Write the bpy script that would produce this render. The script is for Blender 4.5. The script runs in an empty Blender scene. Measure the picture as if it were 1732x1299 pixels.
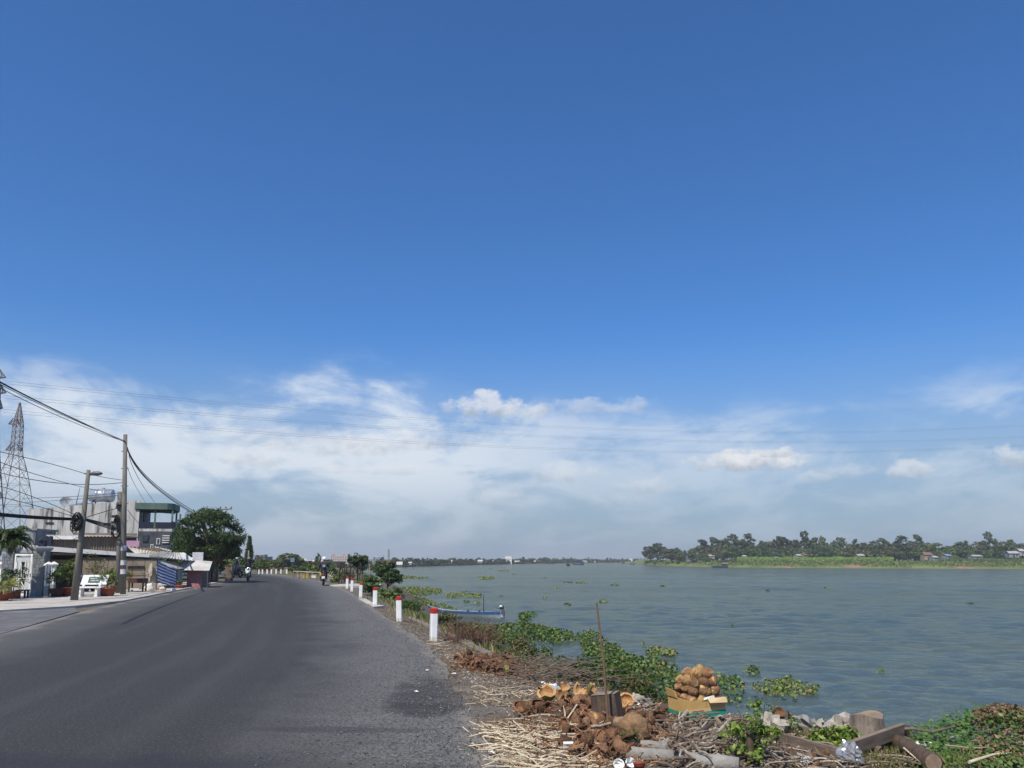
import bpy, math, random
import numpy as np
from mathutils import Vector, Matrix, Euler
SC = bpy.context.scene
COL = SC.collection
R = math.radians
# ------------------------------------------------------------------ camera
F, CX, HOR, CAMZ = 1301.0, 866.0, 944.5, 1.65      # focal length and horizon in units of a 1732 wide frame
PITCH = R(7.0)
SHIFT = (HOR - 649.5 - F * math.tan(PITCH)) / 1732.0
cd = bpy.data.cameras.new('camera'); cam = bpy.data.objects.new('camera', cd); COL.objects.link(cam)
cd.sensor_fit = 'HORIZONTAL'; cd.sensor_width = 36.0; cd.lens = F / 1732 * 36
cd.shift_y = SHIFT; cd.clip_start = 0.1; cd.clip_end = 9000
cam.location = (0, 0, CAMZ); cam.rotation_euler = (R(90) + PITCH, 0, 0)
SC.camera = cam
def ray(px, py):
    u = (px - CX) / F; v = (649.5 - py) / F + SHIFT * 1732 / F
    return Vector((u, math.cos(PITCH) - v * math.sin(PITCH), math.sin(PITCH) + v * math.cos(PITCH)))
# ------------------------------------------------------------------ sun and sky
SUN_EL, SUN_AZ = R(54), R(206)          # azimuth clockwise from +Y (the way the camera looks): behind, a little left
sd = Vector((math.cos(SUN_EL) * math.sin(SUN_AZ), math.cos(SUN_EL) * math.cos(SUN_AZ), math.sin(SUN_EL)))
sl = bpy.data.lights.new('sun', 'SUN'); sun = bpy.data.objects.new('sun', sl); COL.objects.link(sun)
sl.energy = 5.0; sl.angle = R(0.53); sl.color = (1.0, 0.925, 0.80)
sun.location = (0, 0, 60); sun.rotation_euler = (-sd).to_track_quat('-Z', 'Y').to_euler()
W = bpy.data.worlds.new('World'); SC.world = W; W.use_nodes = True
W.cycles.sampling_method = 'MANUAL'; W.cycles.sample_map_resolution = 256
NT = W.node_tree; NT.nodes.clear()
class NG:
    """small helper to write node maths as calls"""
    def __init__(s, nt): s.nt = nt
    def n(s, t, **k):
        nd = s.nt.nodes.new(t)
        for a, b in k.items(): setattr(nd, a, b)
        return nd
    def put(s, sock, v):
        if isinstance(v, bpy.types.NodeSocket): s.nt.links.new(v, sock)
        elif v is not None: sock.default_value = v
    def m(s, op, a, b=None, c=None, clamp=False):
        nd = s.n('ShaderNodeMath', operation=op, use_clamp=clamp)
        s.put(nd.inputs[0], a); s.put(nd.inputs[1], b); s.put(nd.inputs[2], c)
        return nd.outputs[0]
    def ss(s, v, lo, hi, a=0.0, b=1.0):
        nd = s.n('ShaderNodeMapRange', interpolation_type='SMOOTHSTEP')
        s.put(nd.inputs[0], v); s.put(nd.inputs[1], lo); s.put(nd.inputs[2], hi); s.put(nd.inputs[3], a); s.put(nd.inputs[4], b)
        return nd.outputs[0]
    def mix(s, f, a, b, mode='MIX'):
        nd = s.n('ShaderNodeMix', data_type='RGBA', blend_type=mode)
        s.put(nd.inputs[0], f); s.put(nd.inputs[6], a); s.put(nd.inputs[7], b)
        return nd.outputs[2]
    def noise(s, vec, scale, detail=5, rough=.55, dist=0.0, dim='3D'):
        nd = s.n('ShaderNodeTexNoise', noise_dimensions=dim)
        s.put(nd.inputs['Vector'], vec)
        nd.inputs['Scale'].default_value = scale; nd.inputs['Detail'].default_value = detail
        nd.inputs['Roughness'].default_value = rough; nd.inputs['Distortion'].default_value = dist
        return nd.outputs[0]
    def xyz(s, x, y, z=0.0):
        nd = s.n('ShaderNodeCombineXYZ'); s.put(nd.inputs[0], x); s.put(nd.inputs[1], y); s.put(nd.inputs[2], z)
        return nd.outputs[0]
g = NG(NT)
tc = g.n('ShaderNodeTexCoord'); sp = g.n('ShaderNodeSeparateXYZ'); NT.links.new(tc.outputs['Generated'], sp.inputs[0])
az = g.m('MULTIPLY', g.m('ARCTAN2', sp.outputs[0], sp.outputs[1]), 57.2958)
el = g.m('MULTIPLY', g.m('ARCSINE', sp.outputs[2]), 57.2958)
sky = g.n('ShaderNodeTexSky', sky_type='NISHITA', sun_disc=False)
sky.sun_elevation = SUN_EL; sky.sun_rotation = SUN_AZ
sky.air_density = 1.0; sky.dust_density = 0.3; sky.ozone_density = 3.0; sky.altitude = 0
def azel(px, py):
    d = ray(px, py).normalized()
    return math.degrees(math.atan2(d.x, d.y)), math.degrees(math.asin(d.z))
SKYMUL = g.mix(1.0, sky.outputs[0], (0.47, 0.92, 1.40, 1), 'MULTIPLY')
c = SKYMUL
warp = g.noise(g.xyz(g.m('MULTIPLY', az, .05), g.m('MULTIPLY', el, .12), 3.1), 1.0, 4, .55)
# broken veil of high cloud low over the horizon, thicker to one side
n1 = g.noise(g.xyz(g.m('MULTIPLY', az, .075), g.m('ADD', g.m('MULTIPLY', el, .19), g.m('MULTIPLY', az, -.008)), 4.2), 1.0, 9, .60, 0.7)
n2 = g.noise(g.xyz(g.m('MULTIPLY', az, .03), g.m('MULTIPLY', el, .05), 1.3), 1.0, 2, .5)
n3 = g.noise(g.xyz(g.m('MULTIPLY', az, .20), g.m('MULTIPLY', el, .42), 2.7), 1.0, 8, .62, 0.3)
ga = g.m('DIVIDE', g.m('ADD', az, 10.5), 8.5)
top = g.m('ADD', 11.4, g.m('MULTIPLY', g.m('EXPONENT', g.m('MULTIPLY', g.m('MULTIPLY', ga, ga), -1.0)), 3.0))
top = g.m('ADD', top, g.m('ADD', g.ss(az, 0.0, 18.0, 0.0, -1.0), g.ss(az, 20.0, 34.0, 0.0, .6)))
top = g.m('ADD', top, g.m('ADD', g.m('MULTIPLY', g.m('SUBTRACT', n1, .5), 4.5), g.m('MULTIPLY', g.m('SUBTRACT', n3, .5), 3.5)))
band = g.ss(g.m('SUBTRACT', top, el), -1.2, 2.4)
wisp = g.ss(g.m('ADD', g.m('MULTIPLY', n1, .66), g.m('MULTIPLY', n3, .34)), .40, .57)
left = g.ss(az, 8.0, -8.0, .58, 1.0)
low = g.ss(el, 7.0, 2.5, 1.0, .5)
veil = g.m('MULTIPLY', g.m('MULTIPLY', band, g.m('ADD', .10, g.m('MULTIPLY', wisp, .78))), g.m('MULTIPLY', left, low), clamp=True)
hz = g.m('MULTIPLY', g.ss(g.m('ADD', el, g.m('MULTIPLY', g.m('SUBTRACT', n2, .5), 4.0)), 17.0, 1.0), .86)
c = g.mix(hz, c, (3.3, 4.2, 5.0, 1))
c = g.mix(veil, c, (8.0, 8.6, 9.3, 1))
# separate small heaps of fair weather cloud
n4 = g.noise(g.xyz(g.m('MULTIPLY', az, .55), g.m('MULTIPLY', el, .75), 9.4), 1.0, 8, .62)
n5 = g.noise(g.xyz(g.m('MULTIPLY', az, .9), g.m('MULTIPLY', el, 1.1), 5.4), 1.0, 6, .6)
PUFFS = [(957, 803, 62, 24, .42), (1262, 784, 110, 26, .95), (1312, 768, 34, 12, .7), (1540, 798, 46, 25, .60), (1725, 778, 76, 28, .62), (820, 690, 74, 28, .75),
         (890, 700, 40, 20, .5), (1096, 824, 66, 20, .34), (845, 845, 50, 22, .22), (1432, 800, 60, 20, .28), (318, 739, 20, 10, .55), (384, 739, 14, 6, .7), (1010, 690, 110, 20, .4),
         (1030, 850, 50, 16, .16), (1375, 812, 30, 14, .24), (570, 880, 50, 10, .14), (2050, 800, 90, 30, .6), (-300, 800, 90, 30, .5), (490, 745, 150, 26, .3), (670, 750, 90, 22, .4), (560, 760, 120, 22, .4), (430, 775, 100, 24, .35), (760, 745, 80, 22, .3), (620, 795, 120, 14, .25)]
for (px, py, rx, ry, st) in PUFFS:
    a0, e0 = azel(px, py); a1, e1 = azel(px + rx, py); a2, e2 = azel(px, py - ry)
    wa = abs(a1 - a0); we = abs(e2 - e0)
    dx = g.m('DIVIDE', g.m('SUBTRACT', az, a0), wa)
    dy0 = g.m('DIVIDE', g.m('SUBTRACT', el, e0), we)
    dy = g.m('MULTIPLY', dy0, g.ss(dy0, -.1, .1, 1.7, 1.0))       # flat under-side
    q = g.m('ADD', g.m('MULTIPLY', dx, dx), g.m('MULTIPLY', dy, dy))
    q = g.m('ADD', q, g.m('MULTIPLY', g.m('SUBTRACT', n4, .5), 3.8))
    q = g.m('ADD', q, g.m('MULTIPLY', g.m('SUBTRACT', n5, .5), 1.4))
    mk = g.m('MULTIPLY', g.ss(q, 1.1, .0), st)
    lit = g.ss(g.m('ADD', dy0, g.m('MULTIPLY', g.m('SUBTRACT', n5, .5), 2.2)), -.7, .5)
    c = g.mix(mk, c, g.mix(lit, (4.2, 4.9, 5.8, 1), (8.6, 8.7, 8.9, 1)))
bg = g.n('ShaderNodeBackground'); NT.links.new(c, bg.inputs[0]); bg.inputs[1].default_value = 0.1
wo = g.n('ShaderNodeOutputWorld'); NT.links.new(bg.outputs[0], wo.inputs[0])
SC.view_settings.view_transform = 'Standard'; SC.view_settings.look = 'None'
SC.view_settings.exposure = 0.0; SC.view_settings.gamma = 1.0; SC.view_settings.use_curve_mapping = False
SC.render.engine = 'CYCLES'
SC.cycles.use_denoising = True
SC.cycles.max_bounces = 6; SC.cycles.diffuse_bounces = 3; SC.cycles.glossy_bounces = 3
SC.cycles.transparent_max_bounces = 8; SC.cycles.volume_bounces = 0
SC.cycles.sample_clamp_indirect = 6.0
SC.cycles.caustics_reflective = False; SC.cycles.caustics_refractive = False
# ------------------------------------------------------------------ helpers: mesh building
rnd = random.Random(11)
def link(o): COL.objects.link(o); return o
def tag(o, label=None, cat=None, group=None, kind=None):
    if label: o['label'] = label
    if cat: o['category'] = cat
    if group: o['group'] = group
    if kind: o['kind'] = kind
    return o
def thing(name, label, cat, loc=(0, 0, 0), rz=0.0, group=None, sc=1.0):
    o = link(bpy.data.objects.new(name, None)); o.empty_display_size = .2
    o.location = loc; o.rotation_euler = (0, 0, rz)
    if sc != 1.0: o.scale = (sc, sc, sc) if not isinstance(sc, tuple) else sc
    return tag(o, label, cat, group)
def mesh_obj(name, me, parent=None, loc=(0, 0, 0), rot=(0, 0, 0), sc=1.0):
    o = link(bpy.data.objects.new(name, me)); o.parent = parent
    o.location = loc; o.rotation_euler = rot
    if sc != 1.0: o.scale = (sc, sc, sc) if not isinstance(sc, tuple) else sc
    return o
def copy_tree(o, parent=None):
    c = o.copy(); COL.objects.link(c); c.parent = parent
    for ch in list(o.children): copy_tree(ch, c)
    return c
class MB:
    def __init__(s): s.v = []; s.f = []; s.m = []
    def add(s, vs, fs, mi=0):
        o = len(s.v); s.v += [tuple(v) for v in vs]; s.f += [tuple(i + o for i in f) for f in fs]; s.m += [mi] * len(fs); return s
    def obox(s, M, size, mi=0):
        x, y, z = [a / 2 for a in size]
        vs = [M @ Vector(p) for p in ((-x, -y, -z), (x, -y, -z), (x, y, -z), (-x, y, -z), (-x, -y, z), (x, -y, z), (x, y, z), (-x, y, z))]
        return s.add(vs, [(3, 2, 1, 0), (4, 5, 6, 7), (0, 1, 5, 4), (1, 2, 6, 5), (2, 3, 7, 6), (3, 0, 4, 7)], mi)
    def box(s, c, size, rz=0.0, mi=0, rx=0.0, ry=0.0):
        return s.obox(Matrix.Translation(c) @ Euler((rx, ry, rz)).to_matrix().to_4x4(), size, mi)
    def b2(s, lo, hi, mi=0):
        return s.box([(a + b) / 2 for a, b in zip(lo, hi)], [abs(b - a) for a, b in zip(lo, hi)], 0, mi)
    def bar(s, a, b, w, h=None, mi=0):
        a = Vector(a); b = Vector(b); d = b - a; L = d.length
        if L < 1e-6: return s
        M = Matrix.Translation((a + b) / 2) @ d.to_track_quat('Z', 'Y').to_matrix().to_4x4()
        return s.obox(M, (w, h or w, L), mi)
    def tube(s, pts, rad, n=7, mi=0, cap=True):
        pts = [Vector(p) for p in pts]; k = len(pts)
        if not hasattr(rad, '__len__'): rad = [rad] * k
        vs = []; fs = []
        d0 = (pts[1] - pts[0]).normalized(); up = Vector((0, 0, 1)) if abs(d0.z) < .9 else Vector((1, 0, 0))
        for i, p in enumerate(pts):
            d = (pts[min(i + 1, k - 1)] - pts[max(i - 1, 0)])
            d = d.normalized() if d.length > 1e-9 else d0
            a = d.cross(up)
            a = a.normalized() if a.length > 1e-4 else d.orthogonal().normalized()
            b = d.cross(a); up = -b if False else up
            for j in range(n):
                t = 2 * math.pi * j / n
                vs.append(p + (a * math.cos(t) + b * math.sin(t)) * rad[i])
        for i in range(k - 1):
            for j in range(n):
                q = (j + 1) % n
                fs.append((i * n + j, i * n + q, (i + 1) * n + q, (i + 1) * n + j))
        if cap: fs.append(tuple(range(n - 1, -1, -1))); fs.append(tuple((k - 1) * n + j for j in range(n)))
        return s.add(vs, fs, mi)
    def lathe(s, prof, n=14, c=(0, 0, 0), mi=0, cap=True):
        vs = []; fs = []; k = len(prof)
        for (r, z) in prof:
            for j in range(n):
                t = 2 * math.pi * j / n; vs.append((c[0] + r * math.cos(t), c[1] + r * math.sin(t), c[2] + z))
        for i in range(k - 1):
            for j in range(n):
                q = (j + 1) % n; fs.append((i * n + j, i * n + q, (i + 1) * n + q, (i + 1) * n + j))
        if cap: fs.append(tuple(range(n - 1, -1, -1))); fs.append(tuple((k - 1) * n + j for j in range(n)))
        return s.add(vs, fs, mi)
    def prism(s, poly, z0, z1, mi=0):
        n = len(poly); vs = [(p[0], p[1], z0) for p in poly] + [(p[0], p[1], z1) for p in poly]
        fs = [tuple(range(n - 1, -1, -1)), tuple(range(n, 2 * n))] + [(i, (i + 1) % n, n + (i + 1) % n, n + i) for i in range(n)]
        return s.add(vs, fs, mi)
    def slab(s, pts, t, mi=0):
        """polygon (in order) given real thickness t behind its face"""
        pts = [Vector(p) for p in pts]; n = len(pts)
        nr = Vector((0, 0, 0))
        for i in range(n): nr += (pts[i] - pts[0]).cross(pts[(i + 1) % n] - pts[0])
        nr.normalize(); back = [p - nr * t for p in pts]
        fs = [tuple(range(n)), tuple(range(2 * n - 1, n - 1, -1))] + [(i, n + i, n + (i + 1) % n, (i + 1) % n) for i in range(n)]
        return s.add(pts + back, fs, mi)
    def blob(s, c, r, seed=0, amp=.15, nu=10, nv=7, mi=0, freq=2.0, flat=0.0):
        rr = random.Random(seed); ph = [(rr.uniform(-1, 1), rr.uniform(-1, 1), rr.uniform(-1, 1), rr.uniform(0, 6.3)) for _ in range(7)]
        if not hasattr(r, '__len__'): r = (r, r, r)
        def f(d):
            q = 0
            for i, (a, b, e, p) in enumerate(ph): q += math.sin(freq * (1 + .45 * i) * (a * d[0] + b * d[1] + e * d[2]) * 2 + p) / (1 + .35 * i)
            return 1 + amp * q * .5
        vs = []; fs = []
        for i in range(nv + 1):
            th = math.pi * i / nv
            for j in range(nu):
                ph_ = 2 * math.pi * j / nu
                d = (math.sin(th) * math.cos(ph_), math.sin(th) * math.sin(ph_), math.cos(th)); k = f(d)
                z = d[2] * r[2] * k
                if flat and z < -flat: z = -flat
                vs.append((c[0] + d[0] * r[0] * k, c[1] + d[1] * r[1] * k, c[2] + z))
        for i in range(nv):
            for j in range(nu):
                q = (j + 1) % nu; fs.append((i * nu + j, (i + 1) * nu + j, (i + 1) * nu + q, i * nu + q))
        return s.add(vs, fs, mi)
    def mesh(s, name, mats, smooth=False):
        me = bpy.data.meshes.new(name); me.from_pydata(s.v, [], s.f)
        for m in (mats if isinstance(mats, (list, tuple)) else [mats]): me.materials.append(m)
        if any(s.m): me.polygons.foreach_set('material_index', s.m)
        if smooth: me.polygons.foreach_set('use_smooth', [True] * len(s.f))
        me.update(); return me
    def build(s, name, mats, parent=None, smooth=False, loc=(0, 0, 0), rot=(0, 0, 0), sc=1.0):
        return mesh_obj(name, s.mesh(name, mats, smooth), parent, loc, rot, sc)
def fast_mesh(name, V, Fc, k, mats, mi=None):
    """numpy verts (n,3), faces (m,k)"""
    me = bpy.data.meshes.new(name); V = np.asarray(V, dtype=np.float32); Fc = np.asarray(Fc, dtype=np.int32)
    me.vertices.add(len(V)); me.vertices.foreach_set('co', V.ravel())
    me.loops.add(Fc.size); me.loops.foreach_set('vertex_index', Fc.ravel())
    me.polygons.add(len(Fc)); me.polygons.foreach_set('loop_start', np.arange(0, Fc.size, k, dtype=np.int32))
    for m in (mats if isinstance(mats, (list, tuple)) else [mats]): me.materials.append(m)
    if mi is not None: me.polygons.foreach_set('material_index', np.asarray(mi, dtype=np.int32))
    me.update(calc_edges=True); me.validate(); return me
# ------------------------------------------------------------------ helpers: materials
def mat(name, c, c2=None, sc=4.0, rough=.8, bump=0.0, bsc=25.0, metal=0.0, spec=.3, rn=0.0, stretch=(1, 1, 1), lo=.35, hi=.65, detail=5, c3=None, sc3=1.0, f3=(.5, .7), coord='Object', island=0.0):
    m = bpy.data.materials.new(name); m.use_nodes = True; nt = m.node_tree; q = NG(nt)
    b = nt.nodes['Principled BSDF']; t = q.n('ShaderNodeTexCoord')
    mp = q.n('ShaderNodeMapping'); nt.links.new(t.outputs[coord], mp.inputs[0]); mp.inputs['Scale'].default_value = stretch
    v = mp.outputs[0]
    if c2 is None: c2 = tuple(x * .72 for x in c)
    n = q.noise(v, sc, detail, .6)
    col = q.mix(q.ss(n, lo, hi), (*c, 1), (*c2, 1))
    if c3 is not None: col = q.mix(q.ss(q.noise(v, sc3, 5, .6), *f3), col, (*c3, 1))
    if rn:
        oi = q.n('ShaderNodeObjectInfo'); k = q.m('ADD', 1 - rn, q.m('MULTIPLY', oi.outputs['Random'], 2 * rn))
        col = q.mix(1.0, col, q.xyz(k, k, k), 'MULTIPLY')
    if island:
        ge = q.n('ShaderNodeNewGeometry'); k = q.m('ADD', 1 - island, q.m('MULTIPLY', ge.outputs['Random Per Island'], 2 * island))
        col = q.mix(1.0, col, q.xyz(k, k, k), 'MULTIPLY')
    nt.links.new(col, b.inputs['Base Color'])
    b.inputs['Roughness'].default_value = rough; b.inputs['Metallic'].default_value = metal; b.inputs['Specular IOR Level'].default_value = spec
    if bump:
        bp = q.n('ShaderNodeBump'); bp.inputs['Strength'].default_value = min(1, bump); bp.inputs['Distance'].default_value = .02 * max(1, bump)
        nt.links.new(q.noise(v, bsc, 6, .6), bp.inputs['Height']); nt.links.new(bp.outputs[0], b.inputs['Normal'])
    return m
def leafmat(name, dark, light, trans=.35, rough=.5, rn=.15, dead=None, deadf=.1):
    m = bpy.data.materials.new(name); m.use_nodes = True; nt = m.node_tree; q = NG(nt); nt.nodes.clear()
    ge = q.n('ShaderNodeNewGeometry'); oi = q.n('ShaderNodeObjectInfo')
    t = q.n('ShaderNodeTexCoord')
    f = q.m('ADD', q.m('MULTIPLY', ge.outputs['Random Per Island'], .6), q.m('MULTIPLY', q.noise(t.outputs['Object'], 1.1, 3), .5))
    col = q.mix(q.ss(f, .2, .85), (*dark, 1), (*light, 1))
    if dead: col = q.mix(q.m('LESS_THAN', q.m('FRACT', q.m('MULTIPLY', ge.outputs['Random Per Island'], 37.7)), deadf), col, (*dead, 1))
    k = q.m('ADD', 1 - rn, q.m('MULTIPLY', oi.outputs['Random'], 2 * rn))
    col = q.mix(1.0, col, q.xyz(k, k, q.m('MULTIPLY', k, k)), 'MULTIPLY')
    b = q.n('ShaderNodeBsdfPrincipled'); nt.links.new(col, b.inputs['Base Color']); b.inputs['Roughness'].default_value = rough; b.inputs['Specular IOR Level'].default_value = .3
    tr = q.n('ShaderNodeBsdfTranslucent'); nt.links.new(q.mix(.5, col, (.25, .4, .03, 1), 'MIX'), tr.inputs[0])
    mx = q.n('ShaderNodeMixShader'); mx.inputs[0].default_value = trans * .5
    nt.links.new(b.outputs[0], mx.inputs[1]); nt.links.new(tr.outputs[0], mx.inputs[2])
    o = q.n('ShaderNodeOutputMaterial'); nt.links.new(mx.outputs[0], o.inputs[0])
    return m
# ------------------------------------------------------------------ layout of the place (metres, road surface z = 0, camera looks along +Y)
WATER = -2.6
RRy = [-60, 0, 6, 9.1, 14.8, 26.8, 39, 47.7, 56.5, 70, 84, 95, 102, 106, 108]
RRx = [13, 1.3, -.07, -.55, -1.5, -4.78, -8.1, -10.85, -13.9, -19, -26, -36, -50, -80, -140]
RLy = [-60, 0, 8, 16.5, 24.7, 29, 37, 44.7, 55, 66, 77, 87, 94, 98, 100]
RLx = [4, -6.6, -8.8, -11, -13.5, -14.65, -16.4, -18.1, -20.3, -24, -30, -40, -52, -80, -140]
CRy = [-60, 0, 5, 7, 8, 8.6, 9.2, 10, 12, 15.5, 20, 30, 40, 46, 60, 75, 110, 240, 319, 366, 387, 473, 594, 709, 791, 923, 1060, 1330, 2000, 3000]
CRx = [20, 8.2, 6.5, 5.7, 4.9, 3.8, 2.85, 2.0, .75, -.45, -1.8, -4.6, -7.2, -8.2, -9.6, -13, -22, -51, -64, -62, -58, -38, -3, 33, 81, 158, 266, 532, 1200, 2600]
def RR(y): return float(np.interp(y, RRy, RRx))
def RL(y): return float(np.interp(y, RLy, RLx))
def CR(y): return float(np.interp(y, CRy, CRx))
def wob(x, y):
    return (math.sin(1.9 * x + .7 * y + .4) + math.sin(-1.1 * x + 2.3 * y + 1.7) + .7 * math.sin(4.3 * x + 1.3 * y) + .6 * math.sin(3.1 * y - 2.2 * x + 2) + .4 * math.sin(7.9 * x + 6.1 * y)) / 3.7
def gz(x, y):
    c = CR(y); r = RR(y) if y < 108 else c - 4
    b = -.04 - 1.7 * max(0.0, min(1.0, (y - 112) / 120.0))          # the land lies lower beyond the bend
    if x < r - .4: return b
    if y > 112:
        if x <= c: return b
        u = min(1, (x - c) / 4.8); return b + (-2.95 - b) * u - max(0, (x - c - 4.8)) * .25
    if x <= c:
        t = max(0, min(1, (x - r) / max(.3, c - r)))
        return -.035 - .16 * t ** 1.5 + .055 * wob(x, y) * min(1, max(0, x - r + .1))
    u = min(1, (x - c) / 4.8); e = u * u * (3 - 2 * u)
    return -.195 - 2.66 * (.55 * e + .45 * u) + .07 * wob(x, y) - max(0, (x - c - 4.8)) * .25
def G(px, py, z=0.0):
    d = ray(px, py); k = (z - CAMZ) / d.z
    return Vector((d.x * k, d.y * k, z))
def P(px, py, Y):
    d = ray(px, py); k = Y / d.y
    return Vector((d.x * k, Y, CAMZ + d.z * k))
def T(px, py, lift=0.0):
    z = -.1
    for _ in range(12):
        p = G(px, py, z); z = .5 * z + .5 * gz(p.x, p.y)
    p = G(px, py, z); p.z = gz(p.x, p.y) + lift
    return p
# ------------------------------------------------------------------ setting: water, ground, road
def water_mat():
    m = bpy.data.materials.new('river_water'); m.use_nodes = True; nt = m.node_tree; q = NG(nt); b = nt.nodes['Principled BSDF']
    t = q.n('ShaderNodeTexCoord')
    mp = q.n('ShaderNodeMapping'); nt.links.new(t.outputs['Object'], mp.inputs[0]); mp.inputs['Rotation'].default_value = (0, 0, R(-20)); mp.inputs['Scale'].default_value = (.62, 1.0, 1)
    v = mp.outputs[0]
    a = q.noise(v, .8, 5, .62, .8); b2 = q.noise(v, 3.0, 4, .62, .4); c2 = q.noise(v, .12, 3, .5)
    big = q.noise(v, .035, 3, .55)
    h = q.m('ADD', q.m('MULTIPLY', a, .11), q.m('MULTIPLY', b2, .085))
    h = q.m('ADD', h, q.m('MULTIPLY', c2, .10))
    calm = q.ss(big, .42, .58, .8, 1.0)
    bp = q.n('ShaderNodeBump'); bp.inputs['Strength'].default_value = 1.0; bp.inputs['Distance'].default_value = 2.0
    nt.links.new(q.m('MULTIPLY', h, calm), bp.inputs['Height']);
    col = q.mix(q.ss(big, .35, .65), (.084, .100, .076, 1), (.097, .113, .086, 1))
    out = nt.nodes['Material Output']; nt.nodes.remove(b); sx_ = q.n('ShaderNodeSeparateXYZ'); nt.links.new(t.outputs['Object'], sx_.inputs[0])
    df = q.n('ShaderNodeBsdfDiffuse'); nt.links.new(col, df.inputs['Color'])
    gl = q.n('ShaderNodeBsdfGlossy'); gl.inputs['Color'].default_value = (.86, .85, .68, 1); gl.inputs['Roughness'].default_value = .12      # silty, wind-roughened surface
    nt.links.new(bp.outputs[0], gl.inputs['Normal']); fr = q.n('ShaderNodeFresnel'); fr.inputs['IOR'].default_value = 1.33; nt.links.new(bp.outputs[0], fr.inputs['Normal'])
    mx = q.n('ShaderNodeMixShader'); lane = q.noise(q.xyz(q.m('MULTIPLY', sx_.outputs[0], .006), q.m('MULTIPLY', q.m('ADD', sx_.outputs[1], q.m('MULTIPLY', sx_.outputs[0], .25)), .05)), 1.0, 4, .6)
    nt.links.new(q.m('MULTIPLY', fr.outputs[0], q.ss(lane, .35, .7, .42, .58)), mx.inputs[0]); nt.links.new(df.outputs[0], mx.inputs[1]); nt.links.new(gl.outputs[0], mx.inputs[2]); nt.links.new(mx.outputs[0], out.inputs[0])
    return m
def ribbon(ys, cols):
    pass
def make_water():
    # real chop near the bank: a fan of facets fine enough for waves of half a metre close by and some metres far out
    rs = list(np.geomspace(2, 13, 30)) + list(np.geomspace(13.1, 330, 640)) + list(np.geomspace(335, 3400, 60))
    aa = list(np.radians(np.linspace(-88, -40, 30))) + list(np.radians(np.linspace(-39.9, 39.9, 640))) + list(np.radians(np.linspace(40, 88, 30)))
    r, a = np.meshgrid(np.array(rs), np.array(aa), indexing='ij'); X = r * np.sin(a); Y = r * np.cos(a); Z = np.zeros_like(X)
    g_ = np.random.default_rng(3); n = 60
    lam = .4 * (2.8 / .4) ** g_.uniform(0, 1, n); th = np.radians(g_.normal(72, 36, n)); ph = g_.uniform(0, 6.28, n)
    gust = .85 + .2 * np.sin(.045 * X + .11 * Y + .6 * np.sin(.03 * Y)) * np.sin(.021 * Y - .05 * X + 1.0)
    for l, t, p in zip(lam, th, ph):
        k = 6.2832 / l; f = np.clip((l / (r * .0052) - 2.5) / 4, 0, 1); Z += .0062 * l * f * np.sin(k * (X * math.cos(t) + Y * math.sin(t)) + p + .8 * np.sin(.31 * X + .17 * Y + p))
    for l, t, p in zip(3.0 * (8.0 / 3.0) ** g_.uniform(0, 1, 22), np.radians(g_.normal(75, 30, 22)), g_.uniform(0, 6.28, 22)):
        k = 6.2832 / l; f = np.clip((l / (r * .0052) - 2.5) / 4, 0, 1) * np.clip((r - 35) / 60, .15, 1); Z += .0040 * l * f * np.sin(k * (X * math.cos(t) + Y * math.sin(t)) + p + .9 * np.sin(.13 * X + .09 * Y + p))
    V = np.stack([X, Y, WATER + Z * gust], -1).reshape(-1, 3); m = len(aa); q = np.arange(len(rs) - 1)[:, None] * m + np.arange(m - 1)[None, :]; q = q.ravel()
    Fc = np.stack([q, q + m, q + m + 1, q + 1], 1)
    me = fast_mesh('river_water', V, Fc, 4, water_mat()); me.polygons.foreach_set('use_smooth', [True] * len(me.polygons))
    o = mesh_obj('river_water', me); tag(o, kind='structure')
make_water()
def ground_mat():
    m = bpy.data.materials.new('bank_soil'); m.use_nodes = True; nt = m.node_tree; q = NG(nt); b = nt.nodes['Principled BSDF']
    t = q.n('ShaderNodeTexCoord'); v = t.outputs['Object']; s = q.n('ShaderNodeSeparateXYZ'); nt.links.new(v, s.inputs[0])
    n1 = q.noise(v, 1.3, 6, .6); n2 = q.noise(v, 14, 6, .65); n3 = q.noise(v, 60, 4, .6)
    grit = q.mix(q.ss(n3, .35, .7), (.085, .078, .07, 1), (.27, .25, .22, 1))
    soil = q.mix(q.ss(n2, .3, .7), (.050, .036, .026, 1), (.17, .13, .09, 1))
    soil = q.mix(q.ss(n1, .50, .66), soil, (.20, .17, .135, 1))
    col = q.mix(q.ss(q.m('ADD', n1, q.m('MULTIPLY', q.m('SUBTRACT', n2, .5), .6)), .38, .55), grit, soil)
    far = q.ss(s.outputs[1], 45.0, 75.0)
    col = q.mix(far, col, q.mix(q.ss(q.noise(v, .25, 6, .6), .4, .6), (.075, .085, .03, 1), (.16, .13, .075, 1)))
    wet = q.ss(s.outputs[2], -2.4, -2.05); col = q.mix(wet, q.mix(1.0, col, (.5, .47, .42, 1), 'MULTIPLY'), col)
    nt.links.new(col, b.inputs['Base Color']); b.inputs['Roughness'].default_value = .92; b.inputs['Specular IOR Level'].default_value = .2
    bp = q.n('ShaderNodeBump'); bp.inputs['Strength'].default_value = .8; bp.inputs['Distance'].default_value = .03
    nt.links.new(q.m('ADD', n2, q.m('MULTIPLY', n3, .5)), bp.inputs['Height']); nt.links.new(bp.outputs[0], b.inputs['Normal'])
    return m
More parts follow.
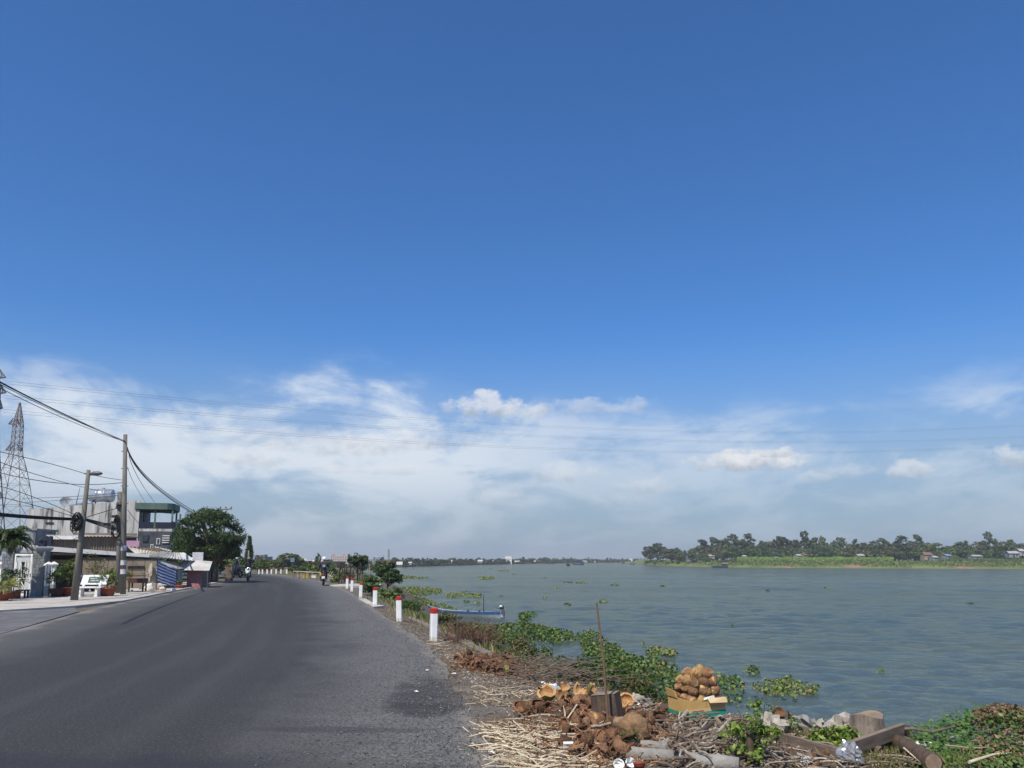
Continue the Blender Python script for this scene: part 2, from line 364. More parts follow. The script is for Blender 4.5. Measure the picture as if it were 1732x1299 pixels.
def make_ground():
    ys = list(np.arange(-60, 2, 6)) + list(np.arange(2, 24, .22)) + list(np.arange(24, 60, .6)) + list(np.arange(60, 130, 4)) + [150, 180, 210, 240, 280, 319, 345, 366, 387, 430, 473, 530, 594, 650, 709, 750, 791, 850, 923, 1000, 1060, 1200, 1330, 1600, 2000, 2600, 3200]
    ds = [-3000, -1500, -700, -400, -200, -120, -80, -60, -50, -40, -30, -25, -20, -16, -13, -11, -9.5, -8.5, -7.5, -6.5, -6, -5.5, -5] + list(np.arange(-4.6, 0, .2)) + list(np.arange(0, 5.4, .3)) + [6.2, 8]
    V = []; n = len(ds)
    for y in ys:
        c = CR(y)
        for d in ds:
            x = max(c + d, -3200 if d < -2000 else -1e9) ; V.append((x, y, gz(x, y)))
    Fc = [(i * n + j, i * n + j + 1, (i + 1) * n + j + 1, (i + 1) * n + j) for i in range(len(ys) - 1) for j in range(n - 1)]
    o = mesh_obj('ground', fast_mesh('ground', V, Fc, 4, ground_mat())); tag(o, kind='structure')
    o.data.polygons.foreach_set('use_smooth', [True] * len(o.data.polygons))
make_ground()
def road_mat():
    m = bpy.data.materials.new('asphalt'); m.use_nodes = True; nt = m.node_tree; q = NG(nt); b = nt.nodes['Principled BSDF']
    t = q.n('ShaderNodeTexCoord'); v = t.outputs['Object']
    uv = q.n('ShaderNodeUVMap'); uv.uv_map = 'UVMap'; s = q.n('ShaderNodeSeparateXYZ'); nt.links.new(uv.outputs[0], s.inputs[0])   # u: metres from the right edge, v: metres along
    sp_ = q.n('ShaderNodeSeparateXYZ'); nt.links.new(v, sp_.inputs[0])
    e = s.outputs[0]
    n0 = q.noise(v, 95, 3, .6); n1 = q.noise(v, 22, 5, .65); n2 = q.noise(v, .55, 5, .6, .5); n3 = q.noise(v, 2.6, 5, .6)
    lane = q.noise(q.xyz(q.m('MULTIPLY', e, 1.6), q.m('MULTIPLY', s.outputs[1], .05)), 1.0, 3, .5)
    new = q.mix(q.ss(q.m('ADD', q.m('MULTIPLY', n0, .5), q.m('MULTIPLY', q.noise(v, 34, 3, .7), .5)), .38, .62), (.019, .0185, .0185, 1), (.060, .059, .0565, 1))
    new = q.mix(q.m('MULTIPLY', q.ss(lane, .45, .7), .35), new, (.075, .074, .071, 1))
    new = q.mix(q.m('MULTIPLY', q.ss(n2, .46, .64), .22), new, (.032, .032, .034, 1))
    new = q.mix(q.m('MULTIPLY', q.ss(q.noise(v, 42, 2, .5), .58, .70), .6), new, (.16, .155, .15, 1))
    chip = q.mix(q.ss(q.m('ADD', q.m('MULTIPLY', n0, .5), q.m('MULTIPLY', q.noise(v, 30, 3, .7), .5)), .38, .62), (.040, .039, .037, 1), (.20, .195, .185, 1))
    chip = q.mix(q.m('MULTIPLY', q.ss(n1, .55, .75), .5), chip, (.15, .14, .125, 1))
    ed = q.m('ADD', e, q.m('ADD', q.m('MULTIPLY', q.m('SUBTRACT', n2, .5), 1.8), q.m('MULTIPLY', q.m('SUBTRACT', n3, .5), .7)))
    col = q.mix(q.ss(ed, 2.7, .55), new, chip)
    dust = q.m('MULTIPLY', q.ss(q.m('ADD', e, q.m('MULTIPLY', q.m('SUBTRACT', n3, .5), .9)), .35, -.1), .75)
    col = q.mix(dust, col, (.25, .22, .18, 1))
    uv2 = q.n('ShaderNodeUVMap'); uv2.uv_map = 'LeftMap'; s2 = q.n('ShaderNodeSeparateXYZ'); nt.links.new(uv2.outputs[0], s2.inputs[0])
    le = q.m('ADD', s2.outputs[0], q.m('ADD', q.m('MULTIPLY', q.m('SUBTRACT', n2, .5), 1.6), q.m('MULTIPLY', q.m('SUBTRACT', n3, .5), .6)))
    col = q.mix(q.m('MULTIPLY', q.ss(le, 2.6, .2), .5), col, (.14, .135, .125, 1)); col = q.mix(q.m('MULTIPLY', q.ss(le, .5, -.1), .7), col, (.27, .24, .20, 1))
    # soft shadow bands painted in as colour, plus an oil stain lying on the carriageway
    def patch(x0, y0, rx, ry, k, colr, a, f=.9):
        dx = q.m('DIVIDE', q.m('SUBTRACT', sp_.outputs[0], x0), rx); dy = q.m('DIVIDE', q.m('SUBTRACT', sp_.outputs[1], y0), ry)
        d = q.m('ADD', q.m('ADD', q.m('MULTIPLY', dx, dx), q.m('MULTIPLY', dy, dy)), q.m('MULTIPLY', q.m('SUBTRACT', n3, .5), f * 2.2))
        return q.mix(q.m('MULTIPLY', q.ss(d, 1.3, .2), a), k, colr)
    col = patch(-.92, 9.9, .62, 1.55, col, (.030, .029, .028, 1), .7, 1.5)
    col = patch(-1.05, 8.8, .45, .4, col, (.028, .027, .026, 1), .6, 1.3)
    col = patch(-4.6, 6.3, 4.2, .55, col, (.026, .027, .034, 1), .6, .9)  # painted shadow across the near road, bluish dark; so are the next two
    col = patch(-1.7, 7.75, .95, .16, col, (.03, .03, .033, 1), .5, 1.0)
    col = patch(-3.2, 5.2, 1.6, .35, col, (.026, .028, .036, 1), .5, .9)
    col = patch(-1.2, 6.2, .9, .5, col, (.085, .075, .062, 1), .4, .8)
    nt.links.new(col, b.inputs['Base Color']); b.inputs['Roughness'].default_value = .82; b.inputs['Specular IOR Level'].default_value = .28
    bp = q.n('ShaderNodeBump'); bp.inputs['Strength'].default_value = .55; bp.inputs['Distance'].default_value = .006
    nt.links.new(q.m('ADD', n0, q.m('MULTIPLY', n1, .8)), bp.inputs['Height']); nt.links.new(bp.outputs[0], b.inputs['Normal'])
    return m
def make_road():
    ys = list(np.arange(-60, 2, 4)) + list(np.arange(2, 40, .35)) + list(np.arange(40, 84, 1)) + list(np.arange(84, 107.9, .8))
    V = []; UV = []; U2 = []; n = 13
    for y in ys:
        r = RR(y) + .10 * wob(3 * y, y * 2.1) + .05 * wob(y * 9, 1); l = RL(min(y * .93, 100)) if y > 80 else RL(y)
        # left edge sampled at a y that keeps the carriageway about nine metres wide round the bend
        yl = y if y < 60 else 60 + (y - 60) * (40 / 48.0); l = RL(yl)
        for j in range(n):
            t = j / (n - 1); V.append((l + (r - l) * t, yl + (y - yl) * t, .0 - .02 * (t ** 8))); UV.append(((1 - t) * (r - l), y)); U2.append(t * (r - l))
    Fc = [(i * n + j, i * n + j + 1, (i + 1) * n + j + 1, (i + 1) * n + j) for i in range(len(ys) - 1) for j in range(n - 1)]
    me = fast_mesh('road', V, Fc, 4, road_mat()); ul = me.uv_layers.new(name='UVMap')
    ul.data.foreach_set('uv', np.array([UV[i] for f in Fc for i in f], dtype=np.float32).ravel())
    u2 = me.uv_layers.new(name='LeftMap'); u2.data.foreach_set('uv', np.array([(U2[i], UV[i][1]) for f in Fc for i in f], dtype=np.float32).ravel())
    o = mesh_obj('road', me); tag(o, kind='structure')
make_road()
M_CONC = mat('sunlit_concrete', (.50, .46, .40), (.40, .37, .33), 1.2, .9, .5, 30, c3=(.30, .27, .23), sc3=.7, f3=(.56, .72))
M_OLDASP = mat('old_asphalt', (.15, .15, .15), (.105, .105, .108), 2, .9, .4, 40, c3=(.24, .23, .21), sc3=.8, f3=(.55, .7))
def make_left_paving():
    mb = MB(); poly = [(-13.7, 24.72), (-11.1, 16.6), (-8.9, 8.4), (-6.8, 0.5), (-30, -2), (-40, 18), (-22, 20.5), (-16.05, 24.1), (-14.9, 26.6)]
    mb.prism(poly, -.038, -.012); tag(mb.build('side_road', M_OLDASP), kind='structure')
    mb = MB(); poly = [(-14.9, 26.6), (-16.05, 24.1), (-22, 20.5), (-40, 18), (-60, 22), (-60, 46), (-24, 46), (-22.2, 52), (-21.3, 56), (-20.45, 55.5), (-18.2, 44.9), (-16.5, 37.1), (-14.9, 29.9)]
    mb.prism(poly, -.039, .05); tag(mb.build('pavement', M_CONC), kind='structure')
make_left_paving()
# ------------------------------------------------------------------ vegetation builders
L_DARK = leafmat('leaf_dark_green', (.016, .032, .009), (.052, .086, .020))
L_MID = leafmat('leaf_mid_green', (.032, .060, .014), (.095, .150, .035))
L_LIGHT = leafmat('leaf_light_green', (.065, .105, .020), (.17, .22, .05))
L_YELL = leafmat('leaf_yellow_green', (.10, .12, .02), (.26, .25, .05))
L_OLIVE = leafmat('leaf_olive_brown', (.060, .060, .022), (.14, .125, .045))
L_BLUE = leafmat('leaf_grey_green', (.028, .048, .022), (.075, .105, .045))
L_DRY = leafmat('leaf_dry_brown', (.09, .055, .03), (.26, .17, .09), trans=.15)
L_HYA = leafmat('hyacinth_leaf', (.030, .065, .014), (.125, .20, .045), dead=(.22, .17, .06), deadf=.12)
L_HYB = leafmat('hyacinth_leaf_pale', (.06, .10, .02), (.20, .25, .06), dead=(.24, .19, .07), deadf=.18)
L_GRASS = leafmat('grass_blade', (.06, .085, .02), (.17, .19, .06), dead=(.30, .24, .12), deadf=.3)
L_CROP = leafmat('crop_leaf', (.10, .19, .03), (.25, .36, .075))
L_SHORE = leafmat('shore_weed_leaf', (.05, .085, .018), (.15, .20, .05), dead=(.26, .21, .11), deadf=.15)
L_VINE = leafmat('vine_leaf', (.030, .075, .014), (.12, .21, .045))
L_SPRIG = leafmat('bright_shrub_leaf', (.06, .12, .015), (.25, .33, .06))
L_FARD = leafmat('far_leaf_dark', (.040, .060, .024), (.11, .14, .05), rn=.35)
L_FARM = leafmat('far_leaf_mid', (.065, .095, .026), (.17, .20, .06), rn=.35)
L_FARO = leafmat('far_leaf_olive', (.065, .068, .028), (.14, .135, .06), rn=.25)
BARK = mat('bark', (.12, .095, .07), (.06, .048, .036), 6, .9, .6, 30, rn=.2, stretch=(1, 1, .3))
def rotm(rr):
    a = rr.uniform(0, 6.283); b = math.acos(rr.uniform(-1, 1)); c = rr.uniform(0, 6.283)
    return Euler((b, 0, a)).to_matrix() @ Euler((0, 0, c)).to_matrix()
def leaves(C, N, size, seed, aspect=.5, jit=.5):
    """(n,3) centres and outward normals -> diamond leaves of real size, each its own island"""
    g_ = np.random.default_rng(seed); n = len(C)
    N = N + g_.normal(0, jit, (n, 3)); N /= np.linalg.norm(N, axis=1, keepdims=True) + 1e-9
    A = np.cross(N, g_.normal(0, 1, (n, 3))); A /= np.linalg.norm(A, axis=1, keepdims=True) + 1e-9
    B = np.cross(N, A); s = size * g_.uniform(.6, 1.35, (n, 1))
    V = np.empty((n, 4, 3)); V[:, 0] = C - A * s; V[:, 2] = C + A * s
    V[:, 1] = C + B * s * aspect + N * s * .18; V[:, 3] = C - B * s * aspect + N * s * .18
    return V.reshape(-1, 3), np.arange(4 * n).reshape(-1, 4)
def clump_points(ells, k, per, cr, seed, shell=.55, zmin=None):
    """clumps of leaves spread through ellipsoids (cx,cy,cz,rx,ry,rz); gaps stay open between the clumps"""
    g_ = np.random.default_rng(seed); E = np.array(ells, dtype=float); w = E[:, 3] * E[:, 4] * E[:, 5]; w = w ** .7; w /= w.sum()
    id_ = g_.choice(len(E), k, p=w); d = g_.normal(0, 1, (k, 3)); d /= np.linalg.norm(d, axis=1, keepdims=True)
    r = shell + (1 - shell) * g_.uniform(0, 1, (k, 1)) ** .6
    cc = E[id_, :3] + d * r * E[id_, 3:]
    o = g_.normal(0, 1, (k, per, 3)); o /= np.linalg.norm(o, axis=2, keepdims=True); rad = cr * g_.uniform(.6, 1.3, (k, 1, 1)); o *= rad * g_.uniform(.2, 1, (k, per, 1)) ** .5
    o[:, :, 2] *= .72
    C = (cc[:, None, :] + o).reshape(-1, 3); N = (o / (rad + 1e-6) * .8 + (d * .5)[:, None, :] + np.array([0, 0, .45])).reshape(-1, 3)
    return C, N
def crown_mesh(name, ells, k, per, cr, leaf, seed, m, aspect=.55, shell=.55):
    C, N = clump_points(ells, k, per, cr, seed, shell); V, Fc = leaves(C, N, leaf, seed + 1, aspect)
    return fast_mesh(name, V, Fc, 4, m)
def trunk_mesh(name, h, r, ells, seed, m=None, limbs=5, lean=.05, base=0.0):
    rr = random.Random(seed); mb = MB()
    pts = [Vector((0, 0, base))]; n = 5
    for i in range(1, n + 1): pts.append(Vector((rr.uniform(-lean, lean) * h * i / n, rr.uniform(-lean, lean) * h * i / n, base + h * i / n)))
    mb.tube(pts, [r * (1.25 if i == 0 else 1 - .6 * i / n) for i in range(n + 1)], 8)
    for i in range(limbs):
        e = ells[i % len(ells)]; k = rr.randint(2, n - 1); a = pts[k]
        b = Vector((e[0] + rr.uniform(-.5, .5) * e[3], e[1] + rr.uniform(-.5, .5) * e[4], e[2] + rr.uniform(-.1, .5) * e[5]))
        mid = (a + b) / 2 + Vector((0, 0, -.08 * (b - a).length)); mb.tube([a, mid, b], [r * .5, r * .32, r * .1], 5)
    return mb.mesh(name, m or BARK, True)
def plant_tree(name, label, cat, loc, crown, trunk, sc=1.0, rz=0.0, group=None):
    t = thing(name, label, cat, loc, rz, group, sc)
    if trunk: mesh_obj('trunk', trunk, t)
    mesh_obj('crown', crown, t); return t
# a stock of tree shapes; each is drawn for a unit height of about 10 m (far ones) so that leaf clumps read at their distance
STOCK = {}
def stock(key, ells, k, per, cr, leaf, m, h, r, seed, limbs=5, shell=.5, aspect=.6):
    STOCK[key] = (crown_mesh('crown_' + key, ells, k, per, cr, leaf, seed, m, aspect, shell), trunk_mesh('trunk_' + key, h, r, ells, seed + 5, None, limbs))
for i, m in enumerate((L_FARD, L_FARM, L_FARO)):      # broad round trees, 10 m high, crown to the ground nearly
    rr = random.Random(40 + i)
    e = [(rr.uniform(-1.6, 1.6), rr.uniform(-1.6, 1.6), rr.uniform(4.2, 7.2), rr.uniform(1.6, 2.5), rr.uniform(1.6, 2.5), rr.uniform(1.6, 2.4)) for _ in range(6)] + [(0, 0, 3.6, 2.6, 2.6, 2.0)]
    stock('round%d' % i, e, 115, 26, .75, .40, m, 5.5, .22, 60 + i)
for i, m in enumerate((L_FARD, L_FARD, L_FARM)):     # tall thin-crowned trees with bare stems
    rr = random.Random(70 + i)
    e = [(rr.uniform(-.9, .9), rr.uniform(-.9, .9), 5.2 + j * .95, rr.uniform(.7, 1.25), rr.uniform(.7, 1.25), rr.uniform(.7, 1.0)) for j in range(5)] + [(rr.uniform(-1.4, 1.4), 0, 4.4, .8, .8, .6)]
    stock('tall%d' % i, e, 60, 24, .55, .30, m, 8.5, .15, 80 + i, 7)
for i, m in enumerate((L_DARK, L_BLUE)):           # upright dense cone
    e = [(0, 0, 1.5 + j * 1.2, 1.9 - j * .22, 1.9 - j * .22, 1.0) for j in range(7)]
    stock('cone%d' % i, e, 60, 24, .55, .26, m, 9.2, .16, 95 + i)
for i, m in enumerate((L_MID, L_LIGHT, L_OLIVE, L_DARK)):   # bushes, 3 m high 4 m wide
    rr = random.Random(105 + i)
    e = [(rr.uniform(-1.2, 1.2), rr.uniform(-1.2, 1.2), rr.uniform(.7, 1.9), rr.uniform(.7, 1.2), rr.uniform(.7, 1.2), rr.uniform(.6, .95)) for _ in range(6)]
    stock('bush%d' % i, e, 55, 24, .42, .17, m, 1.3, .07, 110 + i, 6, .45)
def frond_crown(name, n, L, droop, m, seed, leaflets=26, lw=.05, ll=.5, up=.75, spread=1.0):
    """palm fronds: arched midrib with paired leaflets"""
    rr = random.Random(seed); V = []; Fc = []
    for i in range(n):
        a = 6.283 * i / n * 1.0 + rr.uniform(-.35, .35); e = rr.uniform(.15, 1.25) * up; Lf = L * rr.uniform(.75, 1.1)
        out = Vector((math.cos(a), math.sin(a), 0)); p = Vector((0, 0, 0)); d = (out * math.cos(e) * spread + Vector((0, 0, math.sin(e)))).normalized()
        side = out.cross(Vector((0, 0, 1)))
        for j in range(leaflets):
            t = j / leaflets; p = p + d * (Lf / leaflets); d = (d + Vector((0, 0, -droop / leaflets * (.5 + 1.6 * t)))).normalized()
            if j < leaflets * .12: continue
            w = ll * math.sin(min(1, .25 + t) * 3.0) * rr.uniform(.8, 1.1) + .06
            for sgn in (-1, 1):
                q = (side * sgn * .8 + d * .65 + Vector((0, 0, -.18))).normalized(); o = len(V)
                V += [p, p + q * w * .5 + d * lw, p + q * w + Vector((0, 0, -.12 * w)), p + q * w * .5 - d * lw]; Fc.append((o, o + 1, o + 2, o + 3))
        # midrib as a thin strip is covered by the leaflets
    return fast_mesh(name, [tuple(v) for v in V], Fc, 4, m)
STOCK['palm'] = (frond_crown('crown_palm', 15, 3.2, 1.5, L_MID, 5, 16, .09, .8), None)
def palm_trunk(h, r=.14, seed=1):
    rr = random.Random(seed); pts = [(rr.uniform(-.1, .1) * i, rr.uniform(-.05, .05) * i, h * i / 5) for i in range(6)]
    return MB().tube(pts, [r * 1.3, r, r, r * .9, r * .85, r * .9], 8).mesh('trunk_palm', BARK, True), pts[-1]
# ------------------------------------------------------------------ left side of the road: houses, gate, poles, stalls
HROT = R(15.7)                                             # houses stand square to the road
M_STAIN = mat('stained_white_plaster', (.62, .60, .56), (.46, .44, .41), 1.2, .9, .3, 18, c3=(.10, .095, .085), sc3=1.5, f3=(.48, .68), stretch=(1.8, 1.8, .22))
M_GREY = mat('grey_plaster', (.30, .32, .34), (.20, .21, .23), 1.5, .9, .3, 20, c3=(.12, .12, .12), sc3=1.2, f3=(.56, .75), stretch=(1.5, 1.5, .5))
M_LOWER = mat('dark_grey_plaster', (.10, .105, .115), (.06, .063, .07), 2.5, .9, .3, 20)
M_TAN = mat('tan_plywood', (.36, .29, .21), (.29, .225, .155), 1.0, .85, .2, 18, stretch=(.6, .6, 3))
M_BROWN = mat('brown_tin', (.21, .165, .125), (.155, .12, .09), 2.0, .7, .2, 20, stretch=(4, 4, .5))
M_TIN = mat('pale_tin_roof', (.60, .58, .53), (.45, .42, .37), 1.0, .5, .2, 14, c3=(.34, .24, .16), sc3=1.3, f3=(.6, .78))
M_TINB = mat('beige_tin_roof', (.58, .52, .42), (.44, .38, .29), 1.2, .6, .2, 14, c3=(.30, .20, .13), sc3=1.5, f3=(.58, .75))
M_WHITE = mat('white_paint', (.80, .79, .76), (.70, .69, .66), 2.0, .55, .1, 30)
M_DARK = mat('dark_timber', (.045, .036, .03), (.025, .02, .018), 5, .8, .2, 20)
M_BLUEROOF = mat('blue_grey_roof', (.22, .29, .40), (.16, .21, .30), 2, .6, .1, 20)
M_GREEN = mat('green_fascia', (.115, .175, .145), (.085, .135, .11), 1.5, .7, .1, 20)
M_NAVY = mat('navy_panel', (.022, .028, .055), (.015, .018, .035), 3, .6)
M_GLASS = mat('window_glass', (.05, .065, .08), (.035, .05, .06), 3, .08, spec=.6)
M_STEEL = mat('steel', (.55, .56, .57), (.42, .43, .44), 5, .3, metal=.55)
M_DSTEEL = mat('grey_steel', (.17, .18, .19), (.11, .115, .12), 8, .5, metal=.4)
M_STONE = mat('grey_stone_cladding', (.20, .215, .225), (.13, .14, .15), 4, .85, .5, 24, island=.35)
M_GATE = mat('silver_gate', (.56, .58, .60), (.46, .48, .50), 3, .35, metal=.3)
M_POLE = mat('weathered_concrete_pole', (.20, .185, .16), (.135, .125, .105), 2.5, .9, .4, 35, stretch=(1, 1, .25), c3=(.11, .10, .085), sc3=2, f3=(.6, .78))
M_BLACK = mat('black_cable', (.012, .012, .013), (.008, .008, .009), 5, .6)
M_TERRA = mat('terracotta', (.30, .075, .045), (.22, .05, .03), 5, .7, .2, 25, rn=.2)
M_POTD = mat('dark_pot', (.09, .035, .028), (.06, .025, .02), 5, .7, .2, 25)
M_PINK = mat('faded_pink_board', (.40, .17, .18), (.33, .14, .15), 3, .8, .1, 20, c3=(.50, .30, .28), sc3=4, f3=(.58, .68), stretch=(1, 1, 3))
M_SIGN = mat('faded_white_sign', (.60, .60, .62), (.48, .44, .47), 3, .7, c3=(.45, .25, .27), sc3=6, f3=(.62, .7))
M_PURPLE = mat('faded_purple_sign', (.42, .26, .36), (.34, .20, .30), 3, .7)
M_CLOTHW = mat('white_cloth', (.74, .73, .70), (.60, .59, .56), 3, .9)
M_RUST = mat('red_white_tower_paint', (.17, .10, .075), (.30, .27, .245), .22, .7, c3=(.16, .07, .05), sc3=3, f3=(.6, .75), stretch=(.05, .05, 1), lo=.47, hi=.53)
M_GALV = mat('galvanised_lattice', (.22, .23, .24), (.14, .145, .15), 1.2, .6, metal=.2)
M_REDROOF = mat('red_tile_roof', (.30, .09, .06), (.22, .07, .05), 3, .8)
M_BLUEDRUM = mat('dark_blue_plastic', (.02, .035, .10), (.016, .028, .08), 4, .4)
M_BRICKR = mat('red_brick_edge', (.33, .13, .09), (.22, .09, .06), 6, .85, .3, 30)
def stripe_mat():
    m = bpy.data.materials.new('blue_white_striped_tarpaulin'); m.use_nodes = True; nt = m.node_tree; q = NG(nt); b = nt.nodes['Principled BSDF']
    uv = q.n('ShaderNodeUVMap'); s = q.n('ShaderNodeSeparateXYZ'); nt.links.new(uv.outputs[0], s.inputs[0])
    t = q.n('ShaderNodeTexCoord'); n = q.noise(t.outputs['Object'], 2.0, 4)
    st = q.m('GREATER_THAN', q.m('FRACT', q.m('MULTIPLY', s.outputs[1], 7.0)), .5)
    bl = q.mix(q.ss(n, .3, .7), (.035, .06, .19, 1), (.06, .09, .26, 1)); wh = q.mix(q.ss(n, .3, .7), (.62, .66, .74, 1), (.45, .5, .6, 1))
    nt.links.new(q.mix(st, bl, wh), b.inputs['Base Color']); b.inputs['Roughness'].default_value = .55
    return m
M_STRIPE = stripe_mat()
def corrugated(pts4, waves, amp, thick, seed=0, n2=6, sag=0.0):
    """roof sheet from 4 corners: a->b is the eave, d->c the ridge; ribs run from eave to ridge"""
    a, b, c, d = [Vector(p) for p in pts4]; nu = waves * 4; V = []; rr = random.Random(seed)
    nr = (b - a).cross(d - a).normalized()
    mb = MB()
    for side in (0, 1):
        for i in range(n2 + 1):
            t = i / n2
            for j in range(nu + 1):
                u = j / nu; p = (a * (1 - u) + b * u) * (1 - t) + (d * (1 - u) + c * u) * t
                V.append(p + nr * (amp * math.sin(u * waves * 6.283) - side * thick - sag * math.sin(3.14 * u) * (1 - .4 * t)))
    n = nu + 1; o = (n2 + 1) * n; Fc = []
    for i in range(n2):
        for j in range(nu):
            q = i * n + j; Fc.append((q, q + 1, q + n + 1, q + n)); Fc.append((o + q, o + q + n, o + q + n + 1, o + q + 1))
    for j in range(nu):
        Fc.append((j, o + j, o + j + 1, j + 1)); q = n2 * n + j; Fc.append((q, q + 1, o + q + 1, o + q))
    for i in range(n2):
        q = i * n; Fc.append((q, q + n, o + q + n, o + q)); q = i * n + nu; Fc.append((q, o + q, o + q + n, q + n))
    return mb.add(V, Fc)
def loc(o, p):                       # world point -> local of thing o (location + rz only)
    v = Vector(p) - Vector(o.location); return Matrix.Rotation(-o.rotation_euler.z, 3, 'Z') @ v
# --- tall white tube house with the green roofed balcony
def white_house():
    c0 = P(231, 945, 58.0); t = thing('house', 'tall white house with black-streaked side wall and green roofed balcony', 'house', (c0.x, c0.y, -.04), HROT)
    # local x to the road, y along the road away; near side wall in the plane y=0
    w = MB(); w.slab([(-7.4, 0, 0), (0, 0, 0), (0, 0, 6.05), (-1.2, 0, 5.98), (-7.4, 0, 5.2)], .2)
    w.slab([(-7.4, 5, 0), (-7.4, 0.2, 0), (-7.4, .2, 5.2), (-7.4, 5, 5.2)], .2)
    w.slab([(0, 4.8, 0), (-7.2, 4.8, 0), (-7.2, 4.8, 5.2), (0, 4.8, 6.0)], .2)
    w.build('wall', M_STAIN, t)
    f = MB(); f.slab([(0, .2, 0), (0, 4.6, 0), (0, 4.6, 3.7), (0, .2, 3.7)], .2)
    f.slab([(0, .2, 5.35), (0, 4.6, 5.35), (0, 4.6, 5.9), (0, .2, 5.9)], .2)
    f.slab([(0, .2, 3.7), (0, .9, 3.7), (0, .9, 5.35), (0, .2, 5.35)], .2); f.slab([(0, 2.2, 3.7), (0, 4.6, 3.7), (0, 4.6, 5.35), (0, 2.2, 5.35)], .2)
    f.build('front_wall', M_GREY, t)
    MB().slab([(-7.35, .2, 5.15), (-.2, .2, 5.93), (-.2, 4.8, 5.93), (-7.35, 4.8, 5.15)], .1).build('roof', M_GREY, t)
    d = MB(); d.b2((-.13, .92, 3.92), (-.07, 2.18, 5.33)); dd = d.build('balcony_door', M_GLASS, t)
    MB().b2((-.068, 1.5, 3.92), (-.04, 1.56, 5.33)).build('mullion', M_GREEN, dd)
    b = MB(); b.b2((0.002, .05, 3.72), (2.35, 4.6, 3.92)); b.build('balcony_floor', M_STAIN, t)
    rl = MB(); rl.b2((2.25, .06, 3.921), (2.33, 4.58, 4.5)); rl.b2((.02, .06, 3.921), (2.249, .13, 4.42)); rl.build('balcony_parapet', M_NAVY, t)
    r = MB()
    pts = [(-.3, -.12), (1.95, -.12), (2.25, .1), (2.4, .6), (2.4, 3.2), (2.25, 3.7), (-.3, 3.8)]
    r.prism(pts, 5.38, 5.86); r.build('balcony_roof', M_GREEN, t)
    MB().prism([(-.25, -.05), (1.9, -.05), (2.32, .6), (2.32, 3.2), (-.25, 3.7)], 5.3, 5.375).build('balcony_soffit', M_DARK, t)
    for x, y in ((2.29, .2), (2.29, 2.3), (2.29, 4.4), (1.1, .1)):
        MB().b2((x - .06, y - .06, 3.921), (x + .06, y + .06, 5.3)).build('column', M_GREEN, t)
    for i, (y0, y1, z0, z1) in enumerate(((.6, 1.5, 2.2, 3.2), (2.2, 3.6, 2.1, 3.3))):
        wd = MB().b2((.003, y0, z0), (.06, y1, z1)).build('window', M_WHITE, t)
        MB().b2((.062, y0 + .07, z0 + .07), (.075, y1 - .07, z1 - .07)).build('pane', M_GLASS, wd)
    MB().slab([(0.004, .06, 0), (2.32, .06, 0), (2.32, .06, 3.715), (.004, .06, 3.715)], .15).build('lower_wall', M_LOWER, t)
    for k, (x0, z0, x1, z1) in enumerate(((.35, 2.9, .75, 3.4), (1.3, 2.75, 1.55, 3.2), (.9, 2.3, 1.1, 2.75))):
        wd = MB().b2((x0, .01, z0), (x1, .057, z1)).build('window', M_WHITE if k else M_NAVY, t); MB().b2((x0 + .05, -.004, z0 + .05), (x1 - .05, .008, z1 - .05)).build('pane', M_GLASS, wd)
    for k in range(4): MB().b2((1.7, -.02, 2.85 + k * .17), (2.2, .055, 2.92 + k * .17)).build('louvre', M_WHITE, t)
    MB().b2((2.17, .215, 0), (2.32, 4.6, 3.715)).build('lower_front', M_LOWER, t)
    for k in range(3):
        wd = MB().b2((-6.2 + 1.9 * k, -.05, 4.2), (-5.7 + 1.9 * k, -.002, 4.32)).build('vent', M_DARK, t)
    fl = thing('flag_cloth', 'pale cloth hung to dry at the green balcony', 'cloth', t.matrix_basis @ Vector((2.5, 1.0, 4.15)), HROT)
    mb = MB(); mb.slab([(0, 0, 0), (0, .45, .02), (.05, .45, .42), (.02, .22, .55), (0, 0, .5)], .03); mb.build('cloth', M_SIGN, fl)
white_house()
# --- gable house behind with steel frame front and blue-grey roof edge
def gable_house():
    t = thing('house', 'low gable house with blue grey roof edge behind the streaked white house', 'house', (P(140, 945, 66).x, 66, -.04), 0)
    x0, x1, xm = [(P(px, 945, 66).x - t.location.x) for px in (66, 208, 139)]
    zl, zm, zr = [P(66, py, 66).z for py in (865, 849.5, 856)]
    MB().slab([(x0, 0, 0), (x1, 0, 0), (x1, 0, zr - .15), (xm, 0, zm - .15), (x0, 0, zl - .15)], .2).build('gable_wall', M_WHITE, t)
    for a, b in (((x0 - .3, zl), (xm, zm)), ((xm, zm), (x1 + .3, zr))):
        MB().slab([(a[0], -.5, a[1]), (b[0], -.5, b[1]), (b[0], 9, b[1]), (a[0], 9, a[1])], .14).build('roof_slope', M_BLUEROOF, t)
    for px in (66, 82):
        x = P(px, 945, 66).x - t.location.x; MB().b2((x - .06, -.45, 0), (x + .06, -.33, zl + .1)).build('porch_post', M_BLUEROOF, t)
gable_house()
